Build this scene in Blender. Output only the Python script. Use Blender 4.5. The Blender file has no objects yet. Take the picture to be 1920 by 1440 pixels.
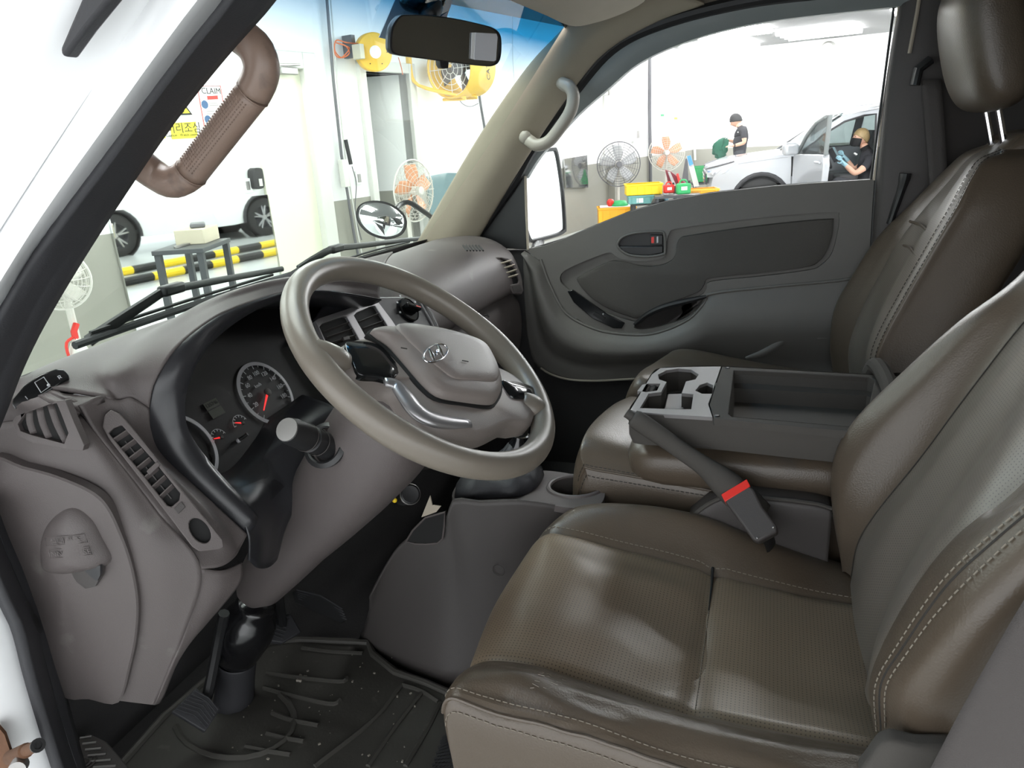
import bpy, bmesh, math, random
from mathutils import Vector as V, Matrix, noise
random.seed(7)
R = math.radians
SC = bpy.context.scene
COL = SC.collection
# ---------------------------------------------------------------- camera
CAM = V((-1.28, -.43, 1.5)); FPX = 1400.0
_p, _r, _y = R(18.3), R(3.45), R(19.5)
FW = V((math.cos(_y)*math.cos(_p), math.sin(_y)*math.cos(_p), -math.sin(_p)))
_r0 = FW.cross(V((0, 0, 1))).normalized(); _u0 = _r0.cross(FW)
RT = _r0*math.cos(_r) - _u0*math.sin(_r)
UP = RT.cross(FW)
cd = bpy.data.cameras.new('camera'); co = bpy.data.objects.new('camera', cd); COL.objects.link(co)
cd.sensor_width = 36; cd.lens = FPX/1920*36; cd.clip_start = .02; cd.clip_end = 200
co.matrix_world = Matrix(((RT.x, UP.x, -FW.x, CAM.x), (RT.y, UP.y, -FW.y, CAM.y), (RT.z, UP.z, -FW.z, CAM.z), (0, 0, 0, 1)))
SC.camera = co
# ---------------------------------------------------------------- light
w = bpy.data.worlds.new('world'); SC.world = w; w.use_nodes = True
bg = w.node_tree.nodes['Background']; bg.inputs[0].default_value = (.95, .98, 1, 1); bg.inputs[1].default_value = .80
SC.view_settings.view_transform = 'Standard'; SC.view_settings.look = 'None'
SC.view_settings.exposure = 2.0; SC.view_settings.gamma = 1; SC.view_settings.use_curve_mapping = False
# ---------------------------------------------------------------- pixel rays onto real planes
def ray(px, py): return FW + RT*((px-960)/FPX) + UP*((720-py)/FPX)
def P(px, py, v, ax='X'):
    d = ray(px, py); i = 'XYZ'.index(ax); return CAM + d*((v-CAM[i])/d[i])
def PD(px, py, dep): return CAM + ray(px, py)*dep
class Pl:
    def __init__(s, p, n): s.p = V(p); s.n = V(n).normalized()
    def __call__(s, px, py, off=0):
        d = ray(px, py); t = (s.p + s.n*off - CAM).dot(s.n)/d.dot(s.n); return CAM + d*t
def Ps(l, v=None, ax='X'):
    return [P(a[0], a[1], a[2] if len(a) > 2 else v, ax) for a in l]
# ---------------------------------------------------------------- splines
def _cr(a, b, c, d, t):
    return b*1.0 + (c-a)*(.5*t) + (a*2-b*5+c*4-d)*(.5*t*t) + (b*3-a-c*3+d)*(.5*t*t*t)
def spl(pts, n, closed=False, arc=False):
    pts = [V(p) for p in pts]; m = len(pts)
    if arc:
        den = spl(pts, max(40, m*10), closed)
        if closed: den.append(den[0])
        L = [0]
        for i in range(1, len(den)): L.append(L[-1] + (den[i]-den[i-1]).length)
        out = []; j = 0; N = n if closed else n-1
        for k in range(n):
            s = L[-1]*k/N
            while j < len(L)-2 and L[j+1] < s: j += 1
            q = (s-L[j])/max(1e-9, L[j+1]-L[j]); out.append(den[j].lerp(den[j+1], min(1, q)))
        return out
    out = []
    for k in range(n):
        if closed:
            u = k*m/n; i = int(u); t = u-i
            out.append(_cr(pts[(i-1) % m], pts[i % m], pts[(i+1) % m], pts[(i+2) % m], t))
        else:
            u = k*(m-1)/(n-1); i = min(int(u), m-2); t = u-i
            a = pts[i-1] if i > 0 else pts[0]*2-pts[1]
            d = pts[i+2] if i+2 < m else pts[-1]*2-pts[-2]
            out.append(_cr(a, pts[i], pts[i+1], d, t))
    return out
def sgrid(rows, nu, nv, arc=False):
    r2 = [spl(r, nu, arc=arc) for r in rows]
    cols = [spl([r[j] for r in r2], nv) for j in range(nu)]
    return [[cols[j][i] for j in range(nu)] for i in range(nv)]
# ---------------------------------------------------------------- mesh builder
def worg(p):
    o = V((0, 0, 0))
    while p is not None: o += p.location; p = p.parent
    return o
def setp(o, label=None, cat=None, group=None, kind=None):
    if label: o['label'] = label
    if cat: o['category'] = cat
    if group: o['group'] = group
    if kind: o['kind'] = kind
    return o
class MB:
    def __init__(s): s.v = []; s.f = []
    def add(s, vs, fs):
        o = len(s.v); s.v += [V(a) for a in vs]; s.f += [[i+o for i in f] for f in fs]; return s
    def grid(s, G, wrap=False):
        n = len(G); m = len(G[0]); fs = []
        for i in range(n-1):
            for j in range(m-1 if not wrap else m):
                k = (j+1) % m
                fs.append((i*m+j, i*m+k, (i+1)*m+k, (i+1)*m+j))
        return s.add([p for r in G for p in r], fs)
    def loft(s, loops, cap=True):
        m = len(loops[0]); o = len(s.v); s.grid(loops, wrap=True)
        if cap:
            s.f.append([o+j for j in range(m)][::-1]); s.f.append([o+(len(loops)-1)*m+j for j in range(m)])
        return s
    def tube(s, pts, r, n=10, cap=True, closed=False, sq=None, up=None):
        pts = [V(p) for p in pts]; m = len(pts)
        if not isinstance(r, (list, tuple)): r = [r]*m
        loops = []; nrm = None
        for i in range(m):
            a = pts[i-1] if i > 0 else (pts[-1] if closed else pts[0]); b = pts[i+1] if i < m-1 else (pts[0] if closed else pts[-1])
            t = (b-a).normalized()
            if nrm is None:
                nrm = V(up) if up else (V((0, 0, 1)) if abs(t.z) < .9 else V((1, 0, 0)))
            elif up: nrm = V(up)
            nrm = (nrm - t*nrm.dot(t)).normalized(); bi = t.cross(nrm)
            q = sq if sq else 1
            loops.append([pts[i] + nrm*(math.cos(2*math.pi*k/n)*r[i]) + bi*(math.sin(2*math.pi*k/n)*r[i]*q) for k in range(n)])
        if closed:
            loops.append(loops[0]); o = len(s.v); s.grid(loops, wrap=True); return s
        return s.loft(loops, cap)
    def box(s, c, sz, M=None):
        h = [x/2 for x in sz]; vs = []
        for x in (-1, 1):
            for y in (-1, 1):
                for z in (-1, 1):
                    p = V((x*h[0], y*h[1], z*h[2]))
                    if M is not None: p = M @ p
                    vs.append(V(c)+p)
        return s.add(vs, [(0, 1, 3, 2), (4, 6, 7, 5), (0, 4, 5, 1), (2, 3, 7, 6), (0, 2, 6, 4), (1, 5, 7, 3)])
    def prism(s, poly, vec):
        poly = [V(p) for p in poly]; m = len(poly); vec = V(vec)
        return s.add(poly + [p+vec for p in poly], [tuple(range(m)), tuple(range(2*m-1, m-1, -1))] + [(i, i+m, (i+1) % m+m, (i+1) % m) for i in range(m)])
    def lathe(s, prof, o, axis=(0, 0, 1), n=24, cap=False, arc=None, ref=None):
        ax = V(axis).normalized(); a = V(ref) if ref else (V((1, 0, 0)) if abs(ax.x) < .9 else V((0, 1, 0)))
        a = (a-ax*a.dot(ax)).normalized(); b = ax.cross(a); o = V(o); loops = []
        for rr, h in prof:
            loops.append([o+ax*h+(a*math.cos(2*math.pi*k/n)+b*math.sin(2*math.pi*k/n))*rr for k in range(n)])
        return s.loft(loops, cap)
    def ball(s, c, r, n=12, M=None):
        r = r if isinstance(r, (tuple, list)) else (r, r, r); loops = []
        for i in range(1, n):
            a = math.pi*i/n
            loops.append([V(c) + (M if M is not None else Matrix.Identity(3)) @ V((r[0]*math.sin(a)*math.cos(2*math.pi*k/(2*n)), r[1]*math.sin(a)*math.sin(2*math.pi*k/(2*n)), r[2]*math.cos(a))) for k in range(2*n)])
        return s.loft(loops)
    def build(s, name, mat, parent=None, sm=35, sub=0, bev=0, solid=0, local=False, label=None, kind=None, soff=-1, bseg=2):
        me = bpy.data.meshes.new(name)
        off = V((0, 0, 0)) if local else worg(parent)
        me.from_pydata([tuple(p-off) for p in s.v], [], s.f); me.validate()
        if mat: me.materials.append(MAT[mat] if isinstance(mat, str) else mat)
        o = bpy.data.objects.new(name, me); COL.objects.link(o)
        if parent: o.parent = parent
        bm = bmesh.new(); bm.from_mesh(me); bmesh.ops.remove_doubles(bm, verts=bm.verts, dist=1e-6); bmesh.ops.recalc_face_normals(bm, faces=bm.faces); bm.to_mesh(me); bm.free()
        if solid:
            m = o.modifiers.new('s', 'SOLIDIFY'); m.thickness = solid; m.offset = soff
        if bev:
            m = o.modifiers.new('b', 'BEVEL'); m.width = bev; m.segments = bseg; m.limit_method = 'ANGLE'; m.angle_limit = R(30)
        if sub:
            m = o.modifiers.new('u', 'SUBSURF'); m.levels = sub; m.render_levels = sub
        if sm:
            me.polygons.foreach_set('use_smooth', [True]*len(me.polygons))
            if sm < 180: me.set_sharp_from_angle(angle=R(sm))
        if label: o['label'] = label
        if kind: o['kind'] = kind
        return o
def thing(name, label, cat, loc=(0, 0, 0), rz=0, group=None):
    o = bpy.data.objects.new(name, None); COL.objects.link(o); o.location = loc; o.rotation_euler.z = rz; o.empty_display_size = .05
    return setp(o, label, cat, group)
def copy_tree(o, parent=None):
    c = o.copy(); COL.objects.link(c)
    if parent: c.parent = parent
    for ch in list(o.children): copy_tree(ch, c)
    return c
def plate(outer, holes, vec, rim=None, lips=None):
    """flat plate with holes: filled face + walls along vec; returns MB"""
    bm = bmesh.new(); es = []
    for lp in [outer]+holes:
        vs = [bm.verts.new(p) for p in lp]
        es += [bm.edges.new((vs[i], vs[(i+1) % len(vs)])) for i in range(len(vs))]
    bmesh.ops.triangle_fill(bm, use_beauty=True, use_dissolve=False, edges=es)
    bm.verts.index_update()
    mb = MB(); mb.add([v.co.copy() for v in bm.verts], [[v.index for v in f.verts] for f in bm.faces]); bm.free()
    vec = V(vec)
    for lp in [outer]+holes:
        m = len(lp); mb.add([V(p) for p in lp]+[V(p)+vec for p in lp], [(i, (i+1) % m, (i+1) % m+m, i+m) for i in range(m)])
    return mb
def circ(c, a, b, r, n=24, r2=None, ph=0):
    r2 = r2 or r
    return [V(c)+V(a)*(r*math.cos(2*math.pi*k/n+ph))+V(b)*(r2*math.sin(2*math.pi*k/n+ph)) for k in range(n)]
def text(s, size, mat, parent, o, xd, yd, ext=.0005, name='lettering', align='CENTER', local=False):
    cu = bpy.data.curves.new('t', 'FONT'); cu.body = s; cu.size = size; cu.align_x = align; cu.align_y = 'CENTER'; cu.extrude = ext; cu.resolution_u = 3
    ob = bpy.data.objects.new('t', cu); COL.objects.link(ob)
    dg = bpy.context.evaluated_depsgraph_get(); me = bpy.data.meshes.new_from_object(ob.evaluated_get(dg)); bpy.data.objects.remove(ob)
    xd = V(xd).normalized(); yd = V(yd); yd = (yd-xd*yd.dot(xd)).normalized(); zd = xd.cross(yd)
    off = V((0, 0, 0)) if local else worg(parent)
    for v in me.vertices: v.co = V(o)+xd*v.co.x+yd*v.co.y+zd*v.co.z-off
    me.materials.clear(); me.materials.append(MAT[mat]); me.name = name
    ob = bpy.data.objects.new(name, me); COL.objects.link(ob)
    if parent: ob.parent = parent
    return ob
# ---------------------------------------------------------------- materials
MAT = {}
def mat(name, col, rough=.5, bump=0, bs=300, metal=0, spec=.5, var=.12, vs=6, emit=0, coat=0, kind='noise', trans=None, dirt=None):
    m = bpy.data.materials.new(name); m.use_nodes = True; nt = m.node_tree; b = nt.nodes['Principled BSDF']; L = nt.links.new
    MAT[name] = m
    b.inputs['Roughness'].default_value = rough; b.inputs['Metallic'].default_value = metal; b.inputs['Specular IOR Level'].default_value = spec
    b.inputs['Coat Weight'].default_value = coat
    tc = nt.nodes.new('ShaderNodeTexCoord')
    if var:
        nz = nt.nodes.new('ShaderNodeTexNoise'); nz.inputs['Scale'].default_value = vs; nz.inputs['Detail'].default_value = 5
        L(tc.outputs['Object'], nz.inputs['Vector'])
        mx = nt.nodes.new('ShaderNodeMix'); mx.data_type = 'RGBA'
        mx.inputs[6].default_value = (*[c*(1-var) for c in col], 1); mx.inputs[7].default_value = (*[min(1, c*(1+var)) for c in col], 1)
        L(nz.outputs['Fac'], mx.inputs[0]); L(mx.outputs[2], b.inputs['Base Color'])
        if dirt:
            n2 = nt.nodes.new('ShaderNodeTexNoise'); n2.inputs['Scale'].default_value = dirt[1]; n2.inputs['Detail'].default_value = 8
            L(tc.outputs['Object'], n2.inputs['Vector'])
            rp = nt.nodes.new('ShaderNodeValToRGB'); rp.color_ramp.elements[0].position = dirt[2]; rp.color_ramp.elements[1].position = dirt[2]+.12
            L(n2.outputs['Fac'], rp.inputs[0]); m2 = nt.nodes.new('ShaderNodeMix'); m2.data_type = 'RGBA'; m2.inputs[7].default_value = (*dirt[0], 1)
            L(mx.outputs[2], m2.inputs[6]); L(rp.outputs[0], m2.inputs[0]); L(m2.outputs[2], b.inputs['Base Color'])
    else: b.inputs['Base Color'].default_value = (*col, 1)
    if emit:
        b.inputs['Emission Color'].default_value = (*col, 1); b.inputs['Emission Strength'].default_value = emit
    if bump:
        t = nt.nodes.new('ShaderNodeTexVoronoi' if kind == 'leather' else 'ShaderNodeTexNoise'); t.inputs['Scale'].default_value = bs
        L(tc.outputs['Object'], t.inputs['Vector'])
        bp = nt.nodes.new('ShaderNodeBump'); bp.inputs['Strength'].default_value = bump; bp.inputs['Distance'].default_value = .001
        h = t.outputs[0]
        if kind == 'perf':
            sep = nt.nodes.new('ShaderNodeSeparateXYZ'); L(tc.outputs['Object'], sep.inputs[0])
            # two diagonal sine grids -> staggered pin holes
            def mth(op, a, bb=None):
                n = nt.nodes.new('ShaderNodeMath'); n.operation = op
                for i, q in enumerate((a, bb)):
                    if q is None: continue
                    if isinstance(q, (int, float)): n.inputs[i].default_value = q
                    else: L(q, n.inputs[i])
                return n.outputs[0]
            kk = 2*math.pi/.0068
            yz = mth('SUBTRACT', sep.outputs[1], sep.outputs[2]) if trans == 'back' else sep.outputs[1]
            s1 = mth('SINE', mth('MULTIPLY', mth('ADD', sep.outputs[0], yz), kk*.7)); s2 = mth('SINE', mth('MULTIPLY', mth('SUBTRACT', sep.outputs[0], yz), kk*.7))
            hole = mth('GREATER_THAN', mth('MULTIPLY', s1, s2), .72)
            h = mth('SUBTRACT', mth('MULTIPLY', t.outputs[0], .25), hole)
            dk = nt.nodes.new('ShaderNodeMix'); dk.data_type = 'RGBA'; dk.inputs[7].default_value = (*[c*.35 for c in col], 1)
            L(hole, dk.inputs[0]); L(mx.outputs[2], dk.inputs[6]); L(dk.outputs[2], b.inputs['Base Color'])
        L(h, bp.inputs['Height']); L(bp.outputs[0], b.inputs['Normal'])
    return m
def glass(name, col, refl=.06, ramp=None):
    m = bpy.data.materials.new(name); m.use_nodes = True; nt = m.node_tree; nt.nodes.remove(nt.nodes['Principled BSDF']); L = nt.links.new; MAT[name] = m
    t = nt.nodes.new('ShaderNodeBsdfTransparent'); t.inputs[0].default_value = (*col, 1); g = nt.nodes.new('ShaderNodeBsdfGlossy'); g.inputs['Roughness'].default_value = .02
    lw = nt.nodes.new('ShaderNodeLayerWeight'); lw.inputs[0].default_value = .5; pw = nt.nodes.new('ShaderNodeMath'); pw.operation = 'POWER'; pw.inputs[1].default_value = 5; L(lw.outputs['Facing'], pw.inputs[0])
    fr = nt.nodes.new('ShaderNodeMath'); fr.operation = 'MULTIPLY_ADD'; fr.inputs[1].default_value = .7; fr.inputs[2].default_value = refl*.5; L(pw.outputs[0], fr.inputs[0]); mx = nt.nodes.new('ShaderNodeMixShader')
    L(fr.outputs[0], mx.inputs[0]); L(t.outputs[0], mx.inputs[1]); L(g.outputs[0], mx.inputs[2]); L(mx.outputs[0], nt.nodes['Material Output'].inputs[0])
    if ramp:   # sun-shade band tinted into the top of the glass
        tc = nt.nodes.new('ShaderNodeTexCoord'); sp = nt.nodes.new('ShaderNodeSeparateXYZ'); L(tc.outputs['Object'], sp.inputs[0])
        mr = nt.nodes.new('ShaderNodeMapRange'); mr.inputs[1].default_value = ramp[0]; mr.inputs[2].default_value = ramp[1]; L(sp.outputs[2], mr.inputs[0])
        mc = nt.nodes.new('ShaderNodeMix'); mc.data_type = 'RGBA'; mc.inputs[6].default_value = (*col, 1); mc.inputs[7].default_value = (*ramp[2], 1)
        L(mr.outputs[0], mc.inputs[0]); L(mc.outputs[2], t.inputs[0])
    return m
mat('dash', (.097, .083, .081), .5, .35, 900, spec=.4, var=.06, dirt=((.16, .15, .14), 14, .66))
mat('dash_dark', (.058, .052, .050), .5, .3, 900, spec=.4)
mat('bezel', (.022, .022, .025), .3, .12, 900, spec=.5, var=.05)
mat('gloss_black', (.008, .009, .01), .12, spec=.6, var=0)
mat('black', (.015, .015, .016), .45, .1, 500)
mat('cavity', (.006, .006, .006), .8, var=0)
mat('rubber', (.03, .03, .034), .6, .2, 600)
mat('wheel_rim', (.172, .150, .124), .33, .12, 800, spec=.5, var=.1, vs=9)
mat('hub', (.215, .185, .17), .45, .3, 900, spec=.5)
mat('silver', (.42, .41, .42), .32, metal=.75, var=.05)
mat('chrome', (.8, .8, .82), .12, metal=1, var=0)
mat('steel', (.35, .34, .33), .4, metal=.8)
mat('leather', (.086, .066, .048), .36, .18, 420, spec=.5, kind='leather', var=.1, dirt=((.06, .057, .055), 5, .62))
mat('perf', (.195, .150, .106), .35, .5, 420, spec=.5, kind='perf', var=.1)
mat('perf_back', (.150, .130, .110), .38, .5, 420, spec=.5, kind='perf', trans='back', var=.1)
mat('thread', (.2, .175, .14), .8, var=0)
mat('thread_dark', (.03, .027, .024), .8, var=0)
mat('door_trim', (.13, .124, .115), .5, .35, 800, spec=.4)
mat('door_fabric', (.085, .08, .074), .9, .6, 700, spec=.2)
mat('mat_rubber', (.055, .052, .046), .6, .3, 200, dirt=((.09, .085, .075), 30, .64))
mat('carpet', (.03, .029, .03), .95, .7, 260)
mat('console_plastic', (.20, .19, .188), .42, .2, 900, spec=.4, var=.06)
mat('tray', (.075, .07, .064), .8, .3, 900, spec=.12)
mat('pillar', (.27, .235, .18), .7, .3, 500, spec=.3)
mat('headliner', (.185, .16, .13), .9, .5, 350, spec=.2)
mat('visor', (.42, .37, .3), .7, .3, 400, spec=.3)
mat('handle_tan', (.215, .15, .118), .36, .15, 600, spec=.5, var=.12, dirt=((.15, .105, .085), 40, .6))
mat('handle_grey', (.3, .275, .235), .4, .15, 600)
mat('paint_white', (.86, .87, .88), .25, spec=.5, var=.02, coat=.3)
mat('frame_grey', (.2, .22, .22), .5, .1, 300)
mat('red', (.75, .03, .02), .4, var=0); mat('red_dial', (.9, .03, .03), .5, var=0, emit=.25)
mat('white', (.8, .8, .8), .5, var=0)
mat('dial_ring', (.5, .5, .52), .45, metal=.3, var=0)
mat('dial_face', (.006, .006, .007), .5, var=0)
mat('lcd', (.05, .055, .04), .4, var=0)
mat('gauge_white', (.55, .56, .58), .5, var=0)
mat('cork', (.55, .3, .12), .8, .4, 300, var=.2, vs=40)
mat('yellow', (.85, .6, .02), .5, var=0)
mat('belt', (.085, .077, .074), .85, .6, 900, spec=.2)
mat('card', (.6, .6, .63), .5, var=0)
mat('mirror', (.9, .92, .92), .02, metal=1, var=0)
mat('mirror_dark', (.5, .5, .49), .06, metal=1, var=0)
mat('beige', (.6, .56, .38), .6)
mat('rust', (.13, .06, .03), .9, .6, 60, var=.5, vs=30)
mat('shaft_black', (.008, .008, .009), .2, spec=.6, var=0)
glass('windshield', (.86, .955, .905), .07, ramp=(1.60, 1.705, (.012, .17, .36)))
glass('side_glass', (.94, .955, .955), .05)
glass('cluster_glass', (.9, .9, .9), .02)
# ================================================================ CAB SHELL
cab = thing('truck_cab', 'white light-truck cab shell with taupe pillar trims, headliner and rubber door seal', 'truck cab', (0, 0, .5))
# driver-side front pillar, painted white, with the door-opening seal
sealR = [(560, -85, -.71), (500, 0, -.715), (423, 88, -.72), (333, 200, -.725), (243, 330, -.73), (147, 480, -.735), (77, 600, -.74), (33, 690, -.745), (0, 777, -.75), (-60, 930, -.755)]
sealL = [(470, -85, -.765), (417, 0, -.77), (352, 82, -.775), (275, 185, -.78), (205, 283, -.785), (110, 410, -.79), (45, 500, -.79), (0, 577, -.795), (-45, 660, -.80), (-110, 800, -.80)]
a = Ps(sealL); b = Ps(sealR)
G = []
for k in range(9):
    u = k/8.0; bul = .010*math.sin(math.pi*u) - .012*math.exp(-((u-.55)/.1)**2)
    G.append([p.lerp(q, u) + V((-bul, -bul*.6, .3*bul)) for p, q in zip(spl(a, 40), spl(b, 40))])
MB().grid(G).build('door_seal', 'rubber', cab, solid=.012, soff=0, label='charcoal rubber seal along the front pillar')
ln1 = [(330, -85, -.80), (270, 0, -.80), (135, 200, -.805), (0, 410, -.81), (-110, 590, -.815)]
ln2 = [(360, -85, -.80), (303, 0, -.80), (160, 215, -.80), (0, 462, -.805), (-110, 640, -.81)]
ln0 = [(90, -85, -.85), (30, 0, -.85), (-100, 200, -.85), (-230, 400, -.85), (-340, 580, -.85)]
r0 = spl(Ps(ln0), 24); r1 = spl(Ps(ln1), 24); r2 = spl(Ps(ln2), 24); r3 = spl(a, 24)
G = [[p+V((0, .25, -.05)) for p in r0], r0, [p.lerp(q, .5)+V((-.004, -.006, 0)) for p, q in zip(r0, r1)], r1, [p+V((.006, .012, 0)) for p in r1], r2, [p.lerp(q, .5)+V((-.008, -.01, 0)) for p, q in zip(r2, r3)], [p+V((.01, .01, 0)) for p in r3]]
MB().grid(G).build('front_pillar', 'paint_white', cab, sm=60, solid=.01, soff=0)
m = MB(); q = spl(Ps([(182, 108, -.83), (150, 92, -.83), (190, -10, -.83), (215, -90, -.83), (300, -90, -.82), (235, 0, -.82), (188, 70, -.82), (150, 112, -.825)]), 8)
m.prism(Ps([(143, 110, -.83), (138, 95, -.83), (182, -5, -.83), (215, -80, -.83), (290, -80, -.83), (236, -2, -.83), (185, 60, -.83), (150, 108, -.83)]), (-.012, 0, 0)).build('drip_rail_seal', 'rubber', cab, bev=.003)
# lower door opening: seal and white sill
sl = [(-60, 960), (0, 1113), (31, 1177), (52, 1260), (73, 1333), (107, 1440), (150, 1560)]
sr = [(-25, 900), (12, 1000), (40, 1064), (73, 1159), (101, 1254), (119, 1318), (148, 1425), (185, 1560)]
a = spl(Ps(sl, -.79), 30, arc=True); b = spl(Ps(sr, -.735), 30, arc=True); G = []
for k in range(9):
    u = k/8.0; bul = .008*math.sin(math.pi*u) - .010*math.exp(-((u-.6)/.1)**2)
    G.append([p.lerp(q, u) + V((-bul, -bul*.8, .4*bul)) for p, q in zip(a, b)])
MB().grid(G).build('door_seal', 'rubber', cab, solid=.012, soff=0)
wl = [(-200, 960), (-130, 1113), (-100, 1200), (-80, 1290), (-60, 1360), (-20, 1440), (20, 1560)]
c = spl(Ps(wl, -.82), 30, arc=True)
MB().grid([[p+V((-.03, .1, 0)) for p in c], c, [p.lerp(q, .5)+V((-.004, -.004, 0)) for p, q in zip(c, a)], [p+V((.012, .012, 0)) for p in a]]).build('door_sill', 'paint_white', cab, solid=.01, soff=0)
m = MB(); h = Ps([(0, 1358), (12, 1372), (25, 1410), (30, 1445), (-30, 1445), (-30, 1365)], -.823)
m.prism(h, (-.004, -.002, 0)).build('rust_patch', 'rust', cab)
lt = thing('door_check', 'rusty steel door check pin on the white door sill', 'door check', P(52, 1405, -.85))
m = MB(); p0 = P(20, 1420, -.83); p1 = P(70, 1398, -.855); ax = (p1-p0)
m.lathe([(.0, 0), (.008, 0), (.008, ax.length*.6), (.006, ax.length*.62), (.006, ax.length)], p0, ax, 16, True); m.build('pin', 'rust', lt)
m = MB(); m.lathe([(.0, 0), (.0072, 0), (.0072, .003), (.004, .003), (.004, .001)], p1, ax, 16, True); m.build('pin_end', 'black', lt)
m = MB(); m.lathe([(0, 0), (.009, 0), (.009, .014), (0, .014)], P(38, 1432, -.85), (-.6, -.5, .2), 16); m.build('bolt', 'steel', lt)
# windshield
def wy(x, z): return .51 - .91*(z-1.21) + .05*(1-(x/.66)**2)
G = []
for i in range(17):
    z = 1.17 + .60*i/16; hw = .70 - .135*i/16
    G.append([V((x, wy(x, z), z)) for x in [hw*(k/12-1) for k in range(25)]])
ws = MB().grid(G).build('windshield', 'windshield', cab, sm=180, label='green tinted windshield with blue shade band')
for v in ws.data.vertices: v.co.z += .5
ws.location.z = -.5
for sx in (-1,):
    m = MB(); e0 = [g[-1 if sx > 0 else 0] for g in G]
    m.grid([[p+V((0, -.004, -.003)) for p in e0], [p+V((-.022*sx, -.004, -.003)) for p in e0]]); m.build('glass_border', 'black', cab, solid=.002)
m = MB(); m.grid([[p+V((0, -.004, -.003)) for p in G[0]], [p+V((0, -.004, -.003)) for p in G[2]]]); m.build('glass_border', 'black', cab, solid=.002)
# passenger-side front pillar trim
L_ = [(780, 480, .655), (800, 453, .645), (910, 267, .63), (1003, 133, .605), (1067, 63, .585), (1120, 10, .565), (1150, -40, .55)]
R_ = [(880, 480, .67), (890, 455, .668), (987, 292, .665), (1077, 160, .66), (1140, 90, .655), (1230, 38, .648), (1320, 5, .64)]
l = Ps(L_); r = Ps(R_)
mid = [p.lerp(q, .45)+V((-.022, -.012, 0)) for p, q in zip(l, r)]; mid2 = [p.lerp(q, .9)+V((-.012, -.004, 0)) for p, q in zip(l, r)]
MB().grid(sgrid([[p+V((.01, .03, 0)) for p in l], l, mid, mid2, r, [p+V((.02, .01, 0)) for p in r]], 40, 18)).build('pillar_trim', 'pillar', cab, solid=.004)
MB().tube([p+V((.004, .006, 0)) for p in spl(l, 30)], .005, 6).build('glass_edge', 'black', cab)
ro = spl(Ps([(872, 480, .685), (893, 440, .685), (960, 345, .685), (1000, 275, .685), (1080, 165, .68), (1150, 88, .675), (1250, 40, .665), (1400, 2, .655), (1560, -18, .65), (1700, -30, .65)]), 50)
MB().tube(ro, .016, 10).build('door_seal', 'black', cab)
# headliner
G = []
for y, dz in ((.045, -.045), (.02, -.03), (-.1, 0), (-.4, .02), (-.75, .015), (-1.02, -.03)):
    G.append([V((x, y, z+dz)) for x, z in ((-.72, 1.66), (-.675, 1.71), (-.6, 1.765), (-.4, 1.80), (0, 1.815), (.4, 1.80), (.6, 1.775), (.64, 1.755), (.665, 1.735))])
G = sgrid(G, 40, 24)
MB().grid(G).build('headliner', 'headliner', cab, solid=.012, soff=1)
MB().grid([[p+V((0, 0, .035)) for p in g] for g in G]).build('roof_panel', 'paint_white', cab, solid=.003, soff=1)
# driver pillar inside trim (behind the seal)
a = Ps([(600, -60, -.66), (480, 5, -.67), (400, 95, -.68), (310, 205, -.685), (215, 330, -.69), (120, 480, -.695), (55, 600, -.70), (0, 700, -.705)])
MB().grid(sgrid([a, [p+V((-.02, .01, 0)) for p in a], [p+V((-.05, .0, 0)) for p in a]], 30, 6)).build('pillar_trim', 'handle_tan', cab, solid=.003)
# rear wall and pillars behind the seats
G = []
for z in (.5, .9, 1.3, 1.55, 1.72, 1.80):
    G.append([V((x, -1.03 + (.06 if z > 1.5 else 0), z)) for x in (-.74, -.4, 0, .4, .72)])
MB().grid(sgrid(G, 20, 20)).build('rear_wall', 'headliner', cab, solid=.02)
bl = [(1705, -60), (1692, 0), (1668, 150), (1650, 330), (1640, 480), (1640, 640), (1650, 760)]
a = Ps(bl, .675)
MB().grid(sgrid([[p+V((.05, -.01, 0)) for p in a], a, [p+V((-.015, -.02, 0)) for p in a], [p+V((-.02, -.1, 0)) for p in a], [p+V((.0, -.2, 0)) for p in a], [p+V((.0, -.4, 0)) for p in a]], 30, 24)).build('rear_pillar_trim', 'dash_dark', cab, solid=.006)
MB().tube(Ps([(1726, -20), (1720, 20), (1705, 100)], .645), .004, 6).build('pillar_groove', 'visor', cab)
MB().tube(spl(Ps([(1697, -30), (1688, 30), (1664, 180), (1646, 330), (1636, 480)], .69), 20), .008, 8).build('door_seal', 'black', cab)
# cab floor, toe board, inner side panels, nose panel
m = MB(); m.grid([[V((x, y, z)) for x in (-.74, .72)] for y, z in ((-1.03, .72), (-.62, .72), (-.6, .56), (.58, .56), (.64, .75), (.64, 1.17))]); m.build('cab_floor', 'carpet', cab, sm=0, solid=.01)
m = MB(); m.prism([V((-.745, y, z)) for y, z in ((.56, .50), (.52, .60), (.50, .86), (.50, 1.2), (.58, 1.2), (.62, .5))], (.012, 0, 0)); m.build('kick_panel', 'dash_dark', cab)
m = MB(); m.prism([V((.70, y, z)) for y, z in ((.62, .5), (.62, 1.2), (.20, 1.2), (.20, .5))], (.02, 0, 0)); m.build('kick_panel', 'carpet', cab)
G = [[V((x, .66+.06*(1-(x/.78)**2)-dy, z)) for x in [-.78+.13*k for k in range(13)]] for z, dy in ((.35, .03), (.6, 0), (.9, .02), (1.1, .05), (1.19, .09))]
MB().grid(G).build('nose_panel', 'paint_white', cab, solid=.004)
for sx in (-1, 1):
    m = MB(); m.prism([V((sx*.80, y, z)) for y, z in ((.70, .3), (.66, 1.1), (.58, 1.2), (.50, 1.27), (.42, 1.24), (.42, .3))], (-.01*sx, 0, 0)); m.build('fender_panel', 'paint_white', cab, bev=.004)
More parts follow.
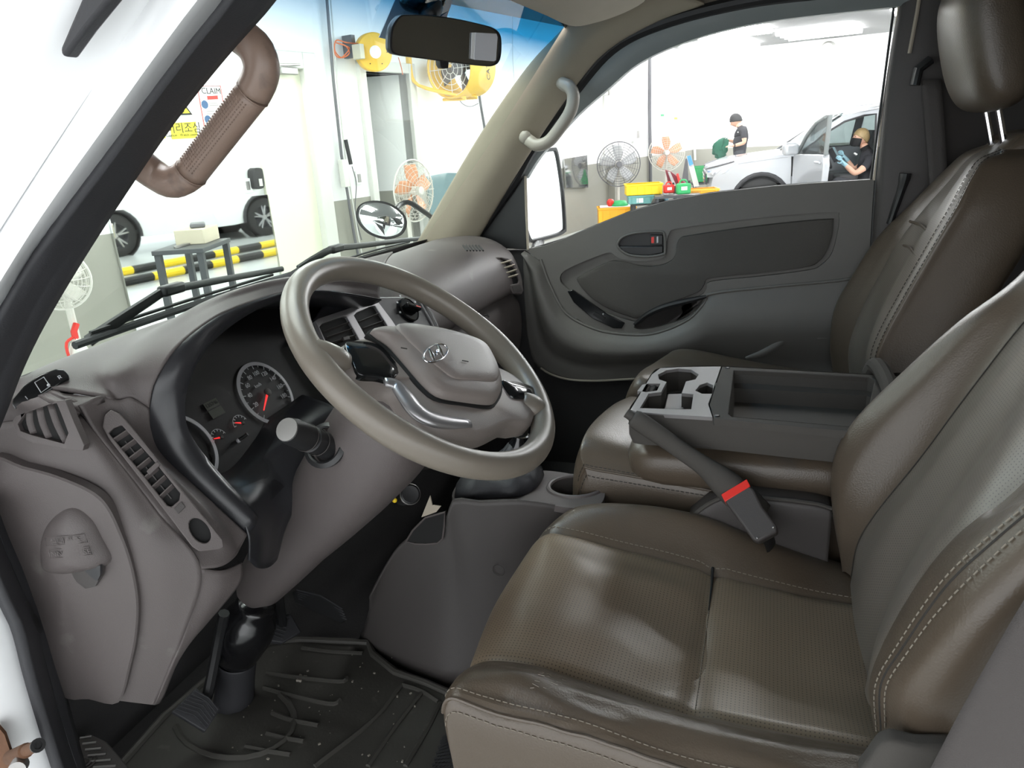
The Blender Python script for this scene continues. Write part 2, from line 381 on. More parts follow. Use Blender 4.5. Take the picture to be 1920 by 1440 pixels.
# ---------------------------------------------------------------- grab handles
gh = thing('grab_handle', 'brown ribbed-grip grab handle on the white driver-side front pillar', 'grab handle', P(360, 200, -.69))
X = -.675
path = spl([P(390, 25, -.70), P(418, 45, -.69), P(450, 66, X), P(478, 90, X), P(490, 122, X), P(487, 148, X), P(474, 175, X)], 16)
gr = spl([P(474, 175, X), P(358, 324, X)], 14)
lo = spl([P(358, 324, X), P(340, 337, X), P(318, 341, X), P(292, 328, X), P(262, 307, -.685), P(235, 290, -.70), P(215, 275, -.71)], 16)
MB().tube(path, .0156, 16).build('upper_arm', 'handle_tan', gh, sm=180)
MB().tube(lo, .0152, 16).build('lower_arm', 'handle_tan', gh, sm=180)
g = MB().tube(gr, .0150, 16).build('grip', 'handle_tan', gh, sm=180)
m = MB(); ax = (gr[-1]-gr[0]).normalized(); s1 = ax.cross(V((1, 0, 0))).normalized(); s2 = ax.cross(s1)
if s2.x > 0: s2 = -s2
for i in range(30):
    t = .06+.88*i/30
    for j in range(7):
        an = R(-36+12*j)*1.0 + R(95); c = gr[0].lerp(gr[-1], t); n = (s2*math.sin(an)+s1*math.cos(an))
        m.box(c+n*.0150, (.0014, .0014, .0008), Matrix((s1, ax, n)).transposed())
m.build('grip_knurling', 'handle_tan', g, sm=0, kind='stuff')
for q in (gr[0], gr[-1]):
    MB().tube([q-ax*.0005, q+ax*.0005], .0159, 16).build('joint_ring', 'handle_tan', gh)
gh = thing('grab_handle', 'pale grey grab handle on the beige passenger-side front pillar', 'grab handle', P(1030, 220, .63))
X = .615
pts = spl([P(1045, 150, .64), P(1057, 157, X), P(1069, 165, X-.01), P(1075, 182, X-.012), P(1068, 212, X-.012), P(1040, 253, X-.012), P(1024, 268, X-.012), P(1006, 272, X-.01), P(993, 264, X), P(980, 255, .64)], 40)
MB().tube(pts, .0155, 14).build('grip', 'handle_grey', gh, sm=180)
for q in ((1059, 159), (985, 257)):
    MB().ball(P(q[0], q[1], X-.004), (.012, .016, .016), 8).build('mount_cap', 'handle_grey', gh)
# ---------------------------------------------------------------- sun visor
sv = thing('sun_visor', 'beige folded sun visor above the windshield on the passenger side', 'sun visor', (.3, -.05, 1.74))
o = [(.0, .045, 1.735), (.25, .035, 1.735), (.47, .01, 1.722), (.525, -.03, 1.728), (.545, -.10, 1.745), (.50, -.16, 1.765), (.25, -.17, 1.77), (.0, -.17, 1.77), (-.03, -.1, 1.757), (-.03, .0, 1.742)]
m = MB(); m.prism(spl(o, 40, True), (0, -.004, .016)); m.build('pad', 'visor', sv, bev=.006, bseg=3)
MB().tube([(-.02, .04, 1.75), (.2, .05, 1.75), (.5, .02, 1.74), (.56, -.01, 1.74)], .005, 8).build('hinge_rod', 'visor', sv)
MB().lathe([(0, -.004), (.012, -.004), (.014, .0), (.014, .02), (0, .02)], P(1008, 6, .28), (0, 0, 1), 14).build('clip', 'visor', sv)
# ---------------------------------------------------------------- rear-view mirror
rm = thing('rear_view_mirror', 'black rear-view mirror with a white card stuck on its right end', 'mirror', PD(833, 20, 1.22))
pl = Pl(PD(833, 75, 1.22), (-.50, -.86, -.12))
out = [(745, 30), (760, 27), (800, 28), (850, 34), (900, 45), (925, 53), (937, 66), (939, 90), (936, 112), (926, 123), (905, 124), (850, 118), (790, 110), (745, 104), (730, 97), (727, 80), (731, 50)]
o3 = [pl(*q) for q in out]; c = sum(o3, V())/len(o3); nn = pl.n
def ins(l, k, off): return [c+(p-c)*k+nn*off for p in l]
lp = spl(o3, 64, True)
m = MB(); m.loft([ins(lp, .55, -.028), ins(lp, .85, -.024), ins(lp, .98, -.010), ins(lp, 1.0, .0), ins(lp, .985, .004), ins(lp, .955, .004), ins(lp, .945, .0015)], True); m.build('housing', 'black', rm)
m = MB(); m.add(ins(lp, .945, .0016), [tuple(range(64))]); m.build('glass', 'mirror_dark', rm, sm=0, label='dim mirror glass')
cp = Pl(pl(910, 88)+nn*.003, nn)
m = MB(); m.prism([cp(892, 61), cp(930, 63), cp(932, 70), cp(929, 113), cp(925, 115), cp(889, 112), cp(888, 108), cp(890, 64)], nn*.0018)
m.build('card', 'card', rm, bev=.0006, label='white card clipped on the mirror')
m = MB(); m.prism([cp(884, 61), cp(893, 61), cp(891, 112), cp(882, 110)], nn*.0012); m.build('card_edge', 'white', rm)
tb = [pl(824, 112), pl(842, 114), pl(841, 128), pl(829, 129), pl(825, 122)]
m = MB(); m.prism([p-nn*.012 for p in tb], nn*.012); m.build('dip_lever', 'black', rm, bev=.001)
b0 = pl(803, 34, -.022)
MB().tube(spl([b0, pl(806, 15, -.04), pl(800, -5, -.05), pl(795, -40, -.055)], 10), [.013, .014, .018, .022, .022, .022, .02, .018, .018, .02], 14).build('stem', 'black', rm, sm=180)
MB().ball(pl(775, 2, -.045), (.028, .022, .017), 10).build('mount_foot', 'gloss_black', rm)
MB().ball(pl(822, 2, -.04), (.012, .012, .012), 10).build('mount_ball', 'gloss_black', rm)
pc = thing('paper_flap', 'plain grey cardboard flap tucked behind the rear-view mirror', 'card', pl(740, 40, -.06))
m = MB(); q = [pl(745, -10, -.06), pl(860, -30, -.06), pl(835, 40, -.055), pl(730, 75, -.05), pl(711, 70, -.05)]
m.prism(q, nn*-.002); m.build('sheet', 'card', pc)
# ================================================================ DASHBOARD
db = thing('dashboard', 'taupe plastic dashboard with black instrument hood below the windshield', 'dashboard', (0, .4, .9))
# left end face towards the driver door
rows = [[(-60, 800, -.735), (60, 785, -.715), (120, 772, -.70), (152, 777, -.685)], [(-40, 900, -.735), (80, 880, -.72), (180, 867, -.70), (228, 872, -.683)],
        [(-15, 980, -.735), (110, 980, -.725), (230, 962, -.705), (300, 965, -.68)], [(15, 1060, -.735), (150, 1070, -.725), (280, 1067, -.705), (377, 1067, -.675)],
        [(55, 1170, -.735), (160, 1180, -.725), (270, 1185, -.707), (345, 1190, -.685)], [(105, 1300, -.735), (180, 1308, -.725), (240, 1316, -.71), (290, 1322, -.692)]]
G = sgrid([Ps(r) for r in rows], 28, 36)
G.append([p+V((.05, .03, 0)) for p in G[-1]])
MB().grid(G).build('end_panel', 'dash', db, solid=.004)
# fuse cover
fc = [(-20, 862, -.740), (42, 875, -.7345), (104, 892, -.728), (167, 919, -.722), (200, 948, -.7185), (225, 998, -.716), (246, 1057, -.7155), (258, 1123, -.7155), (256, 1186, -.716), (244, 1248, -.718), (221, 1318, -.72), (165, 1312, -.7285), (112, 1300, -.738), (60, 1170, -.741), (20, 1060, -.741), (-10, 980, -.741)]
e = spl(Ps(fc), 64, True); cc = P(120, 1100, -.7375)
rings = [[p+V((.012, .004, 0)) for p in e], [p+V((.001, 0, 0)) for p in e], [cc.lerp(p, .985)+V((-.001, 0, 0)) for p in e]] + [[cc.lerp(p, k)+V((-.0035*(1-k)-.001, 0, 0)) for p in e] for k in (.8, .5, .2, .02)]
cov = MB().loft(rings, True).build('fuse_cover', 'dash', db)
ou = [(80, 1040), (84, 990), (110, 955), (145, 943), (178, 965), (200, 1005), (217, 1047), (175, 1062), (130, 1068), (92, 1062)]
pts = [P(x, y, -.733+.00008*x) for x, y in ou]; e = spl(pts, 48, True); cc = P(150, 1035, -.724)
rings = []
for k in (1, .97, .9, .78, .6, .4, .2, .03):
    hgt = .026*(1-k**2.2)**.5
    rings.append([cc.lerp(p, k)+V((-hgt, -hgt*.25, 0)) for p in e])
hd = MB().loft(rings, True).build('pull_dome', 'dash', cov, sm=60)
for x0, y0, w_, s_ in ((117, 1015, 0, '실내 퓨즈'), (125, 1038, 0, 'INNER FUSE')):
    pp = Pl(P(x0, y0, -.7475), (-1, -.35, .1))
    fr = [pp(x0-32, y0-7), pp(x0+42, y0-13), pp(x0+48, y0+2), pp(x0-30, y0+9)]
    MB().tube(fr, .0004, 5, closed=True).build('embossed_frame', 'dash', hd)
    text(s_, .009, 'dash', hd, pp(x0+6, y0-1, .0004), pp(x0+42, y0-10)-pp(x0-32, y0-4), (0, 0, 1), .0002, 'embossed_lettering')
m = MB(); q = [P(x, y, -.7475+.00008*x) for x, y in ((128, 1068), (150, 1064), (190, 1058), (190, 1080), (178, 1100), (160, 1104), (142, 1090))]
m.prism(q, (.004, 0, 0)); m.build('pull_recess', 'dash_dark', cov)
m = MB(); q = [P(x, y, -.7495+.00008*x) for x, y in ((155, 1066), (188, 1060), (188, 1078), (182, 1090), (168, 1080))]; m.prism(q, (.003, 0, 0)); m.build('pull_slot', 'bezel', cov)
# driver-facing panel beside the instrument hood
rows = [[(150, 760, -.69), (190, 742, -.662), (222, 750, -.647), (247, 746, -.636), (280, 766, -.622)], [(175, 800, -.685), (205, 800, -.665), (240, 795, -.648), (262, 800, -.637), (285, 805, -.622)],
        [(228, 872, -.683), (255, 862, -.665), (278, 852, -.65), (292, 852, -.638), (305, 852, -.622)], [(300, 965, -.68), (330, 950, -.662), (355, 928, -.645), (366, 925, -.632), (378, 922, -.618)],
        [(345, 1025, -.677), (385, 1015, -.655), (410, 992, -.638), (420, 982, -.622), (432, 972, -.608)], [(377, 1067, -.675), (415, 1062, -.655), (440, 1045, -.633), (452, 1025, -.615), (464, 1002, -.6)]]
GF = sgrid([Ps(r) for r in rows], 24, 40); MB().grid(GF).build('side_vent_panel', 'dash', db, solid=.004)
rows = [[(377, 1067, -.675), (420, 1070, -.652), (456, 1055, -.62)], [(365, 1110, -.68), (410, 1110, -.66), (450, 1095, -.63)], [(345, 1190, -.685), (370, 1183, -.67), (388, 1170, -.655)], [(320, 1255, -.69), (332, 1245, -.68), (342, 1225, -.67)], [(290, 1322, -.692), (300, 1318, -.686), (308, 1305, -.68)]]
MB().grid(sgrid([Ps(r) for r in rows], 12, 20)).build('lower_corner', 'dash', db, solid=.004)
# side air vent strip
vp = Pl(P(265, 870, -.668), (P(238, 790, -.652)-P(204, 811, -.669)).cross(P(318, 955, -.667)-P(204, 811, -.669)))
if vp.n.dot(CAM-vp.p) < 0: vp.n = -vp.n
av = MB(); fo = [(192, 800), (196, 778), (208, 768), (225, 776), (240, 792), (330, 905), (418, 1012), (420, 1026), (412, 1030), (374, 1034), (360, 1025), (280, 920), (205, 824)]
fi = [(204, 812), (213, 803), (228, 797), (285, 860), (338, 925), (336, 938), (322, 950), (314, 948), (260, 880)]
air = plate([vp(*q, .004) for q in fo], [[vp(*q, .004) for q in fi], circ(vp(375, 995, .004), (vp(394, 1022)-vp(356, 968)).normalized(), vp.n.cross((vp(394, 1022)-vp(356, 968))).normalized(), (vp(390, 1017)-vp(360, 973)).length/2, 20, .0095)], -vp.n*.012)
av = air.build('vent_frame', 'dash', db, bev=.0012)
m = MB(); m.prism([vp(*q, -.004) for q in fo], -vp.n*.002); m.build('vent_backing', 'cavity', av)
for i in range(7):
    t = .10+.128*i; a = vp(204, 812).lerp(vp(316, 951), t); b = vp(228, 797).lerp(vp(339, 928), t)
    m = MB(); dirn = (vp(316, 951)-vp(204, 812)).normalized()
    M = Matrix(((b-a).normalized(), dirn, vp.n)).transposed()
    m.box(a.lerp(b, .5)+vp.n*-.001, ((b-a).length*1.04, .0016, .009), M @ Matrix.Rotation(R(28), 3, 'X')); m.build('slat', 'dash', av)
for t in (.25, .6, .85):
    a = vp(204, 812).lerp(vp(228, 797), .5)+(vp(316, 951)-vp(204, 812))*t
    MB().box(a-vp.n*.004, (.0012, .02, .004), M).build('rear_vane', 'dash_dark', av)
m = MB(); a = vp(288, 878, .002); m.box(a, (.016, .006, .007), M); m.build('vent_tab', 'dash', av, bev=.001)
m = MB(); a = vp(337, 952, .0045); m.box(a, (.011, .008, .002), M); m.build('blank_switch', 'dash_dark', av, bev=.0006)
# demister vent at the corner
dp = Pl(P(90, 800, -.717), (P(150, 780, -.70)-P(25, 800, -.728)).cross(P(115, 840, -.717)-P(60, 765, -.717)))
if dp.n.dot(CAM-dp.p) < 0: dp.n = -dp.n
fo = [(22, 792), (30, 780), (62, 768), (108, 752), (122, 750), (138, 790), (158, 835), (155, 845), (140, 845), (60, 830), (34, 818)]
fi = [(33, 795), (48, 774), (88, 760), (106, 756), (114, 775), (128, 812), (120, 832), (60, 816), (38, 808)]
dm = plate([dp(*q, .005) for q in fo], [[dp(*q, .005) for q in fi]], -dp.n*.012).build('demister_frame', 'dash', db, bev=.0012)
m = MB(); m.prism([dp(*q, -.002) for q in fi], -dp.n*.002); m.build('demister_backing', 'cavity', dm)
for t, b in (((49, 772), (57, 814)), ((68, 766), (86, 822)), ((89, 760), (118, 830))):
    a = dp(*t, .003); c = dp((t[0]+b[0])/2-3, (t[1]+b[1])/2, .003); e = dp(*b, .003); q = spl([a, c, e], 8); s_ = dp(95, 795)-dp(82, 797)
    m = MB(); m.grid([q, [p-dp.n*.009+s_.normalized()*.008 for p in q]]); m.build('demister_blade', 'dash', dm, solid=.0012)
# dash top in front of the driver
outer = [(280, 765, -.622), (290, 715, -.615), (330, 650, -.58), (400, 595, -.51), (470, 565, -.44), (530, 548, -.37), (605, 545, -.28), (667, 552, -.19), (713, 561, -.12)]
valley = [(247, 745, -.635), (255, 700, -.62), (302, 640, -.575), (385, 582, -.50), (460, 552, -.43), (530, 535, -.36), (602, 534, -.275), (665, 540, -.19), (712, 548, -.12)]
crest = [(222, 750, -.645), (206, 702, -.64), (250, 650, -.58), (362, 576, -.49), (450, 540, -.42), (530, 521, -.345), (605, 514, -.255), (668, 515, -.175), (715, 516, -.10)]
shelf = [(190, 742, -.66), (172, 690, -.63), (235, 640, -.55), (350, 592, -.43), (448, 560, -.34), (545, 530, -.245), (625, 506, -.13), (680, 494, -.05), (725, 486, .02)]
glas = [(58, 724, -.685), (72, 692, -.645), (180, 648, -.545), (300, 605, -.44), (420, 568, -.33), (545, 527, -.2), (640, 498, -.07), (690, 484, .02), (735, 472, .12)]
glas3 = Ps(glas)
MB().grid(sgrid([Ps(outer), Ps(valley), Ps(crest), Ps(shelf), glas3, [p+V((0, .05, -.03)) for p in glas3]], 70, 36)).build('top_pad', 'dash', db, solid=.004)
rows = [[(-70, 800, -.735), (20, 795, -.72), (118, 768, -.70), (150, 775, -.69)], [(-60, 780, -.735), (15, 772, -.72), (100, 750, -.69), (150, 762, -.682)], [(-40, 745, -.725), (0, 742, -.715), (60, 724, -.684), (120, 742, -.682)], [(-20, 700, -.71), (10, 702, -.69), (40, 706, -.675), (72, 692, -.645)]]
MB().grid(sgrid([Ps(r) for r in rows], 16, 16)).build('corner_shelf', 'dash', db, solid=.004)
MB().grid(sgrid([Ps([(50, 730, -.69), (100, 755, -.695), (152, 766, -.688)]), Ps([(58, 722, -.686), (125, 738, -.674), (195, 746, -.662)])], 10, 5)).build('corner_filler', 'dash', db, solid=.006)
# passenger side of the dash
prof = [(.50, 1.215), (.46, 1.236), (.38, 1.247), (.30, 1.238), (.245, 1.205), (.222, 1.16), (.213, 1.125), (.22, 1.108), (.245, 1.10), (.245, 1.09), (.226, 1.06), (.222, 1.0), (.24, .92), (.30, .86), (.42, .83)]
G = []
for x, dy in ((-.10, .075), (-.04, .03), (.08, .012), (.25, .005), (.45, 0), (.56, -.005), (.625, -.012), (.655, .01), (.665, .08)):
    G.append([V((x, y+(dy if y < .4 else dy*.3), z)) for y, z in prof])
MB().grid(sgrid(G, 60, 40)).build('passenger_pad', 'dash', db, solid=.003)
# passenger vent
pv = Pl(P(950, 512, .558), (-.45, -.85, .28))
fo = [(915, 486), (935, 481), (952, 483), (968, 495), (978, 520), (982, 545), (978, 552), (962, 550), (948, 530), (938, 508)]
fi = [(928, 488), (940, 484), (955, 490), (967, 505), (974, 526), (972, 531), (958, 534), (950, 520), (942, 505)]
vf = plate([pv(*q, .004) for q in fo], [[pv(*q, .004) for q in fi]], -pv.n*.012).build('passenger_vent_frame', 'dash', db, bev=.0015)
m = MB(); m.prism([pv(*q, -.002) for q in fi], -pv.n*.002); m.build('vent_backing', 'cavity', vf)
for a, b in (((933, 497), (957, 490)), ((939, 507), (964, 499)), ((944, 516), (968, 508)), ((949, 524), (971, 517))):
    a, b = pv(*a), pv(*b); m = MB(); m.grid([[a, b], [a+V((0, 0, .004))-pv.n*-.004, b+V((0, 0, .004))-pv.n*-.004], ]); m.build('slat', 'visor', vf, solid=.002)
m = MB(); q = [pv(x, y, .005) for x, y in ((960, 537), (975, 534), (978, 546), (964, 550))]; m.prism(q, pv.n*.001); m.build('vent_wheel', 'dash_dark', vf)
tv = Pl(V((.52, .36, 1.256)), (0, -.08, 1))
for i in range(6):
    a = tv(868+6*i, 460); b = tv(876+6*i, 470); MB().tube([a, b], .0022, 6).build('defroster_slot', 'cavity', db)
# glove box latch and brand-free details
m = MB(); m.tube(Ps([(908, 592), (914, 590), (917, 595)], .30), .002, 6); m.build('glovebox_latch', 'black', db)
m = MB(); m.ball(P(900, 650, .2), .010, 8); m.build('coat_hook', 'dash', db)
# ---- black instrument hood
inner = [(480, 968, -.575), (397, 877, -.588), (353, 817, -.592), (343, 777, -.592), (347, 733, -.58), (370, 677, -.555), (410, 630, -.50), (467, 590, -.43), (530, 563, -.36), (590, 557, -.28), (660, 562, -.19), (705, 570, -.12)]
out2 = [(464, 1003, -.600), (378, 922, -.618), (310, 858, -.624), (283, 800, -.624), (280, 760, -.622), (290, 715, -.614), (330, 650, -.58), (400, 595, -.51), (470, 565, -.44), (530, 548, -.37), (605, 545, -.28), (713, 561, -.12)]
o_ = spl(Ps(out2), 60, arc=True); i_ = spl(Ps(inner), 60, arc=True)
rr = [[p+V((0, .03, -.004)) for p in o_], [p+V((0, .004, .0)) for p in o_]]
for k in (.2, .4, .6, .8, 1):
    b_ = .010*math.sin(math.pi*min(1, k*.8)); rr.append([p.lerp(q, k)+V((-b_*.3, -b_, b_*.5)) for p, q in zip(o_, i_)])
rr += [[p+V((.004, .012, -.004)) for p in i_], [p+V((.02, .08, -.02)) for p in i_], [p+V((.03, .15, -.04)) for p in i_]]
hood = MB().grid(rr).build('instrument_hood', 'bezel', db, sm=60, solid=.003, label='black curved hood around the gauges')
low = [[(397, 875, -.588), (425, 894, -.545), (508, 840, -.46), (580, 790, -.39), (621, 760, -.34)], [(412, 898, -.59), (440, 912, -.552), (514, 862, -.468), (588, 812, -.398), (635, 785, -.35)],
       [(440, 940, -.594), (472, 945, -.56), (520, 915, -.49), (575, 880, -.44), (620, 850, -.40)], [(466, 1000, -.600), (490, 1000, -.575), (512, 990, -.53), (530, 980, -.50), (545, 970, -.48)], [(468, 1050, -.605), (485, 1065, -.585), (500, 1065, -.55), (510, 1060, -.53), (520, 1050, -.51)]]
lw = [Ps(r) for r in low]
MB().grid(sgrid([[p+V((0, .05, .015)) for p in lw[0]]]+lw, 30, 24)).build('lower_hood', 'bezel', db, sm=60, solid=.003)
# ---- instrument cluster
ct = R(60); cn = V((0, -math.sin(ct), math.cos(ct))); cx = V((1, 0, 0)); cy = cn.cross(cx)
cp = Pl(P(499, 737, -.385), cn)
def dial(px, py, off=.001): return cp(px, py, off)
m = MB(); m.prism([cp(270, 900, -.002), cp(460, 1010, -.002), cp(760, 700, -.002), cp(560, 500, -.002), cp(330, 640, -.002)], -cn*.004); face = m.build('gauge_cluster', 'dial_face', db, label='black gauge cluster face')
def ring(c, r0, r1, mt, par, a0=0, a1=360, n=64, th=.0012, nm='gauge_ring', up=0):
    m = MB(); lo = []
    for k in range(n+1):
        a = R(a0+(a1-a0)*k/n); d = cx*math.cos(a)+cy*math.sin(a)
        lo.append([c+d*r0+cn*up, c+d*r0+cn*(th+up), c+d*r1+cn*(th*.6+up), c+d*r1+cn*up])
    m.grid(lo); return m.build(nm, mt, par)
sc = dial(499, 737)
ring(sc, .0470, .0525, 'dial_ring', face, -10, 235)
ring(sc, .0470, .0525, 'dial_ring', face, 310, 350)
ta = dial(343, 846); ring(ta, .0470, .0525, 'dial_ring', face, -60, 60)
def ticks(c, r0, r1, angs, mt, par, w_=.0011, nm='gauge_ticks'):
    m = MB()
    for a in angs:
        a = R(a); d = cx*math.cos(a)+cy*math.sin(a); s_ = cn.cross(d); m.box(c+d*(r0+r1)/2+cn*.0006, (r1-r0, w_, .0004), Matrix((d, s_, cn)).transposed())
    return m.build(nm, mt, par, kind='stuff', sm=0)
A0, A1 = 222, -30
ticks(sc, .041, .0465, [A0+(A1-A0)*k/9 for k in range(10)], 'gauge_white', face)
ticks(sc, .0435, .0465, [A0+(A1-A0)*(k+.5)/9 for k in range(9)], 'gauge_white', face, .0007)
for k in range(1, 10):
    a = R(A0+(A1-A0)*k/9); text(str(20*k), .0095, 'gauge_white', face, sc+(cx*math.cos(a)+cy*math.sin(a))*.0335+cn*.0005, cx, cy, .0002, 'gauge_number')
text('km/h', .0075, 'gauge_white', face, sc-cx*.006+cy*.016+cn*.0005, cx, cy, .0002, 'gauge_lettering')
def needle(c, a, ln, par, hub=.006, w0=.0022):
    d = cx*math.cos(R(a))+cy*math.sin(R(a)); s_ = cn.cross(d)
    m = MB(); m.prism([c-d*ln*.15+s_*w0+cn*.003, c+d*ln+s_*w0*.35+cn*.003, c+d*ln-s_*w0*.35+cn*.003, c-d*ln*.15-s_*w0+cn*.003], cn*.001); m.build('needle', 'red_dial', par, sm=0)
    MB().lathe([(hub, .002), (hub, .005), (hub*.7, .006), (0, .006)], c, cn, 16).build('needle_hub', 'dash_dark', par)
needle(sc, 216, .036, face)
for (x, y, an) in ((452, 795, 155), (412, 822, 165)):
    c = dial(x, y); ring(c, .0135, .0142, 'gauge_white', face, 10, 180, 20, .0004); ticks(c, .0105, .0138, [20+26*k for k in range(7)], 'gauge_white', face); needle(c, an, .013, face, .003, .0014)
lc = dial(402, 766); m = MB(); M = Matrix((cx, cy, cn)).transposed(); m.box(lc+cy*.007, (.026, .011, .0006), M); m.box(lc-cy*.006, (.026, .012, .0006), M); m.build('odometer_display', 'lcd', face, sm=0)
for x, y, l in ((545, 768, .016), (447, 826, .016)):
    p = dial(x, y); d = (cn*.8+V((.5, -.2, .2))).normalized(); MB().tube([p-d*.004, p+d*l], .0027, 10).build('trip_stem', 'black', face); MB().ball(p, .0035, 6).build('trip_base', 'dial_ring', face)
text('135246', .008, 'dial_face', face, lc+cy*.007+cn*.0006, cx, cy, .0002, 'odometer_digits')
m = MB(); m.prism([cp(300, 880, .016), cp(460, 990, .016), cp(740, 690, .016), cp(560, 540, .016), cp(350, 640, .016)], cn*.001); m.build('cluster_lens', 'cluster_glass', db, sm=0)
# ---- centre stack
cs = Pl(P(655, 600, -.145), (-.10, -math.sin(R(60)), math.cos(R(60))))
pan = [(560, 640), (592, 596), (622, 552), (660, 550), (706, 556), (745, 556), (792, 558), (815, 590), (842, 655), (870, 740), (820, 800), (640, 760)]
m = MB(); m.prism([cs(x, y, -.004) for x, y in pan], -cs.n*.01); stack = m.build('centre_panel', 'bezel', db, bev=.003, label='black centre panel with vents and climate knobs')
so = [(592, 601), (597, 597), (640, 583), (692, 565), (702, 562), (710, 567), (735, 600), (757, 633), (770, 670), (640, 690), (615, 655)]
hl = [(599, 613), (604, 607), (645, 593), (651, 594), (664, 618), (678, 645), (676, 668), (630, 668), (612, 642)]
hr = [(664, 592), (668, 587), (697, 574), (704, 574), (722, 602), (738, 630), (742, 660), (705, 662), (688, 634)]
sf = plate([cs(*q, .004) for q in so], [[cs(*q, .004) for q in hl], [cs(*q, .004) for q in hr]], -cs.n*.012).build('vent_surround', 'silver', stack, bev=.001, label='silver vent surround')
for hh, (l0, l1, r0, r1) in ((hl, ((599, 613), (630, 668), (649, 593), (682, 655))), (hr, ((665, 592), (703, 656), (702, 574), (746, 648)))):
    m = MB(); m.prism([cs(*q, -.002) for q in hh], -cs.n*.0015); m.build('vent_backing', 'cavity', sf)
    for k in range(1, 6):
        t = k/5.2; a = cs(*l0).lerp(cs(*l1), t); b = cs(*r0).lerp(cs(*r1), t); d = (b-a).normalized(); u_ = cs.n.cross(d)
        m = MB(); m.box(a.lerp(b, .5)+cs.n*.0005, ((b-a).length, .0012, .006), Matrix((d, u_, cs.n)).transposed() @ Matrix.Rotation(R(-20), 3, 'X')); m.build('slat', 'dash_dark', sf)
    a = cs(*l0).lerp(cs(*r1), .55); MB().box(a+cs.n*.004, (.016, .007, .005), Matrix((d, u_, cs.n)).transposed()).build('vent_tab', 'dash_dark', sf, bev=.001)
kx = (cs(800, 565)-cs(735, 585)).normalized(); ky = cs.n.cross(kx)
for x, y, rr_, an in ((766, 581, .026, -25), (806, 640, .026, -70)):
    c = cs(x, y, -.002); kb = MB().lathe([(rr_, 0), (rr_, .003), (rr_*.9, .0045), (rr_*.9, .003), (0, .003)], c, cs.n, 32).build('climate_knob', 'gloss_black', stack)
    d = kx*math.cos(R(an))+ky*math.sin(R(an)); s_ = cs.n.cross(d)
    m = MB(); m.box(c+cs.n*.011, (rr_*1.5, .009, .016), Matrix((d, s_, cs.n)).transposed()); m.build('knob_grip', 'gloss_black', kb, bev=.003, bseg=3)
    MB().box(c+cs.n*.0195+d*rr_*.35, (.012, .0022, .0006), Matrix((d, s_, cs.n)).transposed()).build('knob_pointer', 'red' if y < 600 else 'white', kb)
    for k in range(5):
        a = R(20+40*k+an+25); e = c+(kx*math.cos(a)+ky*math.sin(a))*rr_*1.22+cs.n*.0025
        MB().box(e, (.005, .0035, .0004), Matrix((kx, ky, cs.n)).transposed()).build('knob_icon', 'gauge_white', stack, sm=0)
m = MB(); c = cs(780, 623, -.003); m.box(c, (.013, .016, .002), Matrix((kx, ky, cs.n)).transposed()); hz = m.build('hazard_button', 'black', stack, bev=.0006)
MB().tube([c+cs.n*.0014+ky*.004, c+cs.n*.0014-ky*.002-kx*.004, c+cs.n*.0014-ky*.002+kx*.004], .0004, 4, closed=True).build('hazard_icon', 'gauge_white', hz)
MB().tube(spl([cs(788, 558, .001), cs(812, 600, .001), cs(832, 645, .001), cs(846, 690, .001)], 10), .0035, 6).build('silver_strip', 'silver', stack)
m = MB(); m.grid([[P(760, 690, -.05), P(860, 680, .02)], [P(790, 880, -.02), P(900, 860, .05)]]); m.build('lower_stack', 'dash_dark', db, solid=.004)
m = MB(); m.grid([[V((x, y, z)) for x in (-.34, -.2, .0, .2, .62)] for y, z in ((.27, 1.06), (.30, .95), (.42, .86), (.5, .84))]); m.build('knee_panel', 'dash_dark', db, solid=.004)
# ---------------------------------------------------------------- small things on the dash
pd = thing('parking_display', 'slim black curved parking display on the dashboard corner', 'display', P(80, 755, -.69))
pp = Pl(P(80, 728, -.685), (-.5, -.62, .6))
o = [(22, 758), (24, 748), (45, 722), (75, 702), (105, 691), (118, 692), (127, 700), (130, 707), (100, 728), (60, 752), (42, 765), (28, 768)]
m = MB(); m.prism([pp(*q) for q in o], -pp.n*.014); m.build('case', 'gloss_black', pd, bev=.0015)
sq = [pp(x, y, .0006) for x, y in ((65, 717), (82, 707), (94, 724), (77, 736))]
MB().tube(sq, .0006, 4, closed=True).build('square_mark', 'gauge_white', pd)
xd = pp(118, 705)-pp(40, 755)
text('L', .008, 'gauge_white', pd, pp(52, 746, .0006), xd, (0, 0, 1), .0002); text('R', .008, 'gauge_white', pd, pp(113, 708, .0006), xd, (0, 0, 1), .0002)
MB().ball(pp(91, 722, .0005), .0018, 6).build('indicator_dot', 'gauge_white', pd)
MB().tube(spl([pp(25, 756, -.006), P(12, 770, -.70), P(0, 785, -.72), P(-25, 800, -.73)], 8), .0014, 6).build('cable', 'black', pd)
ck = thing('cork_stick', 'stubby tan cork stick lying on top of the instrument hood', 'cork stick', P(485, 560, -.40))
a, b = P(466, 553, -.405), P(506, 541, -.365); a += V((0, 0, .002)); b += V((0, 0, .002))
d = (b-a).normalized()
MB().lathe([(0, 0), (.0075, .0), (.0088, .0015), (.0088, .012), (.0082, .014), (.0088, .017), (.0088, (b-a).length-.004), (.0072, (b-a).length), (0, (b-a).length)], a, d, 20).build('body', 'cork', ck)
MB().tube([a-d*.0006+V((0, 0, .004)), a-d*.0006-V((0, 0, .002))], .0005, 4).build('end_slit', 'rust', ck)
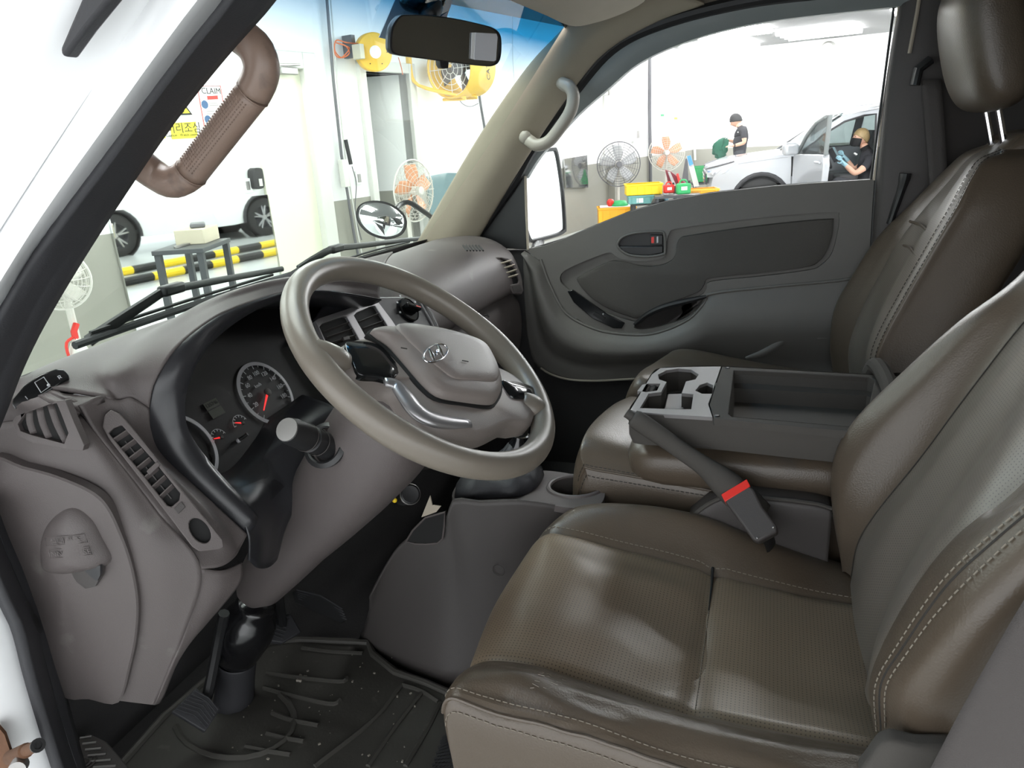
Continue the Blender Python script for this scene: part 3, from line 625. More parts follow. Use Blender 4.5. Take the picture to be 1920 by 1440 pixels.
# ================================================================ STEERING WHEEL
WC = CAM + V((.879, .430, -.280)); tl, az = R(39), R(1.0)
wn = V((math.sin(az)*math.sin(tl), -math.cos(az)*math.sin(tl), math.cos(tl))); wa = V((0, 0, 1)).cross(wn).normalized(); wb = wn.cross(wa)
wp = Pl(WC, wn)
sw = thing('steering_wheel', 'worn taupe steering wheel with chrome oval emblem on its hub pad', 'steering wheel', WC)
def wl(px, py, o=0): return wp(px, py, o)
m = MB(); lo = []
for k in range(96):
    a = 2*math.pi*k/96; d = wa*math.cos(a)+wb*math.sin(a)
    th = .0172+.0012*math.exp(-((((math.degrees(a)-195+180) % 360)-180)/16)**2)+.0012*math.exp(-((((math.degrees(a)+15+180) % 360)-180)/16)**2)
    lo.append([WC+d*(.19+math.cos(t)*th)+wn*math.sin(t)*th*1.05 for t in [2*math.pi*j/20 for j in range(20)]])
lo.append(lo[0]); m.grid(lo, wrap=True); m.build('rim', 'wheel_rim', sw, sm=180)
def pad(out, prof, n=72, cen=None):
    e = [wl(*q) for q in out]; e = spl(e, n, True, arc=True); c = cen or sum(e, V())/n
    return [[c.lerp(p, k)+wn*h for p in e] for k, h in prof]
base = [(628, 662), (648, 645), (690, 640), (787, 645), (900, 682), (962, 708), (998, 742), (1004, 768), (992, 800), (955, 800), (905, 822), (850, 822), (797, 803), (765, 765), (735, 724), (690, 716), (655, 712), (632, 690)]
m = MB(); m.loft(pad(base, [(.9, -.03), (1, -.018), (1.005, -.004), (.97, .006), (.9, .009), (.5, .012), (.05, .012)])); m.build('spoke_base', 'hub', sw, sm=60, label='taupe spoke moulding')
po = [(683, 640), (700, 633), (745, 635), (790, 641), (850, 654), (892, 668), (911, 688), (924, 714), (928, 742), (922, 762), (908, 773), (860, 769), (812, 760), (783, 738), (748, 697), (715, 660)]
padb = MB().loft(pad(po, [(.98, -.004), (1, .004), (1.0, .012), (.985, .019), (.94, .024), (.8, .028), (.5, .031), (.2, .032), (.02, .032)])).build('airbag_cover', 'hub', sw, sm=60)
pi = [(722, 640), (790, 642), (850, 655), (888, 670), (905, 694), (915, 722), (908, 742), (860, 743), (826, 740), (800, 722), (765, 690)]
MB().loft(pad(pi, [(1, .0235), (.985, .0295), (.95, .032), (.7, .034), (.3, .035), (.02, .035)])).build('raised_centre', 'hub', padb, sm=60)
gp = [(678, 640), (700, 629), (745, 632), (850, 651), (895, 665), (915, 687), (929, 714), (932, 744), (924, 766), (908, 778), (860, 774), (808, 765), (778, 742), (742, 700), (708, 662)]
MB().loft(pad(gp, [(1, .006), (1, .0132), (.93, .0135)], ), False).build('shadow_gap', 'cavity', sw)
# gloss black and silver spoke inserts
bi = [(640, 656), (672, 652), (705, 660), (728, 684), (742, 706), (728, 722), (700, 718), (666, 714), (652, 690)]
m = MB(); m.loft(pad(bi, [(1, .002), (1, .0105), (.97, .0118), (.5, .0125), (.03, .0125)])); m.build('spoke_insert', 'gloss_black', sw, sm=60)
bi = [(932, 727), (950, 726), (985, 735), (992, 742), (990, 756), (972, 758), (950, 755)]
m = MB(); m.loft(pad(bi, [(1, .004), (1, .0125), (.96, .0135), (.05, .0135)])); m.build('spoke_insert', 'gloss_black', sw, sm=60)
q1 = [wl(x, y, .0095) for x, y in ((722, 716), (742, 722), (760, 744), (778, 768), (802, 784), (840, 792), (880, 794))]
m = MB(); m.tube(spl(q1, 30), [.0035+.0035*math.sin(math.pi*k/29) for k in range(30)], 10, up=wn, sq=2.0); m.build('spoke_accent', 'silver', sw, sm=180)
for l in ([(560, 640), (590, 662), (625, 676), (650, 684)], [(1022, 770), (1005, 768), (990, 760), (975, 752)]):
    MB().tube(spl([wl(x, y, .002) for x, y in l], 10), [.008, .012, .0155, .0175, .0185, .0185, .018, .017, .0155, .013], 16, up=wn, sq=1.1).build('rim_spoke_joint', 'wheel_rim', sw, sm=180)
# oval emblem with slanted letter
ec = wl(817, 662, .0388); em = MB()
E1, E2 = .0335, .0108
ring_ = [ec+wa*E1*math.cos(t)+wb*E2*math.sin(t) for t in [2*math.pi*k/48 for k in range(48)]]
em.tube(ring_, .0013, 8, closed=True); eo = em.build('emblem', 'chrome', sw, label='chrome oval emblem with a slanted letter')
def es(l, r): MB().tube(spl([ec+wa*x+wb*y+wn*.0003 for x, y in l], 14), r, 8, up=wn).build('emblem_stroke', 'chrome', eo)
es([(-.020, -.0082), (-.0155, -.0025), (-.0095, .0035), (-.0045, .0100)], [.0011, .0016, .0022, .0026, .003, .0032, .0033, .0033, .0032, .003, .0028, .0024, .002, .0015])
es([(.020, .0082), (.0155, .0025), (.0095, -.0035), (.0045, -.0100)], [.0011, .0016, .0022, .0026, .003, .0032, .0033, .0033, .0032, .003, .0028, .0024, .002, .0015])
es([(-.010, .001), (-.004, -.0022), (.004, .0022), (.010, -.001)], .0016)
for x, y in ((757, 653), (872, 677)): MB().tube([wl(x-5, y-1, .036), wl(x+6, y+1, .036)], .0008, 5).build('horn_mark', 'thread_dark', padb)
# ================================================================ STEERING COLUMN
sc_ = thing('steering_column', 'taupe steering column shroud with black stalk and bellowed shaft below the wheel', 'steering column', WC+V((0, .3, -.5)))
u2 = V((0, wn.z, -wn.y)); lo = []
for s_, hw, hh, ox, oy in ((.03, .05, .04, 0, 0), (.05, .075, .055, 0, 0), (.075, .088, .066, .0, -.004), (.12, .095, .075, .005, -.008), (.17, .092, .075, .004, -.008), (.23, .082, .07, -.003, -.006), (.30, .068, .062, -.008, -.002), (.37, .058, .054, -.012, .004), (.44, .052, .048, -.014, .008), (.50, .045, .04, -.016, .010), (.53, .03, .025, -.018, .012)):
    c = WC-wn*s_+wa*ox+u2*oy
    lo.append([c+wa*hw*(abs(math.cos(t))**.75)*(1 if math.cos(t) > 0 else -1)+u2*hh*(abs(math.sin(t))**.75)*(1 if math.sin(t) > 0 else -1) for t in [2*math.pi*k/40 for k in range(40)]])
MB().loft(lo).build('shroud', 'dash', sc_, sm=60)
c = WC-wn*.02; MB().lathe([(.052, -.03), (.056, -.01), (.056, .005), (.045, .012), (0, .012)], c, wn, 32).build('hub_boss', 'hub', sc_)
seam = []
for t in range(-6, 7):
    an = math.pi+R(t*9); s_ = .105
    seam.append(WC-wn*.12+wa*(.005+.0955*math.cos(an))+u2*(-.008+.0755*math.sin(an)))
# light stalk
a, b, c = P(622, 840, -.472), P(582, 822, -.515), P(537, 805, -.56)
st = MB(); ax = (c-a).normalized(); Ln = (c-a).length
stalk = st.lathe([(0, -.02), (.0235, -.02), (.0235, .004), (.019, .010), (.0165, .03), (.0175, .045), (.018, .055), (.0155, .056), (.0155, .06), (.0175, .061), (.0175, Ln-.012), (.0155, Ln-.002), (.0, Ln)], a, ax, 28).build('light_stalk', 'black', sc_, label='black indicator stalk')
MB().lathe([(0, 0), (.0150, 0), (.0148, .0018), (.0, .003)], c-ax*.002, ax, 24).build('stalk_cap', 'steel', stalk)
for k in (.035, .062): MB().lathe([(.0182, k), (.0187, k+.001), (.0182, k+.002)], a, ax, 28).build('stalk_ring', 'dash_dark', stalk)
MB().lathe([(.0235, -.004), (.030, -.003), (.032, .004), (.026, .007), (.0235, .006)], a+ax*.014, ax, 28).build('stalk_collar', 'black', sc_)
a = P(765, 928, -.345); ax = (P(783, 922, -.375)-a).normalized()
ig = MB().lathe([(0, -.03), (.014, -.03), (.014, .0), (.016, .002), (.016, .012), (.013, .014), (0, .012)], a, ax, 20).build('ignition_lock', 'black', sc_)
MB().lathe([(.0155, .010), (.0168, .012), (.0155, .014)], a, ax, 20).build('lock_ring', 'steel', ig)
MB().ball(P(740, 938, -.36), .004, 6).build('wire_end', 'yellow', sc_)
# shaft and bellows
pts = [P(482, 1128, -.41), P(474, 1150, -.412), P(462, 1180, -.415), P(452, 1205, -.418), P(444, 1232, -.42)]
MB().tube(spl(pts, 14), [.03, .034, .033, .036, .042, .046, .047, .047, .046, .044, .042, .040, .037, .034], 24).build('shaft_cover', 'shaft_black', sc_, sm=180)
a, b = P(444, 1236, -.42), P(437, 1338, -.42); m = MB(); pr = []; Lb = (b-a).length
for k in range(57):
    t = k/56; pr.append((.0315+.0022*(k % 2)-.001*math.sin(t*6), Lb*t))
m.lathe(pr, a, b-a, 28); m.build('bellows', 'rubber', sc_, sm=180)
MB().ball(P(440, 1350, -.42), (.034, .034, .028), 10).build('shaft_boot', 'shaft_black', sc_)
# ================================================================ PEDALS
def pedal(lbl, corners, pln, arm, mt='rubber', th=.012, ch=7):
    t = thing('foot_pedal', lbl, 'pedal', pln(*corners[0]), group=None)
    e = [pln(*q) for q in corners]; c = sum(e, V())/len(e)
    MB().prism(e, -pln.n*th).build('pad', mt, t, bev=.002)
    m = MB()
    u_ = (e[1]-e[0]); v_ = (e[-1]-e[0])
    for k in range(ch):
        f = (k+.7)/ch
        p0 = e[0]+u_*f*.96; p2 = e[-1]+(e[2]-e[-1])*f*.96; p1 = (p0+p2)/2 + u_*.16*(1 if f < .8 else .4)
        m.tube([p0.lerp(c, .08)+pln.n*.0006, p1+pln.n*.0006, p2.lerp(c, .08)+pln.n*.0006], .0013, 5)
    m.build('tread', mt, t, kind='stuff')
    MB().tube(spl([V(x) for x in arm], 10), .009, 8).build('arm', 'black', t)
    return t
pc1 = Pl(P(368, 1330, -.53), (-.30, -.62, .72))
pedal('grey rubber clutch pedal with chevron tread beside the bellows', [(322, 1334), (368, 1289), (414, 1328), (385, 1372)], pc1, [pc1(375, 1330, -.012), P(390, 1300, -.49), P(410, 1200, -.46), P(420, 1150, -.46)])
pc2 = Pl(P(520, 1180, -.33), (-.25, -.62, .72))
pedal('dark rubber brake pedal under the steering column', [(492, 1200), (500, 1160), (545, 1150), (565, 1185), (530, 1205)], pc2, [pc2(530, 1175, -.012), P(525, 1140, -.33), P(520, 1100, -.33)], 'rubber')
ac = thing('accelerator_pedal', 'long ribbed black accelerator pedal behind the brake pedal', 'pedal', P(610, 1130, -.25))
e = [P(555, 1105, -.29), P(600, 1115, -.27), P(640, 1140, -.25), P(650, 1165, -.24), P(600, 1140, -.255), P(560, 1125, -.28)]
MB().prism(e, (.0, .012, -.008)).build('pad', 'black', ac, bev=.003)
for k in range(5):
    f = (k+.5)/5; MB().tube([e[0].lerp(e[5], f)+V((0, -.001, .001)), e[1].lerp(e[4], f)+V((0, -.001, .001)), e[2].lerp(e[3], f)+V((0, -.001, .001))], .0012, 5).build('rib', 'rubber', ac)
fr = thing('foot_rest', 'slotted steel step plate inside the driver door opening', 'step plate', P(180, 1420, .60, 'Z'))
fpz = Pl(P(180, 1420, .62, 'Z'), (-.1, -.1, 1))
MB().prism([fpz(132, 1400), (fpz(165, 1374)), fpz(200, 1390), fpz(260, 1460), fpz(140, 1480)], -fpz.n*.008).build('plate', 'dash_dark', fr, bev=.002)
for k in range(6): MB().tube([fpz(150+k*5, 1384+11*k, .001), fpz(172+k*9, 1381+11*k, .001)], .0022, 6).build('slot_ridge', 'steel', fr)
for r_ in (.006, .012, .018): MB().tube([fpz(157, 1428, .001)+V((r_*math.cos(t), r_*math.sin(t), 0)) for t in [2*math.pi*k/20 for k in range(20)]], .0013, 5, closed=True).build('ring_ridge', 'dash_dark', fr)
# ================================================================ FLOOR MAT
fm = thing('floor_mat', 'dirty black rubber floor mat with raised ribs in the driver footwell', 'floor mat', (-.4, .2, .57))
Zm = .572
mo = [(150, 1500), (215, 1440), (300, 1345), (400, 1260), (480, 1205), (566, 1197), (694, 1203), (704, 1225), (747, 1260), (807, 1281), (850, 1300), (850, 1500)]
mo3 = [P(x, y, Zm, 'Z') for x, y in mo]
MB().prism(mo3, (0, 0, -.010)).build('sheet', 'mat_rubber', fm, bev=.002)
MB().tube([p.lerp(P(560, 1340, Zm, 'Z'), .03)+V((0, 0, .002)) for p in mo3[1:11]], .007, 8).build('raised_rim', 'mat_rubber', fm)
for l in ([(510, 1337), (545, 1350), (597, 1360)], [(500, 1375), (530, 1383), (570, 1390)], [(494, 1290), (550, 1305), (620, 1320), (638, 1312)], [(500, 1262), (570, 1272), (640, 1278), (650, 1270)], [(754, 1284), (700, 1350), (590, 1437)], [(825, 1319), (800, 1370), (760, 1437)], [(790, 1300), (740, 1365), (690, 1437)], [(566, 1215), (620, 1222), (680, 1225)], [(460, 1400), (500, 1408), (545, 1415)], [(754, 1284), (790, 1296), (822, 1316)]):
    MB().tube(spl([P(x, y, Zm+.001, 'Z') for x, y in l], 12), .0045, 6).build('rib', 'mat_rubber', fm)
rg = [P(440+112*math.cos(t), 1350+72*math.sin(t), Zm, 'Z') for t in [R(-40+15*k) for k in range(15)]]
MB().tube(rg, .006, 6).build('rib', 'mat_rubber', fm)
m = MB(); random.seed(3)
for k in range(60):
    x, y = random.uniform(420, 800), random.uniform(1215, 1430); p = P(x, y, Zm+.001, 'Z'); s_ = random.choice((.0006, .0009, .0012, .002)); m.box(p, (s_*2, s_*1.4, s_), Matrix.Rotation(random.random()*6, 3, 'Z'))
p = P(565, 1271, Zm+.002, 'Z')
for k in range(8): m.ball(p+V((random.uniform(-.008, .008), random.uniform(-.008, .008), 0)), .003, 4)
m.build('dirt_crumbs', 'handle_grey', fm, kind='stuff', sm=0)
sf_ = thing('sill_mat', 'dark diamond-textured rubber step beside the driver seat base', 'mat', P(830, 1430, .60, 'Z'))
q = [P(x, y, .60, 'Z') for x, y in ((800, 1470), (832, 1380), (870, 1340), (930, 1500))]
MB().prism(q, (0, 0, -.02)).build('sheet', 'mat_rubber', sf_); m = MB()
for i in range(16):
    for j in range(14):
        p = q[0].lerp(q[1], i/16).lerp(q[3].lerp(q[2], i/16), (j+.5*(i % 2))/14); m.box(p+V((0, 0, .001)), (.0045, .0045, .0015), Matrix.Rotation(.8, 3, 'Z'))
m.build('studs', 'rubber', sf_, kind='stuff', sm=0)
# ================================================================ GEAR CONSOLE
gc = thing('gear_console', 'dark taupe floor console with gear lever boot and empty cup holder', 'console', (-.15, .0, .57))
top = [(695, 1120, -.262), (730, 1050, -.255), (762, 1012, -.248), (834, 972, -.236), (850, 936, -.226), (900, 940, -.216), (960, 938, -.203), (1010, 942, -.187), (1070, 952, -.165), (1120, 948, -.142), (1134, 930, -.125), (1145, 925, -.06)]
t3 = spl(Ps(top), 40, arc=True)
bt = spl([P(x, y, .56, 'Z') for x, y in ((672, 1200), (700, 1225), (745, 1250), (815, 1282), (850, 1290), (900, 1290), (950, 1285), (1000, 1275), (1060, 1255), (1110, 1230), (1150, 1200), (1180, 1160))], 40, arc=True)
G = [t3] + [[p.lerp(q, k)+V((.012*math.sin(math.pi*k), 0, 0)) for p, q in zip(t3, bt)] for k in (.03, .15, .35, .55, .75, .9, 1)]
MB().grid(G).build('side_panel', 'dash_dark', gc, solid=.004)
tz = Pl(V((-.1, -.12, .897)), (0, .04, 1))
cupc = V((-.1, -.122, .8972)); hole = circ(cupc, (1, 0, 0), (0, 1, -.04), .041, 36, .047)
tp = [tz(x, y) for x, y in ((850, 936), (900, 940), (960, 938), (1010, 942), (1070, 952), (1120, 948), (1134, 930), (1128, 912), (1095, 895), (1050, 885), (1010, 882), (940, 884), (880, 895), (856, 910))]
tp = spl(tp, 56, True)
plate(tp, [hole], (0, 0, -.012)).build('console_top', 'dash', gc, bev=.003)
MB().tube(circ(cupc, (1, 0, 0), (0, 1, -.04), .0435, 36, .0495), .0045, 8, closed=True).build('cup_rim', 'dash', gc)
MB().loft([hole, [cupc+(p-cupc)*.93+V((0, 0, -.04)) for p in hole], [cupc+(p-cupc)*.86+V((0, 0, -.075)) for p in hole], [cupc+(p-cupc)*.05+V((0, 0, -.075)) for p in hole]], False).build('cup_well', 'dash_dark', gc)
po_ = [(764, 1012, -.2505), (776, 992, -.2485), (800, 968, -.244), (836, 958, -.2385), (835, 985, -.2395), (832, 1008, -.241), (822, 1016, -.243), (800, 1018, -.246), (780, 1017, -.249)]
q = Ps(po_); MB().prism([p+V((-.004, 0, 0)) for p in q], (.006, 0, 0)).build('side_pocket', 'cavity', gc); MB().tube([p+V((-.005, 0, 0)) for p in q], .0018, 6, closed=True).build('pocket_rim', 'dash', gc)
MB().prism(Ps([(790, 970, -.26), (806, 930, -.26), (810, 948, -.26), (826, 950, -.26), (818, 960, -.26)]), (.003, 0, 0)).build('bracket', 'visor', gc)
for x, y in ((935, 1070), (890, 1165)): MB().tube(circ(P(x, y, -.208-.012), (0, 1, 0), (0, .0, 1), .011, 20), .0006, 4, closed=True).build('screw_cap', 'dash_dark', gc)
# gear lever with crumpled boot
gl = thing('gear_lever', 'black gear lever with crumpled leather boot and yellow cable ties', 'gear lever', (-.085, .01, .9))
bo = [(852, 933), (880, 936), (930, 934), (975, 930), (1005, 915), (1020, 892), (1012, 884), (975, 882), (930, 884), (870, 898)]
b0 = spl([tz(x, y, .002) for x, y in bo], 48, True); tip = P(968, 842, -.075); rings = []
random.seed(5)
for i, k in enumerate((1, .95, .86, .74, .6, .46, .33, .22, .13)):
    h = [0, .014, .022, .03, .034, .044, .05, .06, .07][i]; cb = sum(b0, V())/48
    cc = cb.lerp(V((tip.x, tip.y, cb.z)), (1-k))
    rings.append([cc+(p-cb)*k+V((0, 0, h)) + V((1, .6, .3))*(.010*k*math.sin(j*.8+i*1.3)*math.sin(i*.9)) for j, p in enumerate(b0)])
MB().loft(rings).build('boot', 'rubber', gl, sm=180, label='crumpled black leather boot')
k0 = P(975, 803, -.075); ax = (k0-tip).normalized()
MB().tube([rings[-1][0]*0+sum(rings[-1], V())/48, tip], .008, 10).build('shaft', 'black', gl)
MB().lathe([(0, -.012), (.012, -.012), (.0175, .0), (.016, .012), (.010, .022), (.009, .03), (.0165, .034), (.0165, .05), (.013, .056), (0, .057)], tip, ax, 24).build('knob', 'gloss_black', gl, sm=60)
MB().lathe([(.0165, .0305), (.0195, .032), (.0165, .0335)], tip, ax, 24).build('chrome_ring', 'chrome', gl)
for dz, tr in ((.0, .2), (-.006, -.25), (-.010, .1)):
    c = tip-ax*.01+V((0, 0, dz)); MB().tube([c+V((.018*math.cos(t), .018*math.sin(t), tr*.018*math.cos(t))) for t in [2*math.pi*k/20 for k in range(20)]], .0018, 6, closed=True).build('cable_tie', 'yellow', gl)
MB().tube([tip+V((-.018, .01, -.01)), tip+V((-.026, .02, -.03))], .0016, 6).build('cable_tie', 'yellow', gl)
pw = thing('paper_scrap', 'small tan paper scrap tucked behind the gear boot', 'paper', P(985, 890, -.06))
MB().prism(Ps([(955, 893, -.085), (990, 882, -.08), (998, 878, -.075), (1004, 882, -.075), (985, 893, -.08)]), (0, 0, .0015)).build('scrap', 'cork', pw)
# ================================================================ SEATS
def stitch(mb, pts, r=.0007, dash=.0052, gap=.0028, off=V((0, 0, 0))):
    L = 0; n = max(2, int(sum((pts[i+1]-pts[i]).length for i in range(len(pts)-1))/(dash+gap)))
    q = spl(pts, n*3+1, arc=True)
    for k in range(n): mb.tube([q[3*k]+off, q[3*k+2]+off], r, 4)
def sub(G, i0, i1, j0, j1): return [r[j0:j1+1] for r in G[i0:i1+1]]
ds = thing('driver_seat', 'worn brown leather driver seat with perforated cushion and stitched bolsters', 'car seat', (-.40, -.35, .58))
def row(x, l): return [V((x+(p[2] if len(p) > 2 else 0), p[0], p[1])) for p in l]
rows = [row(-.150, [(-.15, .72), (-.14, .78), (-.15, .82), (-.20, .84), (-.34, .84), (-.46, .82), (-.60, .80)]),
        row(-.152, [(-.13, .72), (-.115, .80), (-.135, .862), (-.195, .885), (-.337, .885), (-.46, .855), (-.60, .825)]),
        row(-.19, [(-.118, .72), (-.095, .82), (-.122, .889), (-.19, .914), (-.337, .909), (-.46, .868), (-.60, .831)]),
        row(-.25, [(-.105, .72), (-.082, .83), (-.105, .884), (-.159, .888), (-.367, .853), (-.47, .838), (-.60, .828)]),
        row(-.33, [(-.10, .72), (-.074, .825), (-.096, .874), (-.17, .888), (-.30, .864), (-.42, .838), (-.60, .822)]),
        row(-.40, [(-.098, .72), (-.07, .82), (-.091, .868), (-.17, .884), (-.30, .860), (-.42, .833), (-.60, .820)]),
        row(-.47, [(-.10, .72), (-.074, .82), (-.095, .867), (-.17, .882), (-.30, .862), (-.42, .836), (-.60, .826)]),
        row(-.55, [(-.105, .72), (-.085, .825), (-.106, .870), (-.177, .880), (-.245, .868), (-.378, .849), (-.60, .848)]),
        row(-.60, [(-.108, .72), (-.09, .835), (-.105, .890), (-.175, .902), (-.25, .893), (-.378, .876), (-.60, .872)]),
        row(-.645, [(-.118, .72), (-.098, .84), (-.106, .897), (-.16, .893), (-.268, .884), (-.376, .868), (-.60, .864)]),
        row(-.660, [(-.13, .72), (-.108, .82), (-.113, .872), (-.165, .868), (-.268, .858), (-.376, .843), (-.60, .838)]),
        row(-.662, [(-.135, .68), (-.118, .74), (-.118, .80), (-.17, .80), (-.27, .79), (-.376, .78), (-.60, .78)]),
        row(-.655, [(-.14, .60), (-.13, .62), (-.13, .64), (-.17, .64), (-.27, .64), (-.376, .64), (-.60, .64)])]
NU, NV = 73, 97
G = sgrid(rows, NU, NV)
for i, r in enumerate(G):
    for j, p in enumerate(r):
        x, y = p.x, p.y
        if p.z > .80:
            inn = 1 if -.56 < x < -.24 else 0
            p.z -= inn*.007*math.exp(-((y+.372)/.010)**2)
            p.z += inn*.010*math.exp(-((y+.43)/.045)**2)*math.exp(-((x+.40)/.09)**2) + inn*.006*math.exp(-((y+.30)/.05)**2)*math.exp(-((x+.33)/.07)**2)
            p.z -= .006*math.exp(-((x+.25)/.007)**2) + .006*math.exp(-((x+.552)/.007)**2)
            if x < -.57:   # creases in the worn outer bolster
                p.z += .0035*noise.noise(V((x*60, y*9, 1)))*(1 if y < -.16 else .3) + .002*noise.noise(V((x*140+y*30, y*16, 4)))
            p.z += .0015*noise.noise(V((x*18, y*14, 0)))
    # index of rows
ri = lambda k: int(round(k*(NV-1)/(len(rows)-1)))
jf = int(round(2*(NU-1)/6)); jm = min(range(NU), key=lambda j: abs(G[ri(5)][j].y+.372) if j > jf else 9)
def onseat(i, y):
    r = G[int(round(i))]
    for j in range(jf, NU-1):
        if r[j].y >= y >= r[j+1].y:
            t = (r[j].y-y)/(r[j].y-r[j+1].y); return r[j].lerp(r[j+1], t)+V((0, 0, .0012))
    return r[-1]
MB().grid(sub(G, 0, ri(3), 0, NU-1)).build('inner_bolster', 'leather', ds, sm=180)
MB().grid(sub(G, ri(3), ri(7), 0, jm)).build('front_cushion_panel', 'perf', ds, sm=180, label='perforated leather front cushion panel')
MB().grid(sub(G, ri(3), ri(7), jm, NU-1)).build('rear_cushion_panel', 'perf', ds, sm=180)
MB().grid(sub(G, ri(7), ri(9), 0, NU-1)).build('outer_bolster', 'leather', ds, sm=180, label='creased worn leather outer bolster')
MB().grid(sub(G, ri(9), NV-1, 0, NU-1)).build('side_skirt', 'leather', ds, sm=180)
m = MB(); stitch(m, [p+V((0, 0, .001)) for p in G[ri(3)-1][jf-1:]]); stitch(m, [p+V((0, 0, .001)) for p in G[ri(9)-1][jf-4:]]); stitch(m, [p+V((-.001, 0, .0)) for p in G[ri(10)-2][jf-6:]]); stitch(m, [onseat(ri(3)+(ri(7)-ri(3))*k/14, -.3735) for k in range(15)], .0006)
m.build('stitching', 'thread', ds, kind='stuff', sm=0)
MB().tube([p+V((-.0015, 0, 0)) for p in G[ri(9)+2][jf-6:]], .0022, 6).build('piping', 'leather', ds)
m = MB(); q = [onseat(ri(3)-1, -.372), onseat(ri(3)+2, -.373), onseat(ri(3)+6, -.3735), onseat(ri(3)+9, -.3735)]
m.tube(q, [.0024, .002, .0012, .0006], 8); m.build('torn_gap', 'cavity', ds, label='dark split at the cushion seam')
# worn scuffs
m = MB()
for k in range(16):
    i = ri(8)+random.randint(-4, 3); j = jf+random.randint(14, 26); p = G[i][min(NU-2, j)]; q = G[i][min(NU-2, j)+1]; m.tube([p+V((0, 0, .0005)), p.lerp(q, random.uniform(.5, 1.5))+V((random.uniform(-.002, .002), 0, .0002))], .0004, 4)
m.build('scuff_marks', 'handle_grey', ds, kind='stuff', sm=0)
# seat base
m = MB(); m.prism([V((-.63, y, z)) for y, z in ((-.14, .565), (-.14, .72), (-.58, .72), (-.58, .565))], (.46, 0, 0)); m.build('seat_base', 'dash_dark', ds, bev=.01)
# ---- backrest (columns bottom -> top)
def bk(x, l): return [V((x, p[0], p[1])) for p in l]
far = [P(1596, 1075, -.165), P(1568, 960, -.165), P(1562, 870, -.165), P(1600, 790, -.165), P(1700, 690, -.165), P(1800, 602, -.167), P(1925, 508, -.17), V((-.20, -.80, 1.42)), V((-.27, -.835, 1.49))]
fseam = [P(1592, 1082, -.225), P(1604, 1020, -.23), P(1640, 960, -.238), P(1722, 858, -.242), P(1800, 752, -.245), P(1900, 622, -.245), P(1980, 530, -.25), V((-.28, -.80, 1.42)), V((-.30, -.83, 1.49))]
cen = [V((-.40, -.575, .82)), V((-.40, -.592, .93)), V((-.40, -.615, 1.02)), V((-.40, -.65, 1.11)), V((-.40, -.69, 1.20)), V((-.40, -.73, 1.29)), V((-.40, -.765, 1.37)), V((-.40, -.80, 1.44)), V((-.40, -.83, 1.505))]
nseam = [P(1632, 1330, -.545), P(1630, 1268, -.55), P(1662, 1185, -.555), P(1722, 1080, -.56), P(1776, 1013, -.562), P(1830, 966, -.565), P(1922, 893, -.565), V((-.53, -.80, 1.40)), V((-.50, -.83, 1.49))]
ncr = [P(1640, 1365, -.585), P(1636, 1290, -.59), P(1672, 1200, -.597), P(1745, 1090, -.602), P(1815, 1015, -.605), P(1890, 955, -.607), P(1985, 880, -.607), V((-.57, -.80, 1.40)), V((-.53, -.835, 1.48))]
ndbl = [P(1652, 1372, -.612), P(1652, 1285, -.617), P(1694, 1213, -.622), P(1774, 1100, -.627), P(1866, 1013, -.63), P(1960, 935, -.63), P(2070, 850, -.63), V((-.60, -.82, 1.40)), V((-.545, -.845, 1.475))]
nside = [P(1725, 1398, -.648), P(1735, 1320, -.655), P(1775, 1240, -.66), P(1850, 1160, -.662), P(1935, 1090, -.662), P(2030, 1010, -.66), P(2130, 920, -.655), V((-.62, -.86, 1.40)), V((-.55, -.87, 1.47))]
nback = [p+V((.015, -.10, 0)) for p in nside]
fback = [p+V((.012, -.05, .0)) for p in far]; fback2 = [p+V((.0, -.16, .0)) for p in far]
inm = [p.lerp(q, .5)+V((0, .004, 0)) for p, q in zip(cen, fseam)]; nnm = [p.lerp(q, .5)+V((0, .004, 0)) for p, q in zip(cen, nseam)]
fmid = [p.lerp(q, .45)+V((-.004, .012, .006)) for p, q in zip(far, fseam)]
rows = [fback2, fback, far, fmid, fseam, inm, cen, nnm, nseam, ncr, ndbl, nside, nback]
G = sgrid(rows, 57, 97); rk = lambda k: int(round(k*96/12))
for r in (rk(4), rk(8)):
    for d_ in (-1, 0, 1):
        for p in G[r+d_]: p.y -= .0035*(1 if d_ == 0 else .5)
for i in range(rk(10)+2, rk(12)):
    for p in G[i]: p.x += .006*noise.noise(V((p.y*14, p.z*11, 3))); p.y += .003*noise.noise(V((p.y*20, p.z*15, 9)))
for a, b, nm, mt, lb in ((0, 4, 'inner_back_bolster', 'leather', None), (4, 8, 'back_panel', 'perf_back', 'perforated leather backrest panel'), (8, 10, 'outer_back_bolster', 'leather', None), (10, 12, 'back_side_panel', 'leather', None)):
    MB().grid(sub(G, rk(a), rk(b), 0, 56)).build(nm, mt, ds, sm=180, label=lb)
def toproll(G, par):
    e = [r[-1] for r in G]; MB().grid([e, [p+V((0, -.02, .022)) for p in e], [p+V((0, -.07, .028)) for p in e], [p+V((0, -.12, .01)) for p in e], [p+V((0, -.14, -.04)) for p in e]]).build('back_top', 'leather', par, sm=180)
toproll(G[rk(1):rk(11)], ds)
m = MB(); stitch(m, [p+V((-.001, .001, 0)) for p in G[rk(10)-2]], .0008); stitch(m, [p+V((-.0015, .001, 0)) for p in G[rk(10)+2]], .0008); m.build('back_stitching', 'thread', ds, kind='stuff', sm=0)
MB().tube([p+V((0, .0, 0)) for p in G[rk(10)]], .0012, 5).build('back_seam', 'thread_dark', ds)
MB().tube([p+V((0, .001, 0)) for p in G[rk(4)]], .0008, 5).build('back_seam', 'thread_dark', ds)
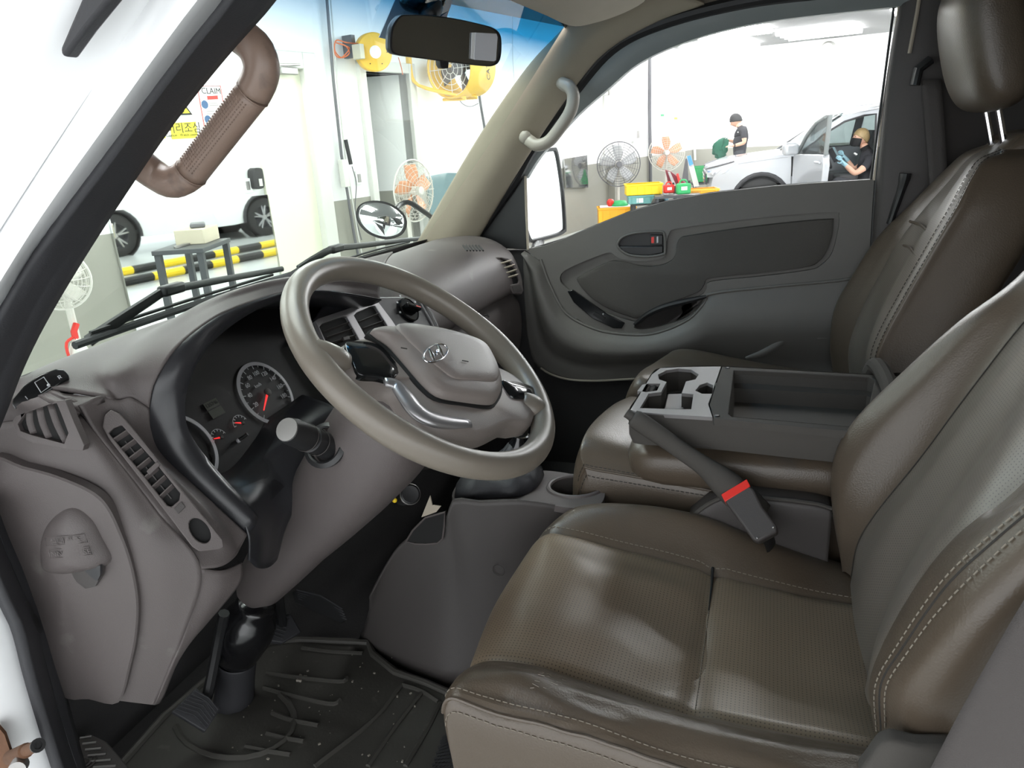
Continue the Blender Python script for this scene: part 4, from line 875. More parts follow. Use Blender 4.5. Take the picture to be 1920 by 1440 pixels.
m = MB(); m.grid(sgrid([[p+V((0, -.10, 0)) for p in (far[0], far[3], far[6], far[8])], [p+V((0, -.14, 0)) for p in (cen[0], cen[3], cen[6], cen[8])], [p+V((0, -.02, 0)) for p in (nback[0], nback[3], nback[6], nback[8])]], 12, 12)); m.build('seat_rear', 'dash_dark', ds, solid=.004)
def headrest(par, c, w_=.25, tilt=R(-14), mt='leather'):
    lo = []; M = Matrix.Rotation(tilt, 3, 'X')
    for k, (s_, d) in enumerate(((-1, .25), (-.96, .62), (-.8, .88), (-.5, .98), (0, 1), (.5, .98), (.8, .88), (.96, .62), (1, .25))):
        l = []
        for t in range(28):
            a = 2*math.pi*t/28; cy_, sz_ = math.cos(a), math.sin(a)
            l.append(V(c)+M @ V((s_*w_/2, .058*d*abs(cy_)**.7*(1 if cy_ > 0 else -1), .125*(.55+.45*d)*abs(sz_)**.8*(1.0 if sz_ > 0 else -1))))
        lo.append(l)
    MB().loft(lo).build('headrest', mt, par, sub=1, sm=180)
    for sx in (-.045, .045):
        a = V(c)+M @ V((sx, 0, -.10)); b = V(c)+M @ V((sx, -.004, -.23)); MB().tube([a, b], .006, 10).build('headrest_post', 'chrome', par)
        MB().box(b+V((0, 0, .018)), (.03, .03, .012)).build('post_guide', 'dash_dark', par, bev=.003)
headrest(ds, (-.40, -.83, 1.63))
# ================================================================ PASSENGER SEAT
ps = thing('passenger_seat', 'grey-brown leather passenger seat with headrest on chrome posts', 'car seat', (.42, -.4, .6))
pfar = [P(1562, 705, .635), P(1556, 640, .635), P(1566, 575, .635), P(1596, 520, .632), P(1645, 445, .628), P(1702, 388, .62), P(1768, 322, .60), P(1808, 287, .56), P(1850, 271, .50)]
pl1 = [P(1590, 715, .56), P(1588, 650, .56), P(1612, 580, .56), P(1640, 525, .557), P(1680, 455, .553), P(1722, 400, .545), P(1775, 340, .52), P(1815, 295, .48), P(1860, 274, .44)]
pl2 = [P(1622, 722, .46), P(1625, 655, .46), P(1650, 580, .46), P(1678, 525, .458), P(1712, 462, .452), P(1745, 408, .445), P(1792, 345, .43), P(1828, 300, .41), P(1870, 277, .39)]
pns = [P(1640, 735, .235), P(1636, 680, .235), P(1650, 632, .235), P(1694, 549, .235), P(1753, 447, .235), P(1787, 389, .24), P(1818, 330, .26), P(1842, 299, .28), P(1885, 280, .31)]
pmid = [p.lerp(q, .5)+V((0, .006, .003)) for p, q in zip(pl2, pns)]
psd = [p+V((-.012, -.03, 0)) for p in pns]; psd2 = [p+V((-.008, -.13, .0)) for p in pns]; pbk = [p+V((.03, -.16, -.005)) for p in pns]
pfb = [p+V((.012, -.05, 0)) for p in pfar]; pfb2 = [p+V((0, -.14, 0)) for p in pfar]
rows = [pfb2, pfb, pfar, pl1, pl2, pmid, pns, psd, psd2, pbk]
G = sgrid(rows, 49, 91); rk = lambda k: k*10
for r in (rk(3), rk(6)):
    for d_ in (-1, 0, 1):
        for p in G[r+d_]: p.y -= .004*(1 if d_ == 0 else .5)
for a, b, nm, mt in ((0, 3, 'back_bolster', 'leather'), (3, 6, 'back_panel', 'perf_back'), (6, 9, 'back_side_panel', 'leather')):
    MB().grid(sub(G, rk(a), rk(b), 0, 48)).build(nm, mt, ps, sm=180)
toproll(G[rk(1):rk(8)], ps)
m = MB(); stitch(m, [p+V((0, .001, 0)) for p in G[rk(6)-2]]); stitch(m, [p+V((-.001, .001, 0)) for p in G[rk(6)+2]]); m.build('stitching', 'thread_dark', ps, kind='stuff', sm=0)
for (a, b) in (((1694, 459), (1723, 481)), ((1709, 415), (1750, 440))):
    MB().tube(spl([P(a[0], a[1], .54)+V((-.002, .003, 0)), P((a[0]+b[0])/2+3, (a[1]+b[1])/2-6, .44)+V((0, .006, 0)), P(b[0], b[1], .30)+V((0, .004, 0))], 10), .003, 6).build('cross_seam', 'leather', ps)
headrest(ps, P(1842, 80, .42), .30)
# cushion of passenger and middle seat
pc_ = [row(.63, [(-.20, .72), (-.19, .84), (-.20, .905), (-.26, .935), (-.40, .915), (-.60, .90)]), row(.59, [(-.19, .72), (-.180, .86), (-.198, .94), (-.25, .962), (-.40, .935), (-.60, .905)]), row(.5, [(-.18, .72), (-.172, .87), (-.192, .955), (-.24, .972), (-.40, .92), (-.60, .895)]),
       row(.38, [(-.175, .72), (-.160, .88), (-.178, .970), (-.23, .985), (-.40, .92), (-.60, .895)]), row(.26, [(-.17, .72), (-.150, .88), (-.168, .985), (-.22, 1.002), (-.40, .94), (-.60, .905)]), row(.20, [(-.165, .72), (-.148, .88), (-.168, .975), (-.22, .99), (-.40, .93), (-.60, .89)]), row(.188, [(-.17, .72), (-.16, .80), (-.18, .90), (-.24, .91), (-.40, .88), (-.60, .82)])]
MB().grid(sgrid(pc_, 40, 40)).build('cushion', 'leather', ps, sm=180)
m = MB(); m.prism([V((.22, y, z)) for y, z in ((-.2, .565), (-.2, .72), (-.58, .72), (-.58, .565))], (.4, 0, 0)); m.build('seat_base', 'dash_dark', ps, bev=.01)
ms = thing('middle_seat', 'leather middle seat with its backrest folded flat into a tray console', 'car seat', (.04, -.35, .6))
mc = [row(.18, [(-.155, .72), (-.148, .86), (-.160, .955), (-.20, .972), (-.40, .93), (-.60, .92)]), row(.10, [(-.14, .72), (-.130, .87), (-.143, .965), (-.185, .982), (-.40, .93), (-.60, .92)]), row(.0, [(-.13, .72), (-.114, .87), (-.127, .966), (-.17, .984), (-.40, .93), (-.60, .92)]),
      row(-.07, [(-.125, .72), (-.112, .87), (-.125, .962), (-.165, .978), (-.40, .925), (-.60, .915)]), row(-.10, [(-.13, .72), (-.116, .86), (-.129, .948), (-.165, .955), (-.40, .92), (-.60, .91)]), row(-.118, [(-.15, .72), (-.136, .85), (-.147, .915), (-.18, .916), (-.40, .90), (-.60, .89)]), row(-.122, [(-.16, .70), (-.15, .74), (-.16, .78), (-.20, .78), (-.40, .77), (-.60, .76)])]
Gm = sgrid(mc, 46, 49); MB().grid(Gm).build('cushion', 'leather', ms, sm=180)
m = MB(); stitch(m, [p+V((-.001, 0, .001)) for p in Gm[36][14:]], .0007); stitch(m, [p+V((-.001, .001, 0)) for p in Gm[39][12:]], .0007); m.build('stitching', 'thread_dark', ms, kind='stuff', sm=0)
m = MB(); MB().tube([p+V((-.001, 0, .0)) for p in Gm[37][10:]], .002, 6).build('piping', 'leather', ms)
m.prism([V((-.10, y, z)) for y, z in ((-.17, .565), (-.17, .74), (-.58, .74), (-.58, .565))], (.27, 0, 0)); m.build('seat_base', 'dash_dark', ms, bev=.01)
# folded backrest body (leather) and plastic tray
def P2(px, py, z): return P(px, py, z, 'Z')
body = []
for y, k in ((-.215, .0), (-.225, .55), (-.245, .85), (-.28, 1), (-.45, 1.02), (-.60, 1), (-.68, .95)):
    l = []
    for t in range(28):
        a = 2*math.pi*t/28; cx_, cz_ = math.cos(a), math.sin(a)
        l.append(V((.025+(.112+.042*k)*abs(cx_)**.5*(1 if cx_ > 0 else -1), y, .955+(.02+.025*k)*abs(cz_)**.6*(1 if cz_ > 0 else -1))))
    body.append(l)
bd = MB().loft(body).build('folded_backrest', 'leather', ms, sm=180)
MB().prism([P(1540, 836, -.134), P(1470, 832, -.134), P(1476, 843, -.134), P(1500, 850, -.134), P(1540, 850, -.134)], (-.008, 0, 0)).build('release_strap', 'dash_dark', ms, bev=.001)
MB().prism([P(1562, 838, -.134), P(1536, 837, -.134), P(1536, 850, -.134), P(1562, 850, -.134)], (-.005, 0, 0)).build('strap_slot', 'cavity', ms)
ZT = 1.064
# console frame: lower shell under the top plates
sh = []
oz = [(1180, 767), (1196, 742), (1222, 700), (1238, 690), (1280, 687), (1352, 686), (1500, 694), (1640, 702), (1700, 706), (1690, 820), (1600, 808), (1480, 797), (1340, 784), (1250, 779), (1190, 775)]
ot = spl([P2(x, y, ZT-.002) for x, y in oz], 90, True); cc = sum(ot, V())/90
sh = [[cc+(p-cc)*1.0 for p in ot], [cc+(p-cc)*1.004+V((0, 0, -.012)) for p in ot], [cc+(p-cc)*1.0+V((0, 0, -.04)) for p in ot], [cc+(p-cc)*.97+V((0, 0, -.055)) for p in ot]]
MB().loft(sh, False).build('console_shell', 'tray', ms, sm=60)
# front plate with cup holder cutouts
fo = [(1182, 768), (1198, 742), (1222, 702), (1238, 690), (1280, 688), (1352, 687), (1338, 728), (1328, 757), (1336, 782), (1250, 777), (1192, 772)]
fo3 = [P2(x, y, ZT) for x, y in fo]
cupo = [(1200, 765), (1216, 738), (1240, 735), (1250, 716), (1236, 711), (1234, 702), (1250, 694), (1272, 691), (1296, 693), (1310, 702), (1304, 711), (1286, 715), (1278, 737), (1300, 739), (1296, 767), (1275, 767), (1240, 766)]
coin = [(1195, 733), (1204, 721), (1216, 719), (1238, 719), (1232, 732), (1210, 735)]
half = [(1304, 732), (1312, 722), (1326, 717), (1337, 722), (1336, 738), (1316, 738)]
fp = plate(fo3, [[P2(x, y, ZT) for x, y in h] for h in (cupo, coin, half)], (0, 0, -.006)).build('cup_tray', 'console_plastic', ms, bev=.0012, label='pale plastic plate with cup holder cutouts')
MB().prism([cc+(p-cc)*.97+V((0, 0, -.05)) for p in fo3], (0, 0, -.003)).build('cup_floor', 'dash_dark', fp)
for h in (cupo, coin, half):
    q = [P2(x, y, ZT-.004) for x, y in h]; MB().grid([q, [p+V((0, 0, -.045)) for p in q]], wrap=True).build('cup_wall', 'tray', fp)
MB().prism([P2(x, y, ZT-.03) for x, y in ((1252, 738), (1285, 738), (1282, 770), (1244, 770))], (0, 0, -.02)).build('cup_step', 'console_plastic', fp, bev=.002)
for k in range(3): MB().tube([P2(1200+9*k, 738, ZT-.012), P2(1212+9*k, 722, ZT-.006)], .005, 8).build('coin_roll', 'tray', fp)
# rear tray
to = [(1354, 687), (1500, 695), (1640, 703), (1700, 706), (1690, 822), (1600, 809), (1480, 798), (1339, 784), (1331, 757), (1340, 728)]
ti = [(1376, 694), (1500, 700), (1628, 707), (1640, 712), (1622, 795), (1604, 801), (1480, 790), (1372, 781), (1366, 776)]
tr = plate([P2(x, y, ZT+.001) for x, y in to], [[P2(x, y, ZT+.001) for x, y in ti]], (0, 0, -.012)).build('storage_tray', 'tray', ms, bev=.0015, label='long open storage tray')
ti3 = [P2(x, y, ZT) for x, y in ti]; tc = sum(ti3, V())/len(ti3)
d1 = [V((tc.x+(p.x-tc.x)*.93, tc.y+(p.y-tc.y)*.985, p.z-.022)) for p in ti3]; d2 = [V((tc.x+(p.x-tc.x)*.80, tc.y+(p.y-tc.y)*.975, p.z-.026)) for p in ti3]; d3 = [V((tc.x+(p.x-tc.x)*.74, tc.y+(p.y-tc.y)*.96, p.z-.050)) for p in ti3]
m = MB(); m.loft([ti3, d1, d2, d3], False); m.f.append([len(m.v)-len(ti3)+k for k in range(len(ti3))]); m.build('tray_well', 'tray', tr, sm=30)
for x, y in ((1344, 780), (1364, 690)): MB().ball(P2(x, y, ZT+.001), (.005, .005, .002), 6).build('rubber_stop', 'black', tr)
MB().prism([P2(x, y, ZT-.004) for x, y in ((1340, 722), (1366, 722), (1362, 746), (1344, 746))], (0, 0, .005)).build('tray_latch', 'tray', tr, bev=.002)
m = MB(); a, b = P2(1640, 690, ZT+.012), P2(1680, 735, ZT+.012); m.tube(spl([V((.15, -.615, ZT-.01)), V((.13, -.622, ZT+.012)), V((.03, -.628, ZT+.014)), V((-.09, -.622, ZT+.012)), V((-.11, -.615, ZT-.01))], 20), .014, 10); m.build('hinge_bar', 'tray', tr)
# ================================================================ HAND BRAKE
hb = thing('hand_brake', 'brown plastic hand brake lever raised beside the middle seat', 'hand brake', P(1400, 1000, -.175))
X = -.178
q = [P(1186, 782, X), P(1210, 798, X), P(1245, 822, X), P(1285, 850, X), P(1320, 874, X), P(1350, 898, X), P(1385, 930, X), P(1420, 965, X)]
MB().tube(spl(q, 30), [.0125, .0150, .0155, .0158, .0158, .0156, .0154, .0152, .0150, .0148, .0147, .0146, .0146, .0147, .0149, .0152, .0158, .0166, .0178, .0192, .0208, .0222, .0234, .0244, .0250, .0254, .0256, .0256, .0256, .0256], 18, up=V((0, .7, .7)), sq=.82).build('grip', 'tray', hb, sm=180)
d = (q[0]-q[1]).normalized()
MB().tube([q[0]-d*.004, q[0]+d*.012], .0075, 14).build('release_button', 'tray', hb)
MB().tube([q[0]+V((0, -.01, .004))-d*.004, q[5]+V((0, -.004, .013))], .004, 6).build('grip_ridge', 'tray', hb)
hc = thing('brake_cover', 'dark grey plastic hand brake cover between the front seats', 'cover', (-.17, -.45, .8))
tp_ = [P(1290, 975, -.168), P(1330, 945, -.168), P(1372, 930, -.168), P(1440, 935, -.168), P(1525, 945, -.168), P(1560, 955, -.168)]
bt_ = [p+V((-.01, 0, -.17)) for p in tp_]
rows = [[p+V((.055, 0, -.002)) for p in tp_], [p+V((.012, 0, .003)) for p in tp_], tp_, [p+V((-.006, 0, -.012)) for p in tp_], [p.lerp(r_, .5) for p, r_ in zip(tp_, bt_)], bt_]
MB().grid(sgrid(rows, 24, 20)).build('cover', 'dash_dark', hc, solid=.004)
MB().tube(spl([p+V((-.002, 0, .002)) for p in tp_], 20), .003, 6).build('edge_bead', 'tray', hc)
# seat belt buckle
bu = thing('seat_belt_buckle', 'grey seat belt buckle with red release button leaning by the driver seat', 'seat belt buckle', P(1420, 1010, -.215))
bp_ = Pl(P(1400, 960, -.222), (-.62, .1, .55))
m = MB(); m.prism([bp_(x, y) for x, y in ((1357, 937), (1404, 908), (1414, 918), (1430, 950), (1456, 985), (1458, 997), (1422, 1016), (1412, 1013), (1385, 975))], -bp_.n*.022); m.build('casing', 'dash_dark', bu, bev=.004, bseg=3)
MB().prism([bp_(x, y, .0006) for x, y in ((1352, 927), (1400, 898), (1407, 912), (1359, 941))], -bp_.n*.018).build('release_button', 'red', bu, bev=.001, label='red release button')
for x, y in ((1450, 989), (1420, 1009)): MB().ball(bp_(x, y), .0022, 6).build('rivet', 'steel', bu)
MB().tube([bp_(1436, 1000, -.014), bp_(1442, 1012, -.03), bp_(1446, 1025, -.05)], .012, 8, sq=.3).build('stalk_strap', 'black', bu)
# driver seat belt webbing at the door side
sb = thing('seat_belt', 'grey seat belt webbing hanging beside the driver backrest', 'seat belt', P(1790, 1420, -.70))
l = [P(1935, 1100, -.69), P(1870, 1210, -.695), P(1800, 1335, -.70), P(1745, 1440, -.705), P(1700, 1520, -.71)]; r_ = [P(2080, 1180, -.70), P(2020, 1260, -.705), P(1950, 1400, -.71), P(1930, 1480, -.715), P(1900, 1560, -.72)]
MB().grid(sgrid([l, [p.lerp(q, .5)+V((-.004, 0, 0)) for p, q in zip(l, r_)], r_], 30, 8)).build('webbing', 'belt', sb, solid=.0016)
sk = thing('seat_side_cover', 'grey plastic recliner cover at the foot of the driver backrest', 'cover', P(1740, 1440, -.66))
q = [P(1612, 1450, -.672), P(1650, 1398, -.672), P(1672, 1390, -.672), P(1720, 1402, -.672), P(1790, 1402, -.672), P(1830, 1450, -.672), P(1800, 1540, -.672), P(1620, 1540, -.672)]
MB().prism(q, (.02, 0, 0)).build('shell', 'tray', sk, bev=.005, bseg=3)
# passenger belt anchor on the rear pillar
pb = thing('belt_anchor', 'black upper seat belt anchor with webbing on the passenger rear pillar', 'seat belt', P(1720, 140, .63))
MB().tube([P(1715, 160, .63), P(1722, 130, .63), P(1745, 112, .63)], .02, 10, sq=.5).build('guide', 'black', pb)
MB().grid(sgrid([[P(1728, 150, .625), P(1740, 300, .62), P(1752, 480, .61)], [P(1765, 150, .625), P(1775, 300, .62), P(1785, 480, .61)]], 10, 4)).build('webbing', 'belt', pb, solid=.002)
MB().tube(spl([P(1698, 325, .64), P(1692, 350, .64), P(1678, 390, .64), P(1668, 420, .64)], 8), [.02, .02, .016, .014, .014, .013, .012, .012], 10, sq=.6).build('tongue_sleeve', 'black', pb)
# ================================================================ PASSENGER DOOR
pd_ = thing('passenger_door', 'grey passenger door trim with fabric insert and black latch handle', 'car door', (.70, -.2, .8))
XD = .688
top = [(984, 468), (1020, 461), (1060, 447), (1120, 421), (1180, 397), (1250, 377), (1330, 362), (1450, 349), (1560, 341), (1641, 336), (1645, 345), (1640, 400), (1632, 460), (1622, 515)]
swo = [(1560, 526), (1450, 536), (1335, 550), (1322, 566), (1290, 599), (1225, 625), (1160, 625), (1110, 614), (1060, 585), (1030, 530), (1018, 495), (1000, 480)]
moat = [(1062, 540), (1050, 525), (1058, 508), (1100, 488), (1140, 474), (1152, 478), (1165, 486), (1200, 490), (1235, 486), (1248, 478), (1250, 455), (1255, 437), (1272, 428), (1380, 414), (1480, 403), (1565, 398), (1573, 405), (1572, 430), (1560, 475), (1540, 497), (1515, 507), (1420, 519), (1333, 528), (1325, 540), (1310, 556), (1240, 580), (1200, 602), (1180, 601), (1140, 588), (1100, 566)]
hbz = [(1158, 460), (1164, 447), (1180, 439), (1205, 435), (1238, 434), (1246, 441), (1247, 470), (1242, 477), (1215, 481), (1185, 479), (1168, 472)]
cup = [(1188, 614), (1212, 594), (1245, 577), (1290, 564), (1318, 558), (1312, 574), (1290, 594), (1255, 608), (1215, 617)]
def D(l, off=0): return [P(x, y, XD)+V((off, 0, 0)) for x, y in l]
up = plate(D(top+swo), [spl(D(moat), 90, True), spl(D(hbz), 36, True), spl(D(cup), 30, True)], (.014, 0, 0)).build('upper_trim', 'door_trim', pd_, bev=.004, bseg=3)
MB().prism([p+V((.013, 0, 0)) for p in D(top+swo)], (.006, 0, 0)).build('trim_backing', 'door_trim', pd_)
ins_ = [(1082, 527), (1088, 518), (1120, 501), (1145, 490), (1160, 491), (1190, 498), (1230, 499), (1255, 491), (1267, 476), (1269, 458), (1276, 446), (1292, 442), (1380, 429), (1480, 417), (1555, 411), (1562, 415), (1560, 440), (1550, 472), (1535, 491), (1512, 501), (1420, 513), (1332, 522), (1320, 535), (1305, 550), (1240, 573), (1198, 596), (1180, 594), (1140, 579), (1108, 558)]
e = spl(D(ins_, .012), 100, True); c = sum(e, V())/100
MB().loft([e, [p+V((-.010, 0, 0)) for p in e], [c.lerp(p, .985)+V((-.0125, 0, 0)) for p in e], [c.lerp(p, .9)+V((-.0135, 0, 0)) for p in e]]).build('fabric_insert', 'door_fabric', pd_, sm=50, label='dark grey fabric insert panel')
# inside latch
MB().prism(spl(D(hbz, .012), 30, True), (.003, 0, 0)).build('latch_recess', 'black', pd_)
hh = D([(1161, 462), (1200, 462), (1243, 461), (1243, 474), (1215, 479), (1185, 477), (1168, 471)], -.002)
MB().prism(hh, (.010, 0, 0)).build('latch_handle', 'black', pd_, bev=.002)
MB().prism(D([(1219, 441), (1242, 441), (1242, 459), (1219, 459)], .002), (.008, 0, 0)).build('lock_slider', 'black', pd_, bev=.001)
MB().prism(D([(1221, 445), (1226, 444), (1226, 456), (1221, 456)], .0015), (.002, 0, 0)).build('lock_mark', 'red', pd_)
MB().prism(D([(1231, 444), (1234, 443), (1234, 455), (1231, 456)], .0015), (.002, 0, 0)).build('lock_ridge', 'gauge_white', pd_)
MB().tube(spl(D(hbz, -.001), 40, True), .0035, 8, closed=True).build('latch_bezel', 'door_trim', pd_)
# pull pocket and switches
MB().prism(spl(D(cup, .013), 30, True), (.003, 0, 0)).build('pull_pocket', 'dash_dark', pd_)
MB().tube(spl(D([(1190, 608), (1215, 588), (1250, 573), (1300, 561), (1325, 555)], -.006), 24), [.004+.004*math.sin(math.pi*k/23) for k in range(24)], 8).build('pull_bar', 'black', pd_)
swt = MB().prism(D([(1064, 546), (1074, 543), (1105, 565), (1140, 589), (1172, 605), (1166, 616), (1150, 615), (1110, 596), (1076, 567)], -.003), (.008, 0, 0)).build('switch_panel', 'gloss_black', pd_, bev=.002)
MB().prism(D([(1116, 584), (1136, 596), (1131, 601), (1112, 589)], -.007), (.005, 0, 0)).build('window_switch', 'black', swt, bev=.001)
MB().ball(P(1131, 589, XD-.006), .0022, 6).build('switch_light', 'gauge_white', swt)
MB().tube(spl(D([(1014, 486), (1030, 530), (1060, 585), (1110, 614), (1160, 625), (1225, 625), (1290, 599), (1322, 566), (1335, 550), (1450, 537), (1560, 527), (1625, 518)], -.003), 70), .0042, 8).build('armrest_edge', 'door_trim', pd_)
# lower trim: swells under the armrest then tucks under
tp_ = D(swo[::-1]+[(1622, 516)], -.002)
tp_ = spl(D([(984, 470), (1000, 480), (1018, 495), (1030, 530), (1060, 585), (1110, 614), (1160, 625), (1225, 625), (1290, 599), (1322, 566), (1335, 550), (1450, 536), (1560, 526), (1622, 516)], -.002), 60, arc=True)
bt_ = spl([P(x, y, .70) for x, y in ((981, 480), (983, 560), (990, 640), (1005, 685), (1030, 702), (1070, 714), (1120, 716), (1180, 714), (1260, 725), (1350, 740), (1450, 750), (1540, 760), (1620, 770), (1640, 700))], 60, arc=True)
G = [tp_] + [[p.lerp(q, k)+V((-.030*math.sin(math.pi*min(1, k*1.6))*(1 if k < .6 else .3), 0, 0)) for p, q in zip(tp_, bt_)] for k in (.06, .18, .34, .5, .66, .82, 1)]
MB().grid(sgrid(G, 60, 28)).build('lower_trim', 'door_trim', pd_, solid=.004)
m = MB(); m.prism([V((.712, y, z)) for y, z in ((.24, .46), (.22, 1.0), (-.64, 1.0), (-.68, .46))], (.02, 0, 0)); m.build('lower_lining', 'carpet', pd_)
MB().tube(spl([P(x, y, .69) for x, y in ((1014, 690), (1034, 702), (1070, 712), (1120, 714), (1190, 710))], 20), .003, 6).build('trim_edge', 'handle_grey', pd_)
MB().tube(spl([P(x, y, .672) for x, y in ((1398, 672), (1430, 662), (1460, 645), (1492, 615))], 16), [.004+.006*math.sin(math.pi*k/15) for k in range(16)], 8, sq=.4).build('pocket_edge', 'door_trim', pd_)
MB().prism([P(x, y, .665) for x, y in ((1520, 610), (1556, 602), (1556, 640), (1528, 642))], (.02, 0, 0)).build('seat_side_pull', 'door_trim', pd_, bev=.008, bseg=3)
# door window frame, glass and corner sail
fi = [(986, 335, .70), (1010, 297, .70), (1041, 262, .698), (1087, 212, .694), (1145, 162, .688), (1191, 123, .684), (1253, 91, .678), (1345, 60, .672), (1461, 37, .668), (1684, 12, .664), (1760, 4, .664)]
fo = [(968, 318, .695), (992, 280, .695), (1025, 240, .692), (1066, 190, .687), (1115, 135, .68), (1165, 86, .674), (1235, 45, .667), (1335, 17, .66), (1450, -2, .655), (1684, -25, .65), (1760, -32, .65)]
a, b = spl(Ps(fi), 50, arc=True), spl(Ps(fo), 50, arc=True)
MB().grid([[p+V((.03, 0, 0)) for p in a], a, [p.lerp(q, .3)+V((-.006, 0, 0)) for p, q in zip(a, b)], [p.lerp(q, .8)+V((-.006, 0, 0)) for p, q in zip(a, b)], b, [p+V((.03, 0, 0)) for p in b]]).build('window_frame', 'frame_grey', pd_, solid=.003)
MB().tube(spl(Ps([(1688, 10, .672), (1668, 150, .68), (1650, 270, .688), (1640, 338, .69)]), 20), .005, 8).build('frame_strip', 'visor', pd_)
MB().tube(spl(Ps([(1676, 12, .678), (1658, 150, .686), (1642, 270, .692), (1633, 338, .694)]), 20), .003, 6).build('glass_channel', 'black', pd_)
MB().tube(D([(1000, 467), (1060, 449), (1120, 423), (1180, 399), (1250, 379), (1330, 364), (1450, 351), (1560, 343), (1640, 338)], .012), .004, 6).build('glass_channel', 'black', pd_)
gz = Ps([(980, 480, .712), (1120, 440, .712), (1330, 380, .712), (1645, 350, .712), (1690, 5, .680), (1461, 30, .682), (1253, 85, .69), (1145, 155, .698), (1041, 255, .708), (985, 325, .712)])
c = sum(gz, V())/len(gz); MB().add(gz+[c], [(i, (i+1) % len(gz), len(gz)) for i in range(len(gz))]).build('door_glass', 'side_glass', pd_, sm=0, label='clear door window glass')
sail = Ps([(893, 462, .69), (906, 430, .69), (945, 380, .69), (984, 328, .69), (986, 400, .69), (988, 468, .69), (940, 466, .69)])
MB().prism(sail, (.02, 0, 0)).build('corner_sail', 'black', pd_, bev=.002)
MB().tube(Ps([(985, 330, .688), (987, 400, .688), (990, 468, .688)]), .0035, 6).build('sail_strip', 'visor', pd_)
m = MB(); m.prism([V((.735, y, z)) for y, z in ((.26, .45), (.24, 1.19), (-.66, 1.33), (-.70, .45))], (.03, 0, 0)); m.build('outer_skin', 'paint_white', pd_, bev=.01)
# ================================================================ OUTSIDE MIRRORS
om = thing('wing_mirror', 'tall black wing mirror outside the passenger window', 'mirror', P(1040, 460, .9))
mp = Pl(P(1020, 370, .92), (-.35, -.93, -.02))
go = [(984, 318), (988, 302), (1002, 292), (1034, 285), (1041, 288), (1046, 310), (1053, 360), (1057, 420), (1054, 430), (1040, 437), (1004, 446), (995, 444), (988, 420), (984, 380)]
e = spl([mp(*q) for q in go], 48, True); c = sum(e, V())/48; n = mp.n
if n.dot(CAM-c) < 0: n = -n
MB().loft([[c.lerp(p, .6)-n*.06 for p in e], [c.lerp(p, .95)-n*.045 for p in e], [c.lerp(p, 1.10)-n*.01 for p in e], [c.lerp(p, 1.10)+n*.004 for p in e], [c.lerp(p, 1.03)+n*.004 for p in e], [c.lerp(p, 1.01)-n*.002 for p in e]]).build('housing', 'black', om)
MB().add([c.lerp(p, 1.01)-n*.0015 for p in e], [tuple(range(48))]).build('glass', 'mirror', om, sm=0)
MB().tube([mp(1010, 452, -.03), P(1005, 470, .82), P(1000, 480, .74)], .018, 10).build('arm', 'black', om)
cm = thing('convex_mirror', 'oval convex look-down mirror on a bent black arm outside the windshield', 'mirror', P(830, 430, .62, 'Y'))
cpn = Pl(P(715, 412, .74, 'Y'), (-.80, -.58, .18)); c = cpn.p
if cpn.n.dot(CAM-c) < 0: cpn.n = -cpn.n
oe = [(668, 402), (676, 384), (700, 377), (730, 382), (755, 400), (762, 420), (752, 440), (725, 448), (695, 440), (675, 422)]
e = spl([cpn(*q) for q in oe], 40, True); c = sum(e, V())/40
MB().loft([[c.lerp(p, .3)-cpn.n*.05 for p in e], [c.lerp(p, .8)-cpn.n*.03 for p in e], [c.lerp(p, 1.02)-cpn.n*.004 for p in e], [c.lerp(p, 1.02)+cpn.n*.004 for p in e], [c.lerp(p, .95)+cpn.n*.004 for p in e]]).build('housing', 'black', cm, sm=60)
MB().loft([[c.lerp(p, k)+cpn.n*(.004+.030*(1-k*k)) for p in e] for k in (.96, .85, .7, .55, .4, .25, .1, .01)]).build('mirror_bowl', 'mirror', cm, sm=180)
MB().tube(spl([cpn(742, 392, -.02), P(752, 383, .74, 'Y'), P(768, 380, .72, 'Y'), P(795, 397, .68, 'Y'), P(820, 415, .64, 'Y'), P(842, 430, .60, 'Y'), V((.76, .50, 1.20)), V((.74, .47, 1.15))], 20), .0085, 10).build('arm', 'black', cm)
# ================================================================ WIPERS
gp_ = Pl(V((0, wy(0, 1.3)+.012, 1.3)), (0, 1, .91))
def wiper(lbl, arm, blade, knuckle):
    t = thing('wiper', lbl, 'wiper', gp_(*arm[0]))
    MB().tube(spl([gp_(*q, .012) for q in arm], 24), [.010-.0002*k for k in range(24)], 8, sq=.6).build('arm', 'black', t)
    bl = spl([gp_(*q, .004) for q in blade], 24); MB().tube(bl, .0065, 8).build('blade', 'rubber', t)
    MB().tube([p+V((0, 0, .011)) for p in bl[2:-2]], .003, 6).build('blade_frame', 'black', t)
    MB().box(gp_(*knuckle, .012), (.05, .02, .018)).build('knuckle', 'black', t, bev=.005)
wiper('long black wiper resting along the driver side of the windshield', [(165, 640), (215, 606), (270, 570), (310, 545), (335, 540), (430, 522), (530, 504)], [(140, 648), (260, 606), (400, 560), (548, 514)], (322, 542))
wiper('black wiper resting on the passenger side of the windshield', [(560, 505), (590, 485), (625, 467), (680, 460), (760, 450), (800, 446)], [(545, 530), (610, 508), (700, 478), (790, 455)], (630, 466))
